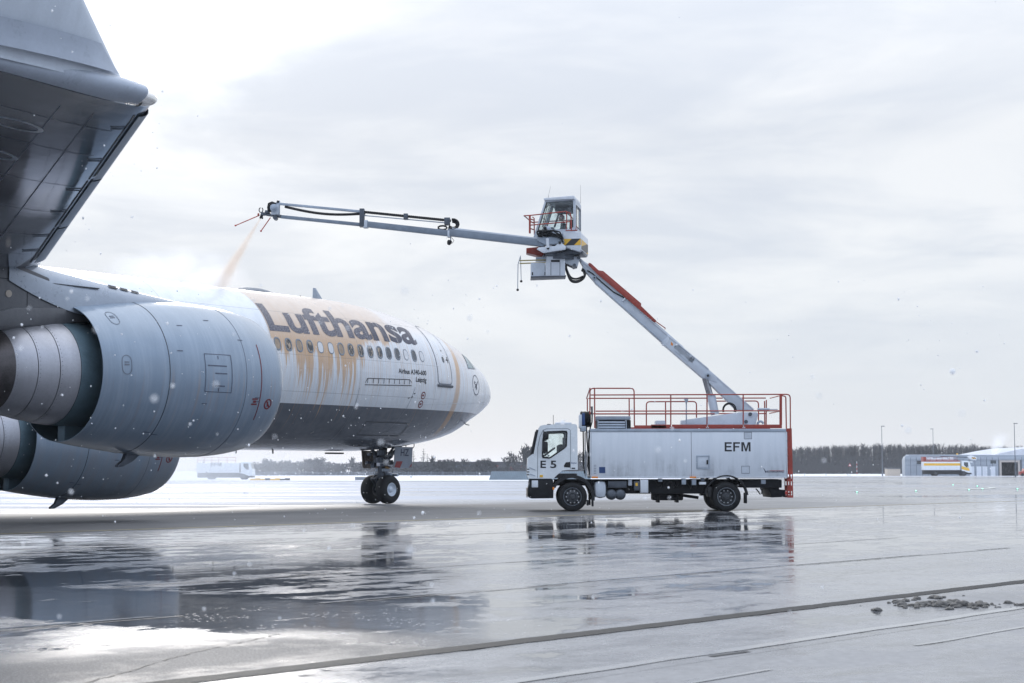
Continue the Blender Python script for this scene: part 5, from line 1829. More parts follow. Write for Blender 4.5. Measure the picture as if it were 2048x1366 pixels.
mb.tube([(o_[4][0], yf - .03, o_[4][1]), (o_[5][0], yf - .03, o_[5][1]), (o_[6][0], yf - .03, o_[6][1])], .045, 8)
mb.build('windscreen_pillar', M['black'], cab)
# inside
mb = MB()
q0, q1 = P(*c7(395, 700)), P(*c7(470, 900))
mb.span((q0.x, yn + .25, q1.z), (q1.x, yn + .85, q0.z + .1), .06); mb.span((q0.x, yf - .85, q1.z), (q1.x, yf - .25, q0.z + .1), .06)
mb.span((q0.x + .15, yn + .4, q0.z + .1), (q0.x + .3, yn + .7, q0.z + .32), .04)
q0, q1 = P(*c7(180, 760)), P(*c7(270, 900))
mb.span((q0.x, yn + .06, q1.z), (q1.x, yf - .06, q0.z - .02), .05)
q = P(*c7(325, 745)); mb.lathe([(0, .2), (.03, .22), (.06, .2)], (q.x, yn + .55, q.z), (-.6, 0, .8), 20)
q0, q1 = P(*c7(150, 980)), P(*c7(565, 940)); mb.span((q0.x, yn + .06, q0.z), (q1.x, yf - .06, q1.z))
q0, q1 = P(*c7(500, 560)), P(*c7(560, 900)); mb.span((q0.x, yn + .3, q1.z), (q1.x, yf - .3, q0.z))
mb.build('cab_interior', M['black'], cab)
# door outline and handle recess
mb = MB()
def groove(pts, w=.014, y=yn - .001):
    ps = [P(*p) for p in pts]
    for a, b in zip(ps[:-1], ps[1:]):
        mb.bar((a.x, y, a.z), (b.x, y, b.z), .006, w, (0, 1, 0))
def groove2(pts, w=.016):
    ps = [P(*p) for p in pts]
    for a, b in zip(ps[:-1], ps[1:]):
        d = (b - a).normalized(); s_ = Vector((d.z, 0, -d.x)) * w / 2
        y = yn - .003
        mb.add([(a.x - s_.x, y, a.z - s_.z), (b.x - s_.x, y, b.z - s_.z), (b.x + s_.x, y, b.z + s_.z), (a.x + s_.x, y, a.z + s_.z)], [(0, 1, 2, 3)])
groove2([c7(*q_) for q_ in ((205, 980), (207, 700), (228, 600), (255, 545), (285, 533), (480, 530), (503, 545), (506, 700), (504, 900))])
mb.build('door_gap', M['seam'], cab, 0)
MB().prism(xz([c7(*q_) for q_ in ((445, 868), (462, 838), (502, 833), (503, 885), (447, 882))]), yn - .005, yn + .01).build('door_handle', M['black'], cab, 0)
for pts in (((130, 880), (186, 905), (184, 911), (130, 890)), ((135, 940), (186, 958), (184, 964), (134, 950)), ((225, 952), (254, 952), (254, 974), (225, 974))):
    MB().prism(xz([c7(*q_) for q_ in pts]), yn - .012, yn + .01).build('corner_vane' if pts[0][0] < 200 else 'placard', M['steel'] if pts[0][0] < 200 else M['yellow'], cab, 0)
for v_ in (895, 920, 945):
    a, b = P(*c7(112, v_)), P(*c7(131, v_ + 10)); MB().span((a.x - .01, yn - .006, b.z), (b.x, yf + .006, a.z), .01).build('grille_slot', M['black'], cab)
# mirrors
mb = MB()
for (u0, v0, u1, v1) in ((252, 568, 305, 632), (250, 650, 298, 752)):
    a, b = P(*c7(u0, v0)), P(*c7(u1, v1))
    mb.box(((a.x + b.x) / 2, yn - .22, (a.z + b.z) / 2), (abs(b.x - a.x), .16, abs(b.z - a.z)), .05)
    mb.box(((a.x + b.x) / 2, yf + .22, (a.z + b.z) / 2), (abs(b.x - a.x), .16, abs(b.z - a.z)), .05)
a, b = P(*c7(262, 560)), P(*c7(262, 650))
for ys in (yn, yf):
    sg = -1 if ys < 0 else 1
    mb.tube([(a.x, ys, a.z + .03), (a.x, ys + sg * .22, a.z), (b.x, ys + sg * .22, b.z), (b.x, ys, b.z)], .018, 6)
mb.build('mirror', M['black'], cab)
mb = MB()
a = P(*c7(370, 484)); b = P(*c7(522, 470)); mb.span((a.x, yn + .5, a.z), (b.x, yf - .5, b.z), .02)
mb.build('roof_beacon_bar', M['alu'], cab)
mb = MB()
a = P(*c7(292, 498)); b = P(*c7(330, 486)); mb.span((a.x, yn + .15, a.z - .02), (b.x, yn + .4, b.z), .03); mb.span((a.x, yf - .4, a.z - .02), (b.x, yf - .15, b.z), .03)
a = P(*c7(351, 490)); mb.cyl((a.x, yn + .3, a.z), (a.x, yn + .3, a.z + .30), .008, n=6)
mb.build('roof_horn', M['black'], cab)
# lettering E 5
a = P(*c7(232, 889)); h_ = P(*c7(232, 822)).z - a.z
for s_, u0, u1 in (("E", 232, 282), ("5", 322, 377)):
    a = P(*c7(u0, 889)); b = P(*c7(u1, 889))
    flat_text(s_, (a.x, yn - .006, a.z), (1, 0, 0), (0, 0, 1), h_, .022, b.x - a.x).build('lettering', M['ink'], cab, 0)
a = P(*c7(512, 850)); flat_text("Elephant", (a.x, yn - .006, a.z), (1, 0, 0), (0, 0, 1), .05, .01, .18).build('lettering', M['blue'], cab, 0)
a, b = P(*c7(515, 886)), P(*c7(548, 898)); MB().span((a.x, yn - .006, b.z), (b.x, yn + .01, a.z)).build('placard', M['ink'], cab, 0)
# bumper, step, headlamps, arch
mb = MB()
mb.prism(xz([c7(*q_) for q_ in ((132, 990), (345, 990), (352, 1060), (350, 1165), (150, 1168), (120, 1155), (122, 1075))]), yn + .02, yf - .02, bevel=.03)
mb.build('bumper', M['chassis'], cab)
mb = MB()
for ys in (yn, yf - .12): 
    a, b = P(*c7(152, 1002)), P(*c7(210, 1066)); mb.span((a.x, ys, b.z), (b.x, ys + .14, a.z), .02)
mb.build('bumper_corner', M['alu'], cab)
for ys in (yn + .03, yf - .33):
    a, b = P(*c7(124, 1020)), P(*c7(152, 1100)); MB().span((a.x, ys, b.z), (b.x, ys + .3, a.z), .04).build('headlamp', M['metal'], cab)
a, b = P(*c7(107, 1070)), P(*c7(116, 1160)); MB().span((a.x, yn + .1, b.z), (b.x, yf - .1, a.z), .02).build('front_bar', M['beige'], cab)
a = P(*c7(350, 1076)); MB().box((a.x, yn - .01, a.z), (.06, .05, .09), .015).build('side_lamp', M['orange'], cab)


def arch(cpt, r0, r1, a0, a1, name, extra=()):
    c = P(*cpt)
    for ys, ye in ((yn - .022, yn + .42), (yf - .42, yf + .022)):
        mb = MB()
        pr = []
        n = 20
        for i in range(n + 1):
            an = R(a0 + (a1 - a0) * i / n); pr.append((c.x + math.cos(an) * r1, c.z + math.sin(an) * r1))
        for i in range(n, -1, -1):
            an = R(a0 + (a1 - a0) * i / n); pr.append((c.x + math.cos(an) * r0, c.z + math.sin(an) * r0))
        b = len(mb.v)
        k = len(pr)
        mb.add([(x, ys, z) for x, z in pr] + [(x, ye, z) for x, z in pr], [(i, (i + 1) % k, k + (i + 1) % k, k + i) for i in range(k)] +
               [(i, i + 1, k - 2 - i, k - 1 - i) for i in range(n)] + [(k + i, k + k - 1 - i, k + k - 2 - i, k + i + 1) for i in range(n)])
        for e in extra:
            a, b = P(*e[0]), P(*e[1])
            if ys < 0: mb.span((a.x, yn, b.z), (b.x, yn + .4, a.z), .02)
            else: mb.span((a.x, yf - .4, b.z), (b.x, yf, a.z), .02)
        mb.build(name, M['black'], truck, 40)


arch(c7(522, 1158), .62, .72, -8, 152, 'wheel_arch', ((c7(700, 1100), c7(717, 1240)), (c7(655, 1180), c7(672, 1232))))
arch(c8(697, 1153), .66, .70, 5, 172, 'wheel_arch', ((c8(866, 1115), c8(886, 1212)), (c8(525, 1060), c8(560, 1150))))

# -- wheels
def wheel(px, py, y_out, sgn, r, wdt, rear, dark=False):
    """sgn -1: outer face towards the camera"""
    c = P(px, py); c.z = r
    e = bpy.data.objects.new('wheel', None); COL.objects.link(e); e.parent = truck
    o = Vector((c.x, y_out, r)); ax = Vector((0, -sgn, 0))   # pointing inwards
    mb = MB()
    pr = [(.03, r * .60), (.0, r * .66), (-.005, r * .80), (.01, r * .92), (.035, r * .975), (.06, r), (wdt - .06, r), (wdt - .03, r * .975), (wdt, r * .9), (wdt, r * .66), (wdt - .03, r * .60)]
    mb.lathe(pr, o, ax, 56)
    for k in range(3):
        x = wdt * (.28 + .22 * k); mb.lathe([(x - .008, r + .0), (x - .006, r + .004), (x + .006, r + .004), (x + .008, r)], o, ax, 56)
    mb.build('tyre', M['rubber'], e, 40)
    mb = MB()
    if rear:
        mb.lathe([(.03, r * .60), (.0, r * .615), (.0, r * .57), (.05, r * .55), (.16, r * .50), (.17, r * .34), (.10, r * .30), (.09, r * .18), (.03, r * .16), (.02, 0)], o, ax, 40)
    else:
        mb.lathe([(.03, r * .60), (.0, r * .615), (.0, r * .57), (.05, r * .54), (.04, r * .46), (-.03, r * .36), (-.04, r * .26), (-.02, r * .20), (-.06, r * .17), (-.07, 0)], o, ax, 40)
    mb.build('rim', M['rim'], e, 35)
    mb = MB()
    rr, yy = (.42, .165) if rear else (.42, -.005)
    for k in range(10):
        an = 2 * math.pi * k / 10
        q_ = o + Vector((math.cos(an) * r * rr, 0, math.sin(an) * r * rr))
        mb.cyl(q_ + ax * yy, q_ + ax * (yy - .035), .022, n=6)
    tag(mb.build('wheel_nut', M['metal'], e, 30), kind='stuff')
    mb = MB()
    for k in range(10):
        an = 2 * math.pi * (k + .5) / 10
        q_ = o + Vector((math.cos(an) * r * .50, 0, math.sin(an) * r * .50)) + ax * (.150 if rear else .030)
        mb.lathe([(0, r * .055), (-.004, 0)], q_, ax, 10)
    tag(mb.build('hand_hole', M['void'], e, 0), kind='stuff')
    mb = MB(); mb.lathe([(.001, r * .605), (-.004, r * .615), (.001, r * .622)], o, ax, 48); mb.build('rim_flange', M['steel' if not rear else 'rimlight'], e, 40)


RW = .465
for (px, y0, sg, rear) in ((1145.0, yn + .02, -1, False), (1145.0, yf - .02, 1, False), (1453.2, yn + .02, -1, True), (1453.2, yf - .02, 1, True)):
    wheel(px, 993.4, y0, sg, RW, .30, rear)
    if rear: wheel(px, 993.4, y0 - sg * .34, sg, RW, .28, rear)
mb = MB()
for px in (1145, 1453.2):
    c = P(px, 993.4); mb.cyl((c.x, yn + .3, RW), (c.x, yf - .3, RW), .09, n=14)
    mb.box((c.x, 0, RW), (.34, .4, .34), .08)
mb.build('axle', M['chassis'], truck)

# -- chassis and the gear under it
mb = MB()
a, b = P(1110, 958), P(1560, 971)
for y in (yn + .75, yf - .85): mb.span((a.x, y, b.z), (b.x, y + .09, a.z), .01)
for px in (1190, 1250, 1320, 1390, 1510): mb.box((P(px, 965).x, 0, P(px, 966).z), (.1, 1.0, .16), .01)
a, b = P(1185, 958.5), P(1420, 987); mb.span((a.x, yn + .35, b.z), (b.x, yf - .35, a.z), .03)
a, b = P(1488, 958.5), P(1566, 975); mb.span((a.x, yn + .2, b.z), (b.x, yf - .2, a.z), .03)
mb.build('chassis_frame', M['chassis'], truck)
mb = MB(); a, b = P(*c8(1110, 1000)), P(*c8(1190, 1160)); mb.prism(xz([c8(*q_) for q_ in ((1110, 1000), (1190, 990), (1190, 1085), (1250, 1090), (1250, 1155), (1120, 1160), (1112, 1120), (1090, 1080))]), yn + .3, yf - .3, bevel=.03)
mb.build('rear_underrun', M['chassis'], truck)
mb = MB()
c = P(*c7(779, 1085)); mb.box((c.x, yn + .36, c.z), (P(*c7(834, 0)).x - P(*c7(724, 0)).x, .62, P(*c7(0, 1006)).z - P(*c7(0, 1164)).z), .16)
mb.build('fuel_tank', M['lightsteel'], truck)
for u in (882, 963):
    c = P(*c7(u, 1132)); mb = MB(); mb.lathe([(0, 0), (.0, .06), (.02, .14), (.06, .17), (.55, .17), (.6, .14), (.62, 0)], (c.x, yn + .1, c.z), (0, 1, 0), 28); mb.build('air_tank', M['darksteel'], truck, 40)
for (u0, v0, u1, v1, m, nm, dy_) in ((1142, 996, 1214, 1115, 'alu', 'valve_box', .0), (1034, 990, 1068, 1050, 'lightsteel', 'placard', .1), (1084, 1010, 1140, 1095, 'darksteel', 'control_box', .05), (850, 1010, 1020, 1070, 'darksteel', 'battery_box', .12), (1310, 985, 1345, 1015, 'steel', 'bracket', .1)):
    a, b = P(*c7(u0, v0)), P(*c7(u1, v1)); MB().span((a.x, yn + dy_, b.z), (b.x, yn + dy_ + .3, a.z), .015).build(nm, M[m], truck)
a, b = P(*c7(1098, 1024)), P(*c7(1118, 1052)); MB().span((a.x, yn + .035, b.z), (b.x, yn + .06, a.z)).build('placard', M['yellow'], truck)
for (u0, v0, u1, v1, m, nm, dy_) in ((290, 985, 330, 1040, 'steel', 'valve_block', .05), (384, 990, 424, 1045, 'steel', 'valve_block', .08), (450, 1016, 512, 1040, 'white', 'placard', .03), (466, 980, 498, 1012, 'darksteel', 'switch_box', .02), (1018, 995, 1060, 1035, 'steel', 'bracket', .12), (88, 990, 112, 1015, 'steel', 'bracket', .15)):
    a, b = P(*c8(u0, v0)), P(*c8(u1, v1)); MB().span((a.x, yn + dy_, b.z), (b.x, yn + dy_ + .2, a.z), .012).build(nm, M[m], truck)
mb = MB()
a, b = P(*c8(40, 1120)), P(*c8(325, 1188)); mb.span((a.x, yn + .7, b.z), (b.x, yn + 1.4, a.z), .06)
for u in (85, 260): 
    a, b = P(*c8(u, 1100)), P(*c8(u + 22, 1208)); mb.span((a.x, yn + .68, b.z), (b.x, yn + 1.42, a.z), .01)
mb.build('silencer', M['chassis'], truck)
mb = MB(); a, b = P(*c8(110, 1110)), P(*c8(480, 1165)); mb.cyl((a.x, 0, a.z), (b.x, 0, b.z), .05, n=12); mb.build('drive_shaft', M['chassis'], truck)
mb = MB(); rg = random.Random(8)
for k in range(9):
    u = 60 + k * 46; pts = [P(*c8(u + t * 14, 1010 + 60 * math.sin(math.pi * t / 6) * rg.uniform(.6, 1.2))) for t in range(7)]
    mb.tube([(p.x, yn + .3 + .05 * (k % 3), p.z) for p in pts], .016, 5)
pts = [P(*c8(*q_)) for q_ in ((980, 1078), (1000, 1100), (1020, 1130), (1035, 1125), (1040, 1078))]; mb.tube([(p.x, yn + .4, p.z) for p in pts], .022, 6)
mb.build('under_hose', M['hose'], truck)

# -- tank body
body = bpy.data.objects.new('tank_body', None); COL.objects.link(body); body.parent = truck
xl, xm, xr = P(*c7(695, 700)).x, P(*c8(376, 700)).x, P(*c8(1240, 700)).x
zt, zb, zb2 = P(*c7(0, 560)).z, P(*c7(0, 968)).z, P(*c8(0, 978)).z
M['bodypanel'] = mat('body_side_sheet', (.56, .60, .655), .36, .08, .6, var=.13, scale=2.2, streak=True)
def body_mat():
    m, q, b, t = principled('body_side_dirty')
    co = nd(t.nodes, 'ShaderNodeTexCoord').outputs['Object']
    x, y, z = q.xyz(co)
    n = q.noise(q.vscale(co, (1, 1, .10)), 6, 5, .65); c = q.noise(co, 1.1, 5, .6, .5); f = q.noise(co, 30, 3, .6)
    d = q.m('MULTIPLY', q.step(z, 2.0, 1.2), q.step(q.m('ADD', q.m('MULTIPLY', n, .35), q.m('MULTIPLY', c, .65)), .46, .68))
    col = q.mix(q.step(n, .35, .7), (.62, .66, .72), (.575, .62, .68))
    q.put(b.inputs['Base Color'], q.mix(q.m('MULTIPLY', d, q.lin(f, .3, .7, .45, .85)), col, (.27, .29, .32)))
    q.put(b.inputs['Roughness'], q.lin(n, .3, .7, .28, .44)); b.inputs['Metallic'].default_value = .12
    return m
M['bodyside'] = body_mat()
for x0, x1 in ((xl + .005, xm - .006), (xm + .006, xr - .005)):
    for y0, y1 in ((yn, yn + .04), (yf - .04, yf)):
        MB().span((x0, y0, zb + .002), (x1, y1, zt - .002), .006).build('side_panel', M['bodyside'], body)
MB().span((xl + .01, yn + .042, zb + .01), (xr - .01, yf - .042, zt - .01)).build('tank_core', M['seam'], body)
mb = MB(); mb.span((xl - .03, yn - .015, zt), (xr + .005, yn + .05, zt + .10), .01); mb.span((xl - .03, yf - .05, zt), (xr + .005, yf + .015, zt + .10), .01)
mb.span((xl - .03, yn + .052, zt + .02), (xr + .005, yf - .052, zt + .085))
mb.build('roof_frame', M['steel'], body)
mb = MB(); mb.span((xm, yn - .012, zb2), (xr + .01, yn + .05, zb), .008); mb.span((xl, yn - .012, zb - .05), (xm - .004, yn + .05, zb), .008); mb.span((xl, yf - .05, zb - .05), (xr, yf + .012, zb), .008)
mb.build('sill', M['alu'], body)
mb = MB(); mb.span((xl - .035, yn - .01, zb - .02), (xl, yn + .08, zt), .01); mb.span((xr, yn - .01, zb2), (xr + .035, yn + .08, zt), .01)
mb.span((xl - .035, yf - .08, zb - .02), (xl, yf + .01, zt), .01); mb.span((xr, yf - .08, zb2), (xr + .035, yf + .01, zt), .01)
mb.build('corner_post', M['alu'], body)
MB().span((xr + .002, yn + .08, zb2), (xr + .03, yf - .08, zt)).build('rear_panel', M['alu'], body)
MB().span((xl - .03, yn + .08, zb), (xl - .002, yf - .08, zt)).build('front_panel', M['alu'], body)
# hatch, small flaps, markings
a, b = P(*c8(420, 775)), P(*c8(543, 897))
mb = MB(); mb.prism([(a.x, a.z), (b.x, a.z), (b.x, b.z), (a.x, b.z)], yn - .025, yn - .001, [[(a.x + .04, a.z - .04), (b.x - .04, a.z - .04), (b.x - .04, b.z + .04), (a.x + .04, b.z + .04)]])
hf = mb.build('hatch', M['steel'], body, 0)
MB().span((a.x + .045, yn - .014, b.z + .045), (b.x - .045, yn - .001, a.z - .045), .005).build('hatch_door', M['lightsteel'], hf)
a, b = P(*c8(514, 816)), P(*c8(529, 856)); MB().span((a.x, yn - .03, b.z), (b.x, yn - .0145, a.z), .005).build('hatch_latch', M['black'], hf)
for (u0, v0, u1, v1) in ((855, 562, 928, 626), (832, 870, 908, 940)):
    a, b = P(*c8(u0, v0)), P(*c8(u1, v1)); mb = MB()
    mb.prism([(a.x, a.z), (b.x, a.z), (b.x, b.z), (a.x, b.z)], yn - .004, yn - .001, [[(a.x + .014, a.z - .014), (b.x - .014, a.z - .014), (b.x - .014, b.z + .014), (a.x + .014, b.z + .014)]]); mb.build('flap_frame', M['seam'], body, 0)
    MB().span((a.x + .018, yn - .003, b.z + .018), (b.x - .018, yn - .0005, a.z - .018)).build('flap', M['lightsteel'], body, 0)
a, b, c = P(*c8(680, 738)), P(*c8(916, 738)), P(*c8(680, 654))
block_letters("EFM", (a.x, yn - .004, a.z), (1, 0, 0), (0, 0, 1), c.z - a.z, b.x - a.x).build('lettering', M['ink'], body, 0)
a, b = P(*c8(1050, 931)), P(*c8(1222, 931))
flat_text("VESTERGAARD", (a.x, yn - .004, a.z), (1, 0, 0), (0, 0, 1), .062, .012, b.x - a.x).build('lettering', M['navy'], body, 0)
mb = MB(); mb.prism(xz([c8(*q_) for q_ in ((1032, 892), (1037, 892), (1060, 932), (1052, 932))]), yn - .006, yn - .001); mb.build('emblem', M['navy'], body, 0)
mb = MB(); a, b = P(*c8(1090, 912)), P(*c8(1222, 917)); mb.span((a.x, yn - .006, b.z), (b.x, yn - .001, a.z)); mb.build('stripe', M['red'], body, 0)
a, b = P(*c7(766, 880)), P(*c7(822, 936)); MB().span((a.x, yn - .005, b.z), (b.x, yn - .001, a.z)).build('placard', M['blue'], body, 0)
mb = MB()
for i in range(6):
    a, b = P(*c7(718, 862 + 15 * i)), P(*c7(740, 866 + 15 * i)); mb.span((a.x, yn - .005, b.z), (b.x, yn - .001, a.z))
tag(mb.build('marking', M['seam'], body, 0), kind='stuff')
for cpt in (c7(727, 975), c8(390, 974)):
    a = P(*cpt); MB().box((a.x, yn - .02, a.z), (.20, .04, .055), .012).build('side_lamp', M['orange'], body)

# -- red guard platform and railings
rail = bpy.data.objects.new('railing', None); COL.objects.link(rail); rail.parent = truck
def kick(p0, p1):
    a, b = P(*p0), P(*p1)
    for ys in (yn, yf - .04): MB().span((a.x, ys, b.z), (b.x, ys + .04, a.z), .006).build('toe_board', M['red'], rail)
kick(c7(1085, 500), c7(1378, 534)); kick(c8(10, 493), c8(192, 527)); kick(c8(200, 493), c8(520, 527)); kick(c8(530, 493), c8(848, 527)); kick(c8(858, 493), c8(1202, 527))
TRD = .021
def rl(pts, Y=yn + .03, r=TRD, name='rail'):
    """Y local; corner points in photo pixels of the near side plane"""
    ps = [P(*p) for p in pts]; ps = [Vector((p.x, Y, p.z)) for p in ps]
    out_ = [ps[0]]
    for i in range(1, len(ps) - 1):       # rounded bends
        a, b, c = ps[i - 1], ps[i], ps[i + 1]
        d1, d2 = (a - b), (c - b); k = min(.12, d1.length * .45, d2.length * .45)
        p1, p2 = b + d1.normalized() * k, b + d2.normalized() * k
        for t in (0, .25, .5, .75, 1): out_.append(p1 * (1 - t) ** 2 + b * 2 * t * (1 - t) + p2 * t * t)
    out_.append(ps[-1])
    return MB().tube(out_, r, 8).build(name, M['red'], rail)
rl([c7(683, 400), c7(683, 163), c7(1085, 163), c7(1088, 505)])
rl([c7(690, 224), c8(1165, 218), c8(1278, 218), c8(1280, 530)])
rl([c7(725, 165), c7(727, 525)]); rl([c7(735, 371), c8(1190, 368)]); rl([c7(735, 397), c8(590, 396)])
for u in (190, 520, 850): rl([c8(u, 222), c8(u, 495)], name='rail_post')
rl([c8(1192, 222), c8(1192, 495)], r=.045, name='rail_post')
YB_ = yf - .05
rl([c7(1252, 500), c7(1252, 257), c8(500, 255), c8(500, 410)], YB_); rl([c8(205, 258), c8(207, 495)], YB_, name='rail_post')
rl([c8(600, 252), c8(1090, 250), c8(1090, 490)], YB_); rl([c8(1148, 250), c8(1150, 490)], YB_, name='rail_post')
rl([c8(1165, 240), c8(1163, 490)], YB_, name='rail_post'); rl([c7(700, 225), c8(1160, 222)], YB_); rl([c7(700, 372), c8(1160, 370)], YB_)
rl([c7(690, 500), c7(690, 225)], YB_, name='rail_post'); rl([c7(1090, 500), c7(1088, 225)], YB_, name='rail_post')
for (p0, y0, p1, y1) in ((c8(1200, 224), yn + .03, c8(1200, 224), yf - .05), (c8(1195, 368), yn + .03, c8(1195, 368), yf - .05), (c7(683, 163), yn + .03, c7(683, 225), yf - .05), (c7(683, 372), yn + .03, c7(683, 372), yf - .05)):
    a, b = P(*p0), P(*p1); MB().tube([(a.x, y0, a.z), (b.x, y1, b.z)], TRD, 8).build('rail', M['red'], rail)
rl([c8(1200, 230), c8(1238, 235), c8(1243, 530)], yn + .03)
mb = MB()
for u, v in ((185, 521), (200, 521), (515, 521), (530, 521), (847, 521), (862, 521)): 
    a = P(*c8(u, v)); mb.box((a.x, yn - .005, a.z), (.03, .02, .03), .004)
mb.build('clamp', M['white'], rail)
# ladder at the tail
lad = bpy.data.objects.new('ladder', None); COL.objects.link(lad); lad.parent = truck
a, b, c = P(*c8(1244, 528)), P(*c8(1292, 528)), P(*c8(1306, 1160))
for ys in (yn + .02, yn + .55):
    pl = [(a.x, a.z), (b.x, b.z), (c.x, c.z), (P(*c8(1254, 1160)).x, c.z)]
    def inter(f, g_):
        x0 = pl[0][0] + (pl[3][0] - pl[0][0]) * f; x1 = pl[1][0] + (pl[2][0] - pl[1][0]) * f
        return (x0 + (x1 - x0) * g_, pl[0][1] + (pl[3][1] - pl[0][1]) * f)
    holes = []
    for f0, f1 in ((.665, .725), (.765, .825), (.905, .965)):
        for g0, g1 in ((.14, .36), (.62, .84)):
            holes.append([inter(f0, g0), inter(f0, g1), inter(f1, g1), inter(f1, g0)])
    for f0 in (.03, .10, .17, .24, .31, .38, .45, .52):
        holes.append([inter(f0, .10), inter(f0, .28), inter(f0 + .045, .28), inter(f0 + .045, .10)])
    MB().prism(pl, ys, ys + .04, holes).build('ladder_side', M['red'], lad, 0)
for i in range(9):
    f = .06 + .11 * i; q_ = inter(f, .55); MB().box((q_[0], yn + .305, q_[1]), (.07, .488, .05), .01).build('rung', M['red'], lad)
a = P(*c8(1246, 1117)); MB().box((a.x - .02, yn + .0, a.z), (.07, .05, .11), .02).build('tail_lamp', M['redbright'], lad)
# roof clutter
mb = MB(); a, b = P(*c7(738, 415)), P(*c7(1056, 450)); mb.span((a.x, yn + .10, b.z), (b.x, yn + 1.3, a.z), .04)
ventbox = mb.build('heater_unit', M['steel'], truck)
a, b = P(*c7(748, 452)), P(*c7(1058, 538)); MB().span((a.x, yn + .16, b.z), (b.x, yn + 1.25, a.z)).build('heater_core', M['chassis'], ventbox)
for v_ in (466, 489, 512):
    a, b = P(*c7(757, v_)), P(*c7(1005, v_ + 13)); MB().bar((a.x, yn + .13, (a.z + b.z) / 2), (b.x, yn + .13, (a.z + b.z) / 2), .05, .055, (0, .4, 1), .004).build('louvre', M['steel'], ventbox)
for u in (752, 1010): 
    a, b = P(*c7(u, 452)), P(*c7(u + 10, 536)); MB().span((a.x, yn + .10, b.z), (b.x, yn + .16, a.z)).build('heater_post', M['steel'], ventbox)
mb = MB(); a, b = P(*c8(72, 450)), P(*c8(160, 495)); mb.span((a.x, yn + .7, b.z), (b.x, yn + 1.3, a.z), .03); a, b = P(*c8(300, 450)), P(*c8(345, 495)); mb.span((a.x, yn + .5, b.z), (b.x, yn + .9, a.z), .02)
mb.build('roof_locker', M['lightsteel'], truck)
mb = MB(); a, b = P(*c8(340, 490)), P(*c8(340, 290)); mb.cyl((a.x, yn + .3, a.z), (b.x, yn + .3, b.z), .02, n=8)
q_ = [P(*c8(*k)) for k in ((318, 255), (355, 255), (352, 285), (335, 298))]; mb.prism([(k.x, k.z) for k in q_], yn + .22, yn + .38, bevel=.01); mb.build('lamp_mast', M['steel'], truck)
mb = MB(); q_ = [P(*c8(1045 + 28 * math.cos(R(180 - 18 * i)), 490 - 34 * math.sin(R(18 * i)))) for i in range(10)]; mb.tube([(k.x, yn + .9, k.z) for k in q_], .04, 8); mb.build('hose_coupling', M['steel'], truck)
mb = MB(); a, b = P(*c8(1000, 350)), P(*c8(1110, 350)); mb.cyl((a.x, yn + .5, a.z), (b.x, yn + .5, b.z), .045, n=10); mb.cyl((b.x, yn + .5, b.z), (P(*c8(1185, 350)).x, yn + .5, b.z), .015, n=8); mb.build('damper', M['steel'], rail)
# hose reel between cab and body
reel = bpy.data.objects.new('hose_reel', None); COL.objects.link(reel); reel.parent = truck
for u0, v0, u1, v1, m, nm in ((588, 400, 612, 525, 'lightsteel', 'reel_guard'), (600, 505, 650, 555, 'steel', 'reel_bracket'), (612, 385, 640, 500, 'blue', 'reel_flange')):
    a, b = P(*c7(u0, v0)), P(*c7(u1, v1)); MB().span((a.x, yn + .12, b.z), (b.x, yn + .8, a.z), .03).build(nm, M[m], reel)
c = P(*c7(650, 440)); mb = MB(); mb.lathe([(0, .22), (.03, .27), (.06, .24), (.28, .24), (.31, .27), (.34, .22)], (c.x - .18, yn + .45, c.z), (1, 0, 0), 28)
for k in range(5): mb.lathe([(.07 + k * .045, .255), (.085 + k * .045, .27), (.10 + k * .045, .255)], (c.x - .18, yn + .45, c.z), (1, 0, 0), 28)
mb.build('hose_coil', M['hose'], reel)
for pts in (((625, 540), (628, 700), (628, 860), (640, 940)), ((655, 500), (660, 640), (672, 760), (668, 870), (690, 960)), ((690, 380), (708, 400), (706, 470), (690, 520), (676, 640), (682, 950))):
    MB().tube([(P(*c7(*k)).x, yn + .35, P(*c7(*k)).z) for k in pts], .022, 7).build('supply_hose', M['hose'], reel)
mb = MB()
for u in (640, 690):
    a, b = P(*c7(u, 560)), P(*c7(u + 4, 965)); mb.span((a.x, yn + .5, b.z), (a.x + .035, yn + .55, a.z))
mb.build('reel_stand', M['lightsteel'], reel)
a = P(*c7(702, 335)); b = P(*c7(706, 385)); MB().cyl((a.x, yn + .2, a.z + .03), (b.x, yn + .2, b.z - .1), .035, .025, 10).build('beacon', M['darksteel'], reel)

# -- boom foot on the roof
bf = [c8(*q_) for q_ in ((342, 495), (345, 442), (860, 372), (1005, 372), (1020, 388), (1012, 430), (995, 495))]
MB().prism(xz(bf), -.42, -.34, bevel=.01).build('boom_foot', M['lightsteel'], truck); MB().prism(xz(bf), .34, .42, bevel=.01).build('boom_foot', M['lightsteel'], truck)
MB().prism(xz([c8(*q_) for q_ in ((350, 495), (350, 455), (850, 400), (850, 495))]), -.335, .335).build('foot_plate', M['steel'], truck)
for u, v in ((945, 391), (906, 461)):
    a = P(*c8(u, v)); MB().cyl((a.x, -.46, a.z), (a.x, .46, a.z), .06, n=16).build('pivot_pin', M['darksteel'], truck)

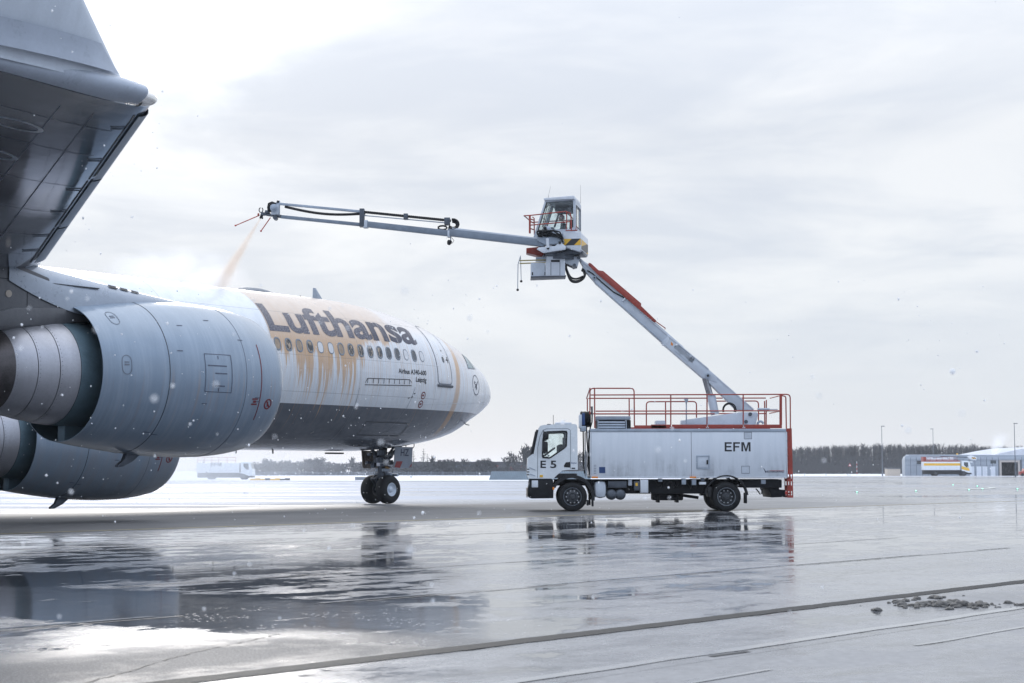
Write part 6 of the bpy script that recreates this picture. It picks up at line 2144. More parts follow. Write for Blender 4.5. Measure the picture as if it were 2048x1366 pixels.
# -- lower boom
lb = bpy.data.objects.new('lower_boom', None); COL.objects.link(lb); lb.parent = truck
def bq(pts, y0, y1, m, nm, bevel=.012, par=lb): return MB().prism(xz([c6(*p) for p in pts], YC), y0, y1, bevel=bevel).build(nm, M[m], par)
inner = [(95, 100), (165, 110), (770, 668), (1052, 912), (1010, 968), (930, 900), (700, 690), (185, 245), (95, 150)]
bq([(60, 62), (150, 118), (860, 740), (800, 800), (185, 247), (100, 150), (92, 120)], -.17, .17, 'lightsteel', 'inner_tube')
bq([(738, 655), (1048, 910), (1110, 965), (1110, 1010), (1000, 970), (690, 705)], -.215, .215, 'lightsteel', 'outer_tube')
bq([(1046, 912), (1390, 1215), (1260, 1215), (1050, 1010), (1046, 985)], -.20, .20, 'lightsteel', 'outer_tube')
# flanges along the tube edges
def edge_bar(p0, p1, w, h, m, nm, y=-.0, dep=.40):
    a, b = P(*c6(*p0), YC), P(*c6(*p1), YC)
    MB().bar((a.x, y, a.z), (b.x, y, b.z), dep, h, (0, 1, 0) if False else (0, 0, 1), .005).build(nm, M[m], lb)
edge_bar((75, 72), (745, 655), 0, .045, 'alu', 'top_flange', dep=.38)
edge_bar((190, 250), (700, 702), 0, .03, 'steel', 'bottom_flange', dep=.38)
edge_bar((742, 655), (1046, 907), 0, .035, 'alu', 'top_flange', dep=.47)
edge_bar((1060, 925), (1388, 1212), 0, .035, 'alu', 'top_flange', dep=.44)
# red guard on top
gpts = [(140, 103), (158, 108), (214, 160), (250, 166), (536, 410), (536, 430), (652, 542), (640, 556), (620, 540), (205, 190), (135, 118)]
for y0, y1 in ((-.24, -.215), (.215, .24)): MB().prism(xz([c6(*p) for p in gpts], YC), y0, y1, bevel=.006).build('guard_plate', M['red'], lb)
bq([(255, 172), (530, 408), (524, 414), (250, 180)], -.21, .21, 'red', 'guard_top', .004)
mb = MB(); a = [P(*c6(*k), YC) for k in ((645, 545), (720, 598), (714, 606))]; mb.tube([(k.x, -.2, k.z) for k in a], .018, 6); mb.build('guard_rod', M['red'], lb)
mb = MB()
for p0, p1 in (((425, 358), (396, 392)), ((745, 660), (732, 715))):
    a, b = P(*c6(*p0), YC), P(*c6(*p1), YC); mb.bar((a.x, -.20, a.z), (b.x, -.20, b.z), .05, .05, (0, 1, 0), .01)
a = P(*c6(708, 722), YC); mb.box((a.x, -.15, a.z), (.1, .12, .07), .02)
mb.build('clamp', M['alu'], lb)
a = [P(*c6(*k), YC) for k in ((130, 160), (170, 185), (240, 250), (330, 325), (425, 375))]; MB().tube([(k.x, -.185, k.z) for k in a], .022, 6).build('cable', M['hose'], lb)
for p, r_ in (((1040, 957), .085), ((182, 216), .06)):
    a = P(*c6(*p), YC); mb = MB(); mb.cyl((a.x, -.26, a.z), (a.x, .26, a.z), r_, n=18); mb.use(1).cyl((a.x, -.275, a.z), (a.x, .275, a.z), r_ * .5, n=14); mb.build('pivot_pin', [M['steel'], M['black']], lb)
# lettering running down the boom
dirb = (P(*c6(900, 830), YC) - P(*c6(780, 728), YC)).normalized(); upb = Vector((-dirb.z, 0, dirb.x)); upb = upb if upb.z > 0 else -upb
a = P(*c6(782, 742), YC); flat_text("elephant", (a.x, -.2185, a.z), dirb, upb, .165, .0, .80).build('lettering', M['ink'], lb, 0)
a = P(*c6(897, 838), YC); flat_text("\u03b2", (a.x, -.2185, a.z), dirb, upb, .17, .01).build('lettering', M['ink'], lb, 0)
MB().prism(xz([c6(*p) for p in ((762, 698), (778, 716), (772, 732), (760, 722))], YC), -.220, -.216).build('emblem', M['orange'], lb, 0)
mb = MB(); a, b = P(*c6(800, 716), YC), P(*c6(905, 800), YC); mb.bar((a.x, -.217, a.z), (b.x, -.217, b.z), .004, .02, (0, 0, 1)); a, b = P(*c6(790, 770), YC), P(*c6(885, 850), YC); mb.bar((a.x, -.217, a.z), (b.x, -.217, b.z), .004, .012, (0, 0, 1)); mb.build('stripe', M['seam'], lb, 0)
# lift cylinder
mb = MB(); a, b = P(*c6(1100, 1250), YC), P(*c6(1070, 1105), YC); mb.cyl((a.x, -.02, a.z), (b.x, -.02, b.z), .14, n=18); mb.cyl((b.x, -.02, b.z), (b.x - .005, -.02, b.z + .04), .16, n=18); mb.build('lift_cylinder', M['lightsteel'], lb)
mb = MB(); b2 = P(*c6(1038, 975), YC); mb.cyl((b.x, -.05, b.z), (b2.x - .02, -.05, b2.z), .07, n=14); mb.cyl((b.x - .08, .08, b.z), (b2.x - .10, .08, b2.z), .05, n=10); mb.build('piston_rod', M['metal'], lb)
for k in range(2):
    pts = [P(*c6(1200 + (50 - k * 8) * math.cos(R(200 - 22 * i)), 1215 - (52 - k * 7) * math.sin(R(-20 + 22 * i))), YC) for i in range(11)]
    MB().tube([(q_.x, -.3 + .1 * k, q_.z) for q_ in pts], .022, 7).build('hydraulic_hose', M['hose'], lb)

# -- head box between the two booms
hd = bpy.data.objects.new('boom_head', None); COL.objects.link(hd); hd.parent = truck
def hq(pts, y0, y1, m, nm, bevel=.012, par=None): return MB().prism(xz([c5(*p) for p in pts], YC), y0, y1, bevel=bevel).build(nm, M[m], par or hd)
hq([(322, 885), (470, 885), (470, 1022), (322, 1030)], -.42, .42, 'lightsteel', 'tool_box', .02)
hq([(485, 822), (680, 822), (680, 1022), (474, 1024), (474, 890), (485, 880)], -.46, .46, 'alu', 'head_frame', .02)
hq([(532, 858), (624, 858), (624, 880), (532, 880)], -.475, -.461, 'black', 'slot', 0)
hq([(528, 884), (534, 884), (534, 1020), (528, 1020)], -.466, -.461, 'seam', 'panel_joint', 0); hq([(622, 884), (628, 884), (628, 1020), (622, 1020)], -.466, -.461, 'seam', 'panel_joint', 0)
hq([(320, 1028), (690, 1016), (690, 1026), (322, 1040)], -.44, .44, 'darksteel', 'box_foot', .004)
for u in (338, 470):
    hq([(u - 5, 984), (u + 7, 984), (u + 7, 1016), (u - 5, 1016)], -.435, -.421, 'black', 'latch', 0)
hq([(375, 822), (485, 822), (485, 850), (375, 850)], -.3, .3, 'steel', 'turntable_beam')
hq([(676, 822), (820, 815), (838, 828), (812, 918), (780, 926), (700, 890), (678, 885)], -.30, -.22, 'lightsteel', 'knuckle_plate'); hq([(676, 822), (820, 815), (838, 828), (812, 918), (780, 926), (700, 890), (678, 885)], .22, .30, 'lightsteel', 'knuckle_plate')
for p in ((823, 829), (778, 908)):
    a = P(*c5(*p), YC); MB().cyl((a.x, -.34, a.z), (a.x, .34, a.z), .055, n=14).build('pivot_pin', M['darksteel'], hd)
for k, (r_, dy_) in enumerate(((1.0, -.28), (.88, -.16), (.95, .0), (.80, .12), (.68, -.22))):
    pts = [c5(*q_) for q_ in ((690, 900), (700, 960 - 30 * (1 - r_)), (740, 960 + 100 * r_), (800, 975 + 105 * r_), (860, 960 + 95 * r_), (890, 1010), (880, 960), (850, 940))]
    ps = [P(*q_, YC) for q_ in pts]; sm = []
    for i in range(len(ps) - 1):
        p0, p1, p2, p3 = ps[max(0, i - 1)], ps[i], ps[i + 1], ps[min(len(ps) - 1, i + 2)]
        for t in (0, .25, .5, .75):
            sm.append(.5 * ((2 * p1) + (p2 - p0) * t + (2 * p0 - 5 * p1 + 4 * p2 - p3) * t * t + (3 * p1 - p0 - 3 * p2 + p3) * t ** 3))
    MB().tube([(q_.x, dy_, q_.z) for q_ in sm], .032, 8).build('hydraulic_hose', M['hose'], hd)
for v0, v1 in ((860, 852), (890, 880)):
    a, b = P(*c5(205, v0), YC), P(*c5(478, v1), YC); MB().bar((a.x, -.32, a.z), (b.x, -.32, b.z), .04, .04, bevel=.008).build('feeler_arm', mat('brass_bar', (.36, .29, .13), .4, .4) if v0 == 860 else bpy.data.materials['brass_bar'], hd)
a, b = P(*c5(195, 885), YC), P(*c5(216, 808), YC)
MB().tube([(b.x, -.32, b.z), (a.x - .02, -.32, a.z - .05), (P(*c5(185, 1165), YC).x, -.32, P(*c5(185, 1165), YC).z)], .014, 6).build('feeler_rod', M['steel'], hd)
MB().tube([(b.x, .1, b.z), (P(*c5(223, 1060), YC).x, .1, P(*c5(223, 1060), YC).z)], .012, 6).build('feeler_rod', M['steel'], hd)
for p, y in (((185, 1165), -.32), ((223, 1060), .1)):
    a = P(*c5(*p), YC); MB().lathe([(-.045, 0), (-.03, .035), (0, .045), (.03, .035), (.045, 0)], (a.x, y, a.z), (0, 0, 1), 12).build('feeler_tip', M['black'], hd)

# -- operator cabin, turned a little towards the aircraft
oc = bpy.data.objects.new('operator_cabin', None); COL.objects.link(oc); oc.parent = truck
CA = P(*c5(672, 590), YC)
ang = R(-11)
def OC(x, y, z): return Vector((CA.x + x * math.cos(ang) - y * math.sin(ang), x * math.sin(ang) + y * math.cos(ang), CA.z + z))
sc_ = (P(*c5(1000, 0), YC).x - P(*c5(0, 0), YC).x) / 1000.0 / .985      # metres per crop unit along the turned side
def ox(u): return (u - 640) * sc_
def oz(v): return P(*c5(640, v), YC).z - CA.z
W2 = .62
def oprism(pts, y0, y1, m, nm, holes=(), bevel=0, par=None):
    mb = MB().prism([(ox(u), oz(v)) for u, v in pts], y0, y1, [[(ox(u), oz(v)) for u, v in h] for h in holes], bevel)
    mb.v = [tuple(OC(*v_)) for v_ in mb.v]
    return mb.build(nm, M[m], par or oc, 30)
side = [(352, 650), (480, 240), (775, 236), (775, 650)]
glz = [(396, 545), (489, 258), (767, 247), (767, 525), (748, 545)]
for y0, y1 in ((-W2, -W2 + .04), (W2 - .04, W2)):
    oprism(side, y0, y1, 'lightsteel', 'cabin_side', [glz])
    oprism(glz, (y0 + y1) / 2 - .003, (y0 + y1) / 2 + .003, 'glass', 'side_window')
    oprism([(400, 545), (492, 260), (499, 260), (409, 545)], y0 - .004, y1 + .004, 'black', 'window_seal')
mb = MB(); mb.grid(lambda i, j: OC(ox(352 + 128 * i), -W2 + .05 + (2 * W2 - .1) * j, oz(650 - 410 * i)), 1, 1); mb.build('front_window', M['glass'], oc, 0)
for y in (-W2 + .025, W2 - .025):
    mb = MB(); mb.bar(OC(ox(352), y, oz(650)), OC(ox(482), y, oz(240)), .06, .05, bevel=.01); mb.build('pillar', M['lightsteel'], oc)
oprism([(462, 228), (470, 218), (778, 202), (782, 238), (470, 244)], -W2 - .06, W2 + .06, 'alu', 'roof', bevel=.015)
mb = MB(); mb.span((ox(505), -W2 + .05, oz(262)), (ox(768), W2 - .05, oz(252))); mb.v = [tuple(OC(*v_)) for v_ in mb.v]; mb.build('headlining', M['darksteel'], oc)
oprism([(508, 262), (765, 262), (760, 330), (590, 332), (560, 345), (520, 470), (500, 470), (545, 330), (520, 300)], W2 - .06, W2 - .045, 'darksteel', 'sun_blind')
# rear wall with its own window
mb = MB()
def rear(pts, x0, x1, m, nm, holes=()):
    q_ = MB().prism([(y, oz(v)) for y, v in pts], ox(775) + x0, ox(775) + x1, [[(y, oz(v)) for y, v in h] for h in holes])
    q_.v = [tuple(OC(v_[1], v_[0], v_[2])) for v_ in q_.v]
    return q_.build(nm, M[m], oc, 30)
rw = [(-W2 + .18, 300), (W2 - .18, 300), (W2 - .18, 510), (-W2 + .18, 510)]
rear([(-W2 + .002, 238), (W2 - .002, 238), (W2 - .002, 650), (-W2 + .002, 650)], .001, .05, 'lightsteel', 'rear_wall', [rw])
rear([(-W2 + .13, 292), (W2 - .13, 292), (W2 - .13, 518), (-W2 + .13, 518)], .052, .062, 'black', 'window_seal', [rw])
rear(rw, .02, .026, 'glass', 'rear_window')
oprism([(355, 650), (790, 650), (790, 668), (355, 668)], -W2, W2, 'steel', 'cabin_floor', bevel=.01)
# seat and console
oprism([(712, 430), (755, 430), (760, 640), (690, 640), (640, 635), (640, 612), (700, 606)], -.24, .24, 'black', 'seat', bevel=.02)
oprism([(470, 520), (540, 505), (560, 530), (540, 590), (470, 590)], -.35, .35, 'darksteel', 'console', bevel=.02)
oprism([(582, 345), (612, 345), (612, 362), (582, 362)], .3, .36, 'black', 'rear_view_screen', bevel=.005)
# wiper
mb = MB(); mb.bar(OC(ox(448), -W2 - .02, oz(520)), OC(ox(500), -W2 - .02, oz(300)), .015, .02); mb.build('wiper', M['black'], oc)
for u, v in ((488, 215),):
    mb = MB(); mb.cyl(OC(ox(u), -.3, oz(v)), OC(ox(u + 6), -.3, oz(v - 35)), .012, .006, 6); mb.cyl(OC(ox(u + 6), -.3, oz(v - 35)), OC(ox(u + 30), -.3, oz(v - 140)), .005, .003, 5); mb.cyl(OC(ox(800), .3, oz(235)), OC(ox(800), .3, oz(40)), .006, .003, 5)
    mb.build('aerial', M['darksteel'], oc)
# counterweight box with hazard stripes
hz = [(660, 580), (880, 580), (880, 745), (680, 745)]
def hazard_mat():
    m, q, b, t = principled('hazard_stripes')
    co = nd(t.nodes, 'ShaderNodeTexCoord').outputs['Object']; x, y, z = q.xyz(co)
    k = q.m('FRACT', q.m('MULTIPLY', q.m('SUBTRACT', x, z), 1.75))
    f = q.m('GREATER_THAN', k, .5)
    q.put(b.inputs['Base Color'], q.mix(f, (.70, .40, .03), (.02, .02, .022))); b.inputs['Roughness'].default_value = .4
    return m
M['hazard'] = hazard_mat()
oprism([(668, 586), (855, 592), (855, 770), (835, 790), (690, 740), (668, 725)], -W2 - .16, W2 + .16, 'alu', 'counterweight_box', bevel=.025)
q_ = MB().prism([(ox(u), oz(v)) for u, v in ((672, 655), (852, 655), (852, 722), (672, 722))], -W2 - .168, -W2 - .162); q_.v = [tuple(OC(*v_)) for v_ in q_.v]; q_.build('hazard_panel', M['hazard'], oc, 0)
q_ = MB().prism([(y, oz(v)) for y, v in ((-W2 - .1, 660), (W2 + .1, 660), (W2 + .1, 760), (-W2 - .1, 760))], ox(855) + .002, ox(855) + .008); q_.v = [tuple(OC(v_[1], v_[0], v_[2])) for v_ in q_.v]; q_.build('hazard_panel', M['hazard'], oc, 0)
oprism([(605, 598), (660, 598), (660, 625), (605, 625)], -W2 - .05, -W2 - .04, 'blue', 'placard')
oprism([(640, 725), (860, 770), (855, 800), (640, 805)], -.5, .5, 'darksteel', 'turntable', bevel=.02)
mb = MB(); a = OC(ox(600), 0, oz(790)); mb.cyl(a, a + Vector((0, 0, -.18)), .55, n=32); mb.build('slew_ring', M['darksteel'], oc)
hq([(380, 768), (400, 750), (575, 735), (620, 690), (680, 738), (680, 772), (450, 808)], -.98, -.90, 'alu', 'boom_bracket', .015, oc); hq([(380, 768), (400, 750), (575, 735), (620, 690), (680, 738), (680, 772), (450, 808)], .0, .12, 'alu', 'boom_bracket', .015, oc)
for p in ((497, 757), (618, 702)):
    a = P(*c5(*p), YC); MB().cyl((a.x, -1.01, a.z), (a.x, .15, a.z), .045, n=14).build('pivot_pin', M['black'], oc)
hq([(276, 718), (400, 706), (460, 706), (480, 760), (440, 805), (370, 790), (276, 766)], -.1, .5, 'red', 'front_step', .02, oc)
# cabin railing in red
def cr(pts, r_=.02, m='red'):
    MB().tube([OC(ox(u), y, oz(v)) for u, v, y in pts], r_, 7).build('rail', M[m], oc)
yr = -W2 - .22
cr([(270, 405, yr), (350, 402, yr), (560, 385, yr), (700, 374, yr), (745, 392, yr), (755, 420, yr), (758, 575, yr)])
cr([(330, 505, yr), (745, 480, yr)]); cr([(710, 378, yr), (712, 480, yr), (703, 572, yr), (818, 572, yr)]); cr([(330, 402, yr), (330, 590, yr)], .035)
cr([(340, 405, yr + .3), (358, 420, yr + .3), (360, 590, yr + .3)]); cr([(335, 440, yr), (358, 440, yr + .3)]); cr([(335, 470, yr), (358, 470, yr + .3)]); cr([(335, 540, yr), (360, 540, yr + .3)])
cr([(700, 374, yr), (700, 374, W2 + .1)]); cr([(270, 405, yr), (270, 405, W2)]); cr([(270, 405, W2), (745, 385, W2 + .12)]); cr([(800, 575, yr), (808, 515, yr), (818, 575, yr)], .014)
# -- spray boom
sb = bpy.data.objects.new('spray_boom', None); COL.objects.link(sb); sb.parent = truck
YT = 55.4       # the nozzle end swings a little away from the camera
def S(px, py):
    f = max(0.0, min(1.0, (1085 - px) / (1085 - 525.0)))
    Y = YC - .74 + (YT - YC + .74) * f
    return at(px, py, Y) - T0
def sbar(p0, p1, w, h, m, nm, bevel=.01, off=0): 
    a, b = S(*p0), S(*p1); MB().bar(a + Vector((0, off, 0)), b + Vector((0, off, 0)), w, h, bevel=bevel).build(nm, M[m], sb)
sbar((563, 433.5), (728, 450), .12, .115, 'boomsteel', 'inner_tube'); sbar((722, 447.3), (903, 467.5), .17, .20, 'boomsteel', 'middle_tube'); sbar((896, 464.8), (1090, 487), .22, .24, 'boomsteel', 'outer_tube', .015)
sbar((905, 458.5), (1090, 480.5), .10, .085, 'lightsteel', 'top_rail', off=-.06); sbar((905, 462), (1090, 484), .16, .03, 'black', 'rail_gap')
sbar((552, 407), (730, 424), .09, .085, 'steel', 'upper_tube')
a, b = S(570, 411.5), S(730, 425)
pts = [a.lerp(b, t / 14) + Vector((0, .02, -.13 * math.sin(math.pi * t / 14) - .03)) for t in range(15)]
MB().tube(pts, .045, 8).build('fluid_hose', M['hose'], sb)
# energy chain: link by link
a, b = S(728, 424), S(902, 441.5); n = 46
lk = MB().box((0, 0, 0), ((b - a).length / n * .72, .12, .085), .012).mesh('chain_link', M['hose'])
for i in range(n):
    o = mesh_obj('chain_link', lk, sb); o.location = a.lerp(b, (i + .5) / n); d = (b - a); o.rotation_euler = (0, -math.atan2(d.z, math.hypot(d.x, d.y)), math.atan2(d.y, d.x))
sbar((728, 431), (900, 446.5), .035, .035, 'steel', 'guide_rod')
for p0, p1, w in (((723.5, 418), (725, 454), .13), ((811, 428), (812.5, 439), .12), ((893, 436), (896, 450), .14)):
    a, b = S(*p0), S(*p1); MB().span((min(a.x, b.x) - w / 2, a.y - .14, b.z), (max(a.x, b.x) + w / 2, a.y + .14, a.z), .012).build('bracket', M['darksteel'], sb)
a, b = S(727, 444), S(736, 456); MB().span((a.x, a.y - .12, b.z - .0), (b.x, a.y + .12, a.z + .05), .01).build('wear_pad', M['lightsteel'], sb)
a, b = S(895, 462), S(901, 474.5); MB().span((a.x, a.y - .13, b.z), (b.x, a.y + .13, a.z), .01).build('end_collar', M['lightsteel'], sb)
for k in range(3):
    r_ = 10.5 - 2.2 * k
    pts = [S(906 + (r_ + 1) * math.cos(R(100 - 26 * i)), 449 - r_ * math.sin(R(100 - 26 * i)) * .95) for i in range(10)] + [S(900, 452)]
    MB().tube([p + Vector((0, -.08 + .08 * k, 0)) for p in pts], .035, 8).build('hose_loop', M['hose'], sb)
pts = [S(885 + 9 * math.cos(R(40 * i)), 455.5 + 4 * math.sin(R(40 * i))) for i in range(9)]; MB().tube(pts, .03, 7, closed=True).build('hose_loop', M['hose'], sb)
a = S(899, 480); MB().lathe([(-.1, 0), (-.09, .05), (0, .085), (.06, .07), (.08, 0)], a + Vector((0, -.05, -.08)), (.35, 0, 1), 16).build('work_lamp', M['black'], sb)
MB().tube([S(901, 474), S(901.5, 480), S(899, 483)], .02, 6).build('lamp_bracket', M['steel'], sb); MB().tube([S(903, 475), S(908, 481), S(905, 486), S(901, 487)], .009, 5).build('cable', M['hose'], sb)
# nozzle head
a, b = S(541, 410), S(558, 430); mb = MB(); mb.span((a.x + .05, a.y - .16, b.z), (b.x, a.y + .16, a.z), .03); mb.build('nozzle_housing', M['lightsteel'], sb)
a = S(549, 417); mb = MB(); mb.lathe([(0, .13), (.02, .13), (.03, .08), (.05, .07), (.06, .03), (.06, 0)], a + Vector((0, -.16, 0)), (0, -1, 0), 24); mb.build('pivot_cover', M['steel'], sb)
a, b = S(555, 402), S(559.5, 431); MB().span((a.x, a.y - .06, b.z), (b.x, a.y + .06, a.z), .01).build('end_plate', M['steel'], sb)
a = S(556.5, 404); MB().box(a, (.10, .12, .10), .03).build('lamp', M['black'], sb)
for k in range(3):
    pts = [S(*p) for p in ((552, 408 + k), (545 + k, 405 + k), (538 + 2 * k, 408 + k), (536.5 + 2 * k, 416), (538 + 2 * k, 424))]
    MB().tube([p + Vector((0, -.1 + .09 * k, 0)) for p in pts], .028, 7).build('fluid_hose', M['hose'], sb)
mb = MB(); mb.cyl(S(562, 433), S(528, 428), .06, .05, 12); a = S(551, 436); mb.cyl(a + Vector((0, -.14, 0)), a + Vector((0, .14, 0)), .075, n=18); a = S(535, 424); mb.box(a, (.16, .18, .12), .03); a = S(526, 428); mb.box(a, (.14, .14, .12), .03)
mb.build('nozzle_joint', M['darksteel'], sb)
mb = MB(); mb.cyl(S(524, 429), S(520.5, 437), .05, .035, 14); mb.cyl(S(524, 429), S(525, 438), .03, .025, 8); mb.build('nozzle', M['black'], sb)
pts = [S(522 + 4 * math.cos(R(-60 + 45 * i)) , 420 + 5 * math.sin(R(-60 + 45 * i))) for i in range(8)]; MB().tube(pts, .018, 6).build('hose_loop', M['hose'], sb)
a = S(519, 429.5); MB().lathe([(0, 0), (.01, .05), (.05, .06), (.07, .03), (.07, 0)], a, (-1, -.2, 0), 14).build('lamp', M['red'], sb)
for p0, p1 in (((519, 430.5), (471, 451)), ((541, 435), (522, 462))):
    MB().cyl(S(*p0), S(*p1), .018, .016, 7).build('feeler_rod', M['redbright'], sb); MB().box(S(*p1), (.06, .06, .06), .02).build('feeler_tip', M['redbright'], sb)
# joint between spray boom and cabin: motor, hoses, brackets
j0 = S(1086, 485)
ys_ = -.95
def jb(u0, v0, u1, v1, m, nm, d0=0.0, d1=.26, rot=0):
    a, b = P(*c5(u0, v0), YC), P(*c5(u1, v1), YC)
    MB().box(((a.x + b.x) / 2, ys_ + (d0 + d1) / 2, (a.z + b.z) / 2), (abs(b.x - a.x), d1 - d0, abs(a.z - b.z)), .02, Euler((0, R(rot), 0)).to_matrix()).build(nm, M[m], sb)
jb(440, 570, 520, 612, 'black', 'slew_motor', 0, .22, -18); jb(452, 528, 520, 560, 'lightsteel', 'valve_block', .02, .2, -6); jb(392, 600, 445, 640, 'black', 'valve_block', .02, .2, 6)
jb(450, 535, 482, 560, 'black', 'solenoid', -.05, .02, 0); jb(488, 545, 530, 575, 'steel', 'solenoid', -.04, .05, -20); jb(520, 560, 540, 610, 'lightsteel', 'bracket', -.03, .05, 10)
jb(600, 585, 640, 625, 'alu', 'valve_block', .05, .2)
MB().prism(xz([c5(*p) for p in ((375, 600), (470, 570), (640, 590), (672, 700), (470, 720), (390, 680))], YC), -.88, -.62, bevel=.03).build('boom_root', M['steel'], sb)
rg = random.Random(4)
for k in range(7):
    y = -1.02 + .02 * k
    pts = [c5(400 + rg.uniform(-15, 20), 600 + rg.uniform(-20, 30)), c5(470, 560 + rg.uniform(-15, 80)), c5(550, 575 + rg.uniform(-10, 60)), c5(620, 590 + rg.uniform(0, 60)), c5(655, 650 + rg.uniform(-10, 60))]
    ps = [P(*p, YC) for p in pts]; MB().tube([(p.x, y, p.z) for p in ps], .026, 7).build('hydraulic_hose', M['hose'], sb)
for k in range(2):
    pts = [P(*c5(410 + (28 - 6 * k) * math.cos(R(30 * i)), 600 + (28 - 6 * k) * math.sin(R(30 * i))), YC) for i in range(12)]; MB().tube([(p.x, -1.0, p.z) for p in pts], .018, 6, closed=True).build('hose_loop', M['hose'], sb)
a, b = P(*c5(490, 660), YC), P(*c5(497, 757), YC); MB().cyl((a.x, -1.03, a.z), (b.x, -1.03, b.z), .05, n=12).build('tilt_cylinder', M['alu'], sb)

# -- operator
M['jacket'] = mat('grey_work_jacket', (.10, .125, .135), .8, var=.2, scale=10)
M['cap'] = mat('red_cap', (.16, .025, .03), .7)
M['skin'] = mat('skin', (.40, .25, .19), .55, var=.08)
M['hair'] = mat('short_hair', (.10, .085, .075), .7)
hip = OC(ox(668), -.22, oz(622))
person = empty('person', tuple(T0 + hip), 'operator in grey jacket and dark red cap seated in the raised cabin', 'person')
person.scale = (.9, .9, .9)
fw = (OC(-1, 0, 0) - OC(0, 0, 0)); rt = (OC(0, -1, 0) - OC(0, 0, 0)); upv = Vector((0, 0, 1))
def B(f, r_, u): return fw * f + rt * r_ + upv * u
vs_ = {'pel': (B(0, 0, .08), .14), 'bel': (B(.02, 0, .28), .135), 'che': (B(.06, 0, .47), .15), 'nk': (B(.10, 0, .585), .065),
       'sl': (B(.08, .18, .52), .075), 'el': (B(.12, .25, .28), .055), 'wl': (B(.34, .20, .24), .040),
       'sr': (B(.08, -.18, .52), .075), 'er': (B(.14, -.25, .28), .055), 'wr': (B(.36, -.19, .25), .040),
       'hl': (B(.02, .09, .06), .10), 'kl': (B(.42, .12, .08), .075), 'al': (B(.46, .12, -.30), .05),
       'hr': (B(.02, -.09, .06), .10), 'kr': (B(.42, -.12, .08), .075), 'ar': (B(.46, -.12, -.30), .05), 'hd0': (B(.115, 0, .63), .055)}
ed = [('pel', 'bel'), ('bel', 'che'), ('che', 'nk'), ('nk', 'hd0'), ('che', 'sl'), ('sl', 'el'), ('el', 'wl'), ('che', 'sr'), ('sr', 'er'), ('er', 'wr'), ('pel', 'hl'), ('hl', 'kl'), ('kl', 'al'), ('pel', 'hr'), ('hr', 'kr'), ('kr', 'ar')]
ks = list(vs_); me = bpy.data.meshes.new('body'); me.from_pydata([vs_[k][0] for k in ks], [(ks.index(a), ks.index(b)) for a, b in ed], [])
me.materials.append(M['jacket']); bo = mesh_obj('body', me, person)
bo.modifiers.new('skin', 'SKIN')
if not me.skin_vertices: 
    bm = bmesh.new(); bm.from_mesh(me); bm.verts.layers.skin.verify(); bm.to_mesh(me); bm.free()
for i, k in enumerate(ks):
    me.skin_vertices[0].data[i].radius = (vs_[k][1], vs_[k][1]); me.skin_vertices[0].data[i].use_root = (k == 'pel')
sd = bo.modifiers.new('sub', 'SUBSURF'); sd.levels = sd.render_levels = 2
bm = bmesh.new(); bmesh.ops.create_uvsphere(bm, u_segments=24, v_segments=18, radius=1)
for v in bm.verts:      # x = face direction
    x, y, z = v.co
    jaw = 1 - .22 * max(0, -z) ; v.co = Vector((x * .098 * (1 if x < 0 else .96) + (.012 if z < -.3 and x > .3 else 0), y * .076 * jaw, z * .118))
    if x > .93 and abs(y) < .25 and -.35 < z < .1: v.co.x += .022 * (1 - abs(z + .15) * 2)
    if x > .8 and abs(abs(y) - .35) < .15 and .0 < z < .22: v.co.x -= .008
hm = MB().bm(bm)
for s_ in (-1, 1): hm.box((-.005, s_ * .076, -.01), (.035, .016, .06), .007)
for s_ in (-1, 1): hm.lathe([(0, .011), (.004, .009), (.006, 0)], (.083, s_ * .032, .015), (1, s_ * .25, 0), 8)
hm.box((.088, 0, -.062), (.012, .04, .008), .003)
hc = B(.15, 0, .745)
def setv(mb): mb.v = [tuple(hc + fw * a + rt * b + upv * c) for a, b, c in mb.v]; return mb
setv(hm).build('head', M['skin'], person, 60)
mb = MB(); mb.grid(lambda i, j: (-.012 + .104 * math.cos(R(360 * j)) * math.cos(R(90 * i)) * (1.0), .083 * math.sin(R(360 * j)) * math.cos(R(90 * i)), .035 + .095 * math.sin(R(90 * i))), 8, 24)
mb.grid(lambda i, j: (.06 + .12 * i * math.cos(R(-60 + 120 * j)), .08 * math.sin(R(-60 + 120 * j)) * (1 - .2 * i), .04 - .012 * i), 3, 8)
setv(mb).build('cap', M['cap'], person, 60)
mb = MB(); mb.grid(lambda i, j: (-.014 + .100 * math.cos(R(80 + 200 * j)) , .080 * math.sin(R(80 + 200 * j)), .04 - .085 * i), 3, 14); setv(mb).build('hair', M['hair'], person, 60)
for sgn, kx in ((1, 'wl'), (-1, 'wr')):
    w = vs_[kx][0]; el = vs_['el' if sgn > 0 else 'er'][0]; d = (w - el).normalized()
    mb = MB(); mb.tube([w - d * .02, w + d * .03, w + d * .085], [.028, .038, .034], 8)
    for k in range(4):
        o = w + d * .08 + rt * (-.027 + .018 * k); ln = (.062, .072, .068, .052)[k]
        mb.tube([o, o + d * ln * .5 + upv * -.005, o + d * ln * .75 + upv * -.03, o + d * ln * .6 + upv * -.05], [.0095, .009, .0085, .007], 6)
    o = w + d * .03 + rt * (-sgn * .03); mb.tube([o, o + d * .03 - rt * sgn * .025, o + d * .06 - rt * sgn * .022 - upv * .015], [.011, .010, .008], 6)
    mb.build('hand', M['skin'], person, 60)

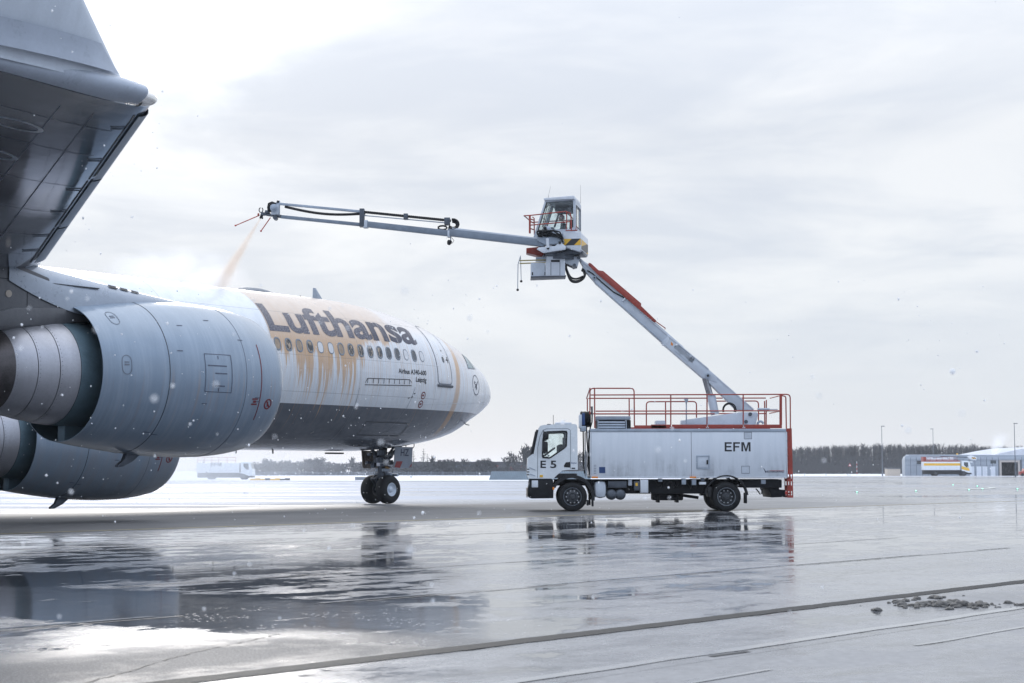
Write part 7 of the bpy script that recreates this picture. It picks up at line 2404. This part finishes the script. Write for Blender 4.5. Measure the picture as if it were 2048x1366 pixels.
# ---------------------------------------------------------------- other trucks far away
def far_truck(name, pxl, pxr, base, Y, flip, label, body_m, stripe, boom):
    xa, xb = at(pxl, base, Y).x, at(pxr, base, Y).x
    Ln = xb - xa
    e = empty(name, ((xa + xb) / 2, Y, 0), label, 'truck')
    u = Ln / 9.2; sg = -1 if flip else 1      # cab on the left when sg = 1
    def X(f): return sg * (f - .5) * Ln
    def sp(mb, f0, f1, z0, z1, y0=0, y1=2.5, bev=.03): return mb.span((min(X(f0), X(f1)), y0, z0 * u), (max(X(f0), X(f1)), y1, z1 * u), bev)
    sp(MB(), .235, .985, 1.15, 2.72).build('tank_body', body_m, e)
    if stripe:
        sp(MB(), .236, .984, 1.98, 2.42, -.02, -.003, 0).build('yellow_stripe', M['yellow'], e)
        sp(MB(), .24, .985, 2.725, 2.95, 0, 2.5).build('toe_board', M['red'], e)
    pts = [(X(.005), .62 * u), (X(0), 1.5 * u), (X(.012), 1.75 * u), (X(.045), 2.72 * u), (X(.07), 2.86 * u), (X(.205), 2.9 * u), (X(.21), 1.0 * u), (X(.17), .95 * u), (X(.07), .62 * u)]
    MB().prism(pts, 0, 2.45, bevel=.03).build('cab', M['cabwhite'], e)
    MB().prism([(X(.07), 1.65 * u), (X(.075), 2.6 * u), (X(.16), 2.62 * u), (X(.16), 2.1 * u), (X(.11), 1.65 * u)], -.02, -.004).build('side_window', M['darkglass'], e)
    MB().prism([(X(.010), 1.78 * u), (X(.042), 2.66 * u), (X(.046), 2.66 * u), (X(.018), 1.78 * u)], .15, 2.3).build('windscreen', M['darkglass'], e)
    if stripe:
        MB().prism([(X(.04), .98 * u), (X(.06), 1.5 * u), (X(.21), 1.9 * u), (X(.208), 1.35 * u), (X(.13), 1.1 * u)], -.02, -.004).build('yellow_flash', M['yellow'], e)
    sp(MB(), .03, .97, .35, 1.12, .03, 2.3).build('chassis_frame', M['chassis'], e)
    sp(MB(), .005, .09, .35, .95, .05, 2.4).build('bumper', M['chassis'], e)
    wm = MB()
    for f in (.165, .74):
        for y in (.0, 2.2):
            w_ = MB(); r_ = .50 * u
            w_.lathe([(.03, 0), (.03, r_ * .55), (0, r_ * .6), (0, r_ * .9), (.05, r_), (.25, r_), (.3, r_ * .9), (.3, 0)], (X(f), y, r_), (0, 1, 0), 28); w_.build('wheel', M['rubber'], e, 40)
            if y == 0: q_ = MB(); q_.lathe([(0, 0), (0, r_ * .5), (.02, r_ * .56)], (X(f), .005, r_), (0, 1, 0), 20); q_.build('rim', M['rim'], e, 40)
    for f in (.30, .45, .60, .72, .85, .97):
        MB().cyl((X(f), .06, 2.72 * u), (X(f), .06, 3.6 * u), .03, n=6).build('rail_post', M['red'], e)
    for z in (3.15, 3.6): MB().cyl((X(.30), .06, z * u), (X(.97), .06, z * u), .03, n=6).build('rail', M['red'], e)
    if boom:
        MB().bar((X(.80), 1.2, 3.05 * u), (X(.12), 1.2, 3.35 * u), .4, .34, bevel=.03).build('folded_boom', M['steel'], e)
        MB().bar((X(.62), .9, 3.72 * u), (X(.06), .9, 3.55 * u), .22, .2, bevel=.02).build('spray_boom', M['darksteel'], e)
        MB().prism([(X(.02), 3.2 * u), (X(-.11), 3.0 * u), (X(-.12), 3.55 * u), (X(-.02), 3.9 * u), (X(.06), 3.7 * u)], .6, 1.8, bevel=.05).build('operator_cabin', M['white'], e)
        MB().prism([(X(-.10), 3.2 * u), (X(-.02), 3.3 * u), (X(-.02), 3.6 * u), (X(-.10), 3.5 * u)], .57, .596).build('hazard_panel', M['hazard'], e)
        mb = MB(); rg = random.Random(2)
        for k in range(9):
            f = .40 + .06 * k; mb.box((X(f), 1.25, (3.02 + rg.uniform(0, .25)) * u), (.7 * u, 1.6, rg.uniform(.3, .6) * u), .12)
        mb.build('snowy_roof_load', M['snow'], e)
        sp(MB(), .93, .985, 2.95, 3.65, .1, 2.4).build('rear_frame', M['red'], e)
        sp(MB(), -.03, .02, 2.55, 2.8, .4, 2.1).build('roof_hood', M['white'], e)
    return e


far_truck('deicing_truck', 1846.5, 1944, 953, 380, True, 'white truck with a broad yellow stripe parked by the grey building', M['white'], True, True)
gt = far_truck('deicing_truck', 391, 505, 958, 232, True, 'white box truck nearly lost in the mist behind the engines', M['white'], False, False)
block_letters("EFM", Vector((-1.9, -.006, 1.9)), (1, 0, 0), (0, 0, 1), .5, 1.5).build('lettering', M['ink'], gt, 0)
# red vehicle corner at the right edge
e = empty('tow_tractor', (at(2052, 953, 372).x, 372, 0), 'low dark red tow tractor at the far right edge', 'tractor')
MB().prism([(-1.2, .35), (-1.2, 1.05), (-.5, 1.15), (-.35, 1.7), (.9, 1.7), (1.2, 1.1), (1.2, .35)], 0, 1.6, bevel=.06).build('body', M['red'], e)
for x in (-.75, .75):
    w_ = MB(); w_.lathe([(0, 0), (0, .32), (.03, .36), (.2, .36), (.24, .3)], (x, -.02, .36), (0, 1, 0), 20); w_.build('wheel', M['rubber'], e)

# ---------------------------------------------------------------- spray, steam, mist, falling snow, air
def vol_mat(name, col, build, aniso=.35):
    m = bpy.data.materials.new(name); m.use_nodes = True
    t = m.node_tree; t.nodes.clear(); q = G(t)
    v = nd(t.nodes, 'ShaderNodeVolumePrincipled'); q.put(v.inputs['Color'], col); v.inputs['Anisotropy'].default_value = aniso
    q.put(v.inputs['Density'], build(q, t))
    o = nd(t.nodes, 'ShaderNodeOutputMaterial'); t.links.new(v.outputs[0], o.inputs['Volume'])
    return m


def gen(q, t): return nd(t.nodes, 'ShaderNodeTexCoord').outputs['Object']


# jet from the nozzle to the crown of the fuselage
n0 = at(521, 437, 55.4)
hit = plane.matrix_basis @ skin(15.25, R(84), .02)
hit = at(436, 577, 57.8)
axj = hit - n0; LJ = axj.length
def jet_density(q, t):
    x, y, z = q.xyz(gen(q, t))
    f = q.m('DIVIDE', z, LJ)
    rr = q.m('SQRT', q.m('ADD', q.m('MULTIPLY', x, x), q.m('MULTIPLY', y, y)))
    rad = q.lin(f, 0, 1, .045, .52)
    e = q.m('ADD', q.step(q.m('DIVIDE', rr, rad), .62, .15), q.m('MULTIPLY', q.step(q.m('DIVIDE', rr, rad), 1.0, .3), .18))
    n = q.noise(q.vscale(q.comb(x, y, z), (2.2, 2.2, .55)), 2.2, 4, .6)
    d = q.m('DIVIDE', 1.0, q.m('ADD', .12, f))
    return q.m('MULTIPLY', q.m('MULTIPLY', q.m('MULTIPLY', d, 3.2), e), q.lin(n, .32, .68, .45, 1.3))
mb = MB(); mb.lathe([(0, 0), (.001, .05), (LJ * .5, .30), (LJ, .54), (LJ + .001, 0)], (0, 0, 0), (0, 0, 1), 24)
jet = mb.build('fluid_spray', vol_mat('fluid_jet', (.90, .80, .71), jet_density, .3))
jet.location = n0; jet.rotation_euler = axj.to_track_quat('Z', 'Y').to_euler()
tag(jet, 'pale tan jet of de-icing fluid from nozzle to fuselage roof', 'spray', kind='stuff')

# steam drifting off the roof
sc0 = at(345, 540, 58.5)
def steam_density(q, t):
    v = gen(q, t); x, y, z = q.xyz(v)
    n = q.noise(q.vscale(v, (.32, .32, .42)), 1.7, 6, .62, .6)
    r_ = q.m('SQRT', q.m('ADD', q.m('ADD', q.m('POWER', q.m('DIVIDE', x, 3.0), 2), q.m('POWER', q.m('DIVIDE', y, 1.6), 2)), q.m('POWER', q.m('DIVIDE', z, 1.0), 2)))
    return q.m('MULTIPLY', q.m('MULTIPLY', q.step(r_, 1.0, .15), q.step(n, .36, .62)), 1.0)
bm = bmesh.new(); bmesh.ops.create_icosphere(bm, subdivisions=3, radius=1); bmesh.ops.scale(bm, vec=(3.0, 1.6, 1.0), verts=bm.verts)
steam = MB().bm(bm).build('steam_cloud', vol_mat('steam', (.995, .995, .998), steam_density, .5))
steam.location = sc0
imp = at(430, 562, 57.4)
def puff_density(q, t):
    v = gen(q, t); x, y, z = q.xyz(v)
    n = q.noise(v, 1.1, 5, .62, .5)
    r_ = q.m('SQRT', q.m('ADD', q.m('ADD', q.m('POWER', q.m('DIVIDE', x, 1.5), 2), q.m('POWER', q.m('DIVIDE', y, 1.2), 2)), q.m('POWER', q.m('DIVIDE', z, .75), 2)))
    return q.m('MULTIPLY', q.m('MULTIPLY', q.step(r_, 1.0, .1), q.step(n, .36, .66)), 2.2)
bm = bmesh.new(); bmesh.ops.create_icosphere(bm, subdivisions=3, radius=1); bmesh.ops.scale(bm, vec=(1.5, 1.2, .75), verts=bm.verts)
puff = MB().bm(bm).build('spray_splash', vol_mat('splash', (.99, .98, .97), puff_density, .5)); puff.location = imp
tag(puff, 'white splash of spray where the jet meets the roof', 'spray', kind='stuff')
tag(steam, 'white steam drifting off the aircraft roof left of the jet', 'steam', kind='stuff')

# ground mist behind the engines
def mist_density(q, t):
    v = gen(q, t); x, y, z = q.xyz(v)       # metres, box centre at the ground
    n = q.noise(q.vscale(v, (.05, .03, .16)), 1.6, 5, .6, .5)
    n = q.m('ADD', n, q.m('MULTIPLY', q.m('SUBTRACT', q.noise(q.vscale(v, (.25, .1, .5)), 1.5, 3), .5), .35))
    gx = q.m('MULTIPLY', q.step(x, 23.0, -8.0), q.step(x, -40.0, -30.0))
    gz = q.step(z, 9.0, 1.0)
    gy = q.step(q.m('ABSOLUTE', y), 30.0, 12.0)
    core = q.m('ADD', q.m('MULTIPLY', q.step(n, .34, .66), .042), .0)
    dense = q.m('MULTIPLY', q.step(x, 2.0, -14.0), .06)
    return q.m('MULTIPLY', q.m('MULTIPLY', q.m('ADD', core, dense), gx), q.m('MULTIPLY', gy, gz))
mist = MB().box((0, 0, 4.5), (84, 62, 9.0)).build('ground_mist', vol_mat('mist', (.93, .94, .96), mist_density, .0), smooth=0)
mist.location = (-33, 165, .06)
tag(mist, 'white spray mist hanging over the apron behind the engines', 'mist', kind='stuff')
# small plume at the building
def plume_density(q, t):
    v = gen(q, t); x, y, z = q.xyz(v)
    n = q.noise(v, .5, 4, .6, .5)
    dx_ = q.m('SUBTRACT', x, q.m('MULTIPLY', z, .35))
    w_ = q.m('ADD', .7, q.m('MULTIPLY', z, .42))
    return q.m('MULTIPLY', q.m('MULTIPLY', q.step(q.m('DIVIDE', q.m('ABSOLUTE', dx_), w_), 1.0, .2), q.step(z, 6.5, .5)), q.m('MULTIPLY', q.step(n, .3, .65), .45))
pl = MB().box((1.0, 0, 3.3), (9, 4, 6.6)).build('steam_plume', vol_mat('plume', (.97, .97, .98), plume_density), smooth=0)
pl.location = at(1989, 911, 408); tag(pl, 'thin white plume rising behind the service building roof', 'steam', kind='stuff')

# falling snow
rg = random.Random(77); fm = MB()
ico = [(0, 0, 1), (.894, 0, .447), (.276, .851, .447), (-.724, .526, .447), (-.724, -.526, .447), (.276, -.851, .447), (.724, .526, -.447), (-.276, .851, -.447), (-.894, 0, -.447), (-.276, -.851, -.447), (.724, -.526, -.447), (0, 0, -1)]
icf = [(0, 1, 2), (0, 2, 3), (0, 3, 4), (0, 4, 5), (0, 5, 1), (1, 6, 2), (2, 7, 3), (3, 8, 4), (4, 9, 5), (5, 10, 1), (6, 7, 2), (7, 8, 3), (8, 9, 4), (9, 10, 5), (10, 6, 1), (11, 7, 6), (11, 8, 7), (11, 9, 8), (11, 10, 9), (11, 6, 10)]
for i in range(3000):
    Y = 5 + 45 * rg.random() ** .55
    px = rg.uniform(-80, 2130); py = rg.uniform(-60, 1050)
    if px > 1000 and rg.random() < .5: continue
    if py < 560 and px > 330 and rg.random() < .93: continue
    p = at(px, py, Y)
    if p.z < .03: continue
    r_ = rg.uniform(.0045, .0088) * (1 if rg.random() > .05 else 1.6)
    s_ = Vector((rg.uniform(.7, 1.2), rg.uniform(.7, 1.2), rg.uniform(.8, 1.4))) * r_
    fm.add([p + Vector((v[0] * s_.x, v[1] * s_.y, v[2] * s_.z)) for v in ico], icf)
for i in range(70):        # a few close to the lens
    Y = rg.uniform(1.8, 5.0); p = at(rg.uniform(-20, 2068) if i % 3 else rg.uniform(0, 900), rg.uniform(560, 1240), Y)
    if p.z < .1: continue
    r_ = rg.uniform(.0022, .004)
    fm.add([p + Vector(v) * r_ for v in ico], icf)
M['flake'] = bpy.data.materials.new('snowflake'); M['flake'].use_nodes = True
t = M['flake'].node_tree; t.nodes.clear(); q = G(t)
df = nd(t.nodes, 'ShaderNodeBsdfDiffuse'); q.put(df.inputs[0], (.92, .93, .95)); tl = nd(t.nodes, 'ShaderNodeBsdfTranslucent'); q.put(tl.inputs[0], (.95, .96, .98))
mx = nd(t.nodes, 'ShaderNodeMixShader'); q.put(mx.inputs[0], q.lin(q.noise(gen(q, t), 40, 2), .3, .7, .5, .65)); t.links.new(df.outputs[0], mx.inputs[1]); t.links.new(tl.outputs[0], mx.inputs[2])
o = nd(t.nodes, 'ShaderNodeOutputMaterial'); t.links.new(mx.outputs[0], o.inputs[0])
fl = fm.build('falling_snow', M['flake'], smooth=80)
tag(fl, 'scattered snowflakes falling through the air over the apron', 'snow', kind='stuff')

# air: one closed box of faint haze
hz_m = bpy.data.materials.new('air_haze'); hz_m.use_nodes = True
t = hz_m.node_tree; t.nodes.clear(); q = G(t)
v = nd(t.nodes, 'ShaderNodeVolumePrincipled'); q.put(v.inputs['Color'], (.90, .93, .98)); v.inputs['Density'].default_value = .00020; v.inputs['Anisotropy'].default_value = .2
o = nd(t.nodes, 'ShaderNodeOutputMaterial'); t.links.new(v.outputs[0], o.inputs['Volume'])
hz = MB().span((-950, -120, -1.0), (950, 2650, 15.0)).build('haze', hz_m, smooth=0)
tag(hz, 'thin pale winter haze in the air over the airfield', kind='stuff')
for o in list(bpy.data.objects):
    if o.name not in scene.objects: bpy.data.objects.remove(o)
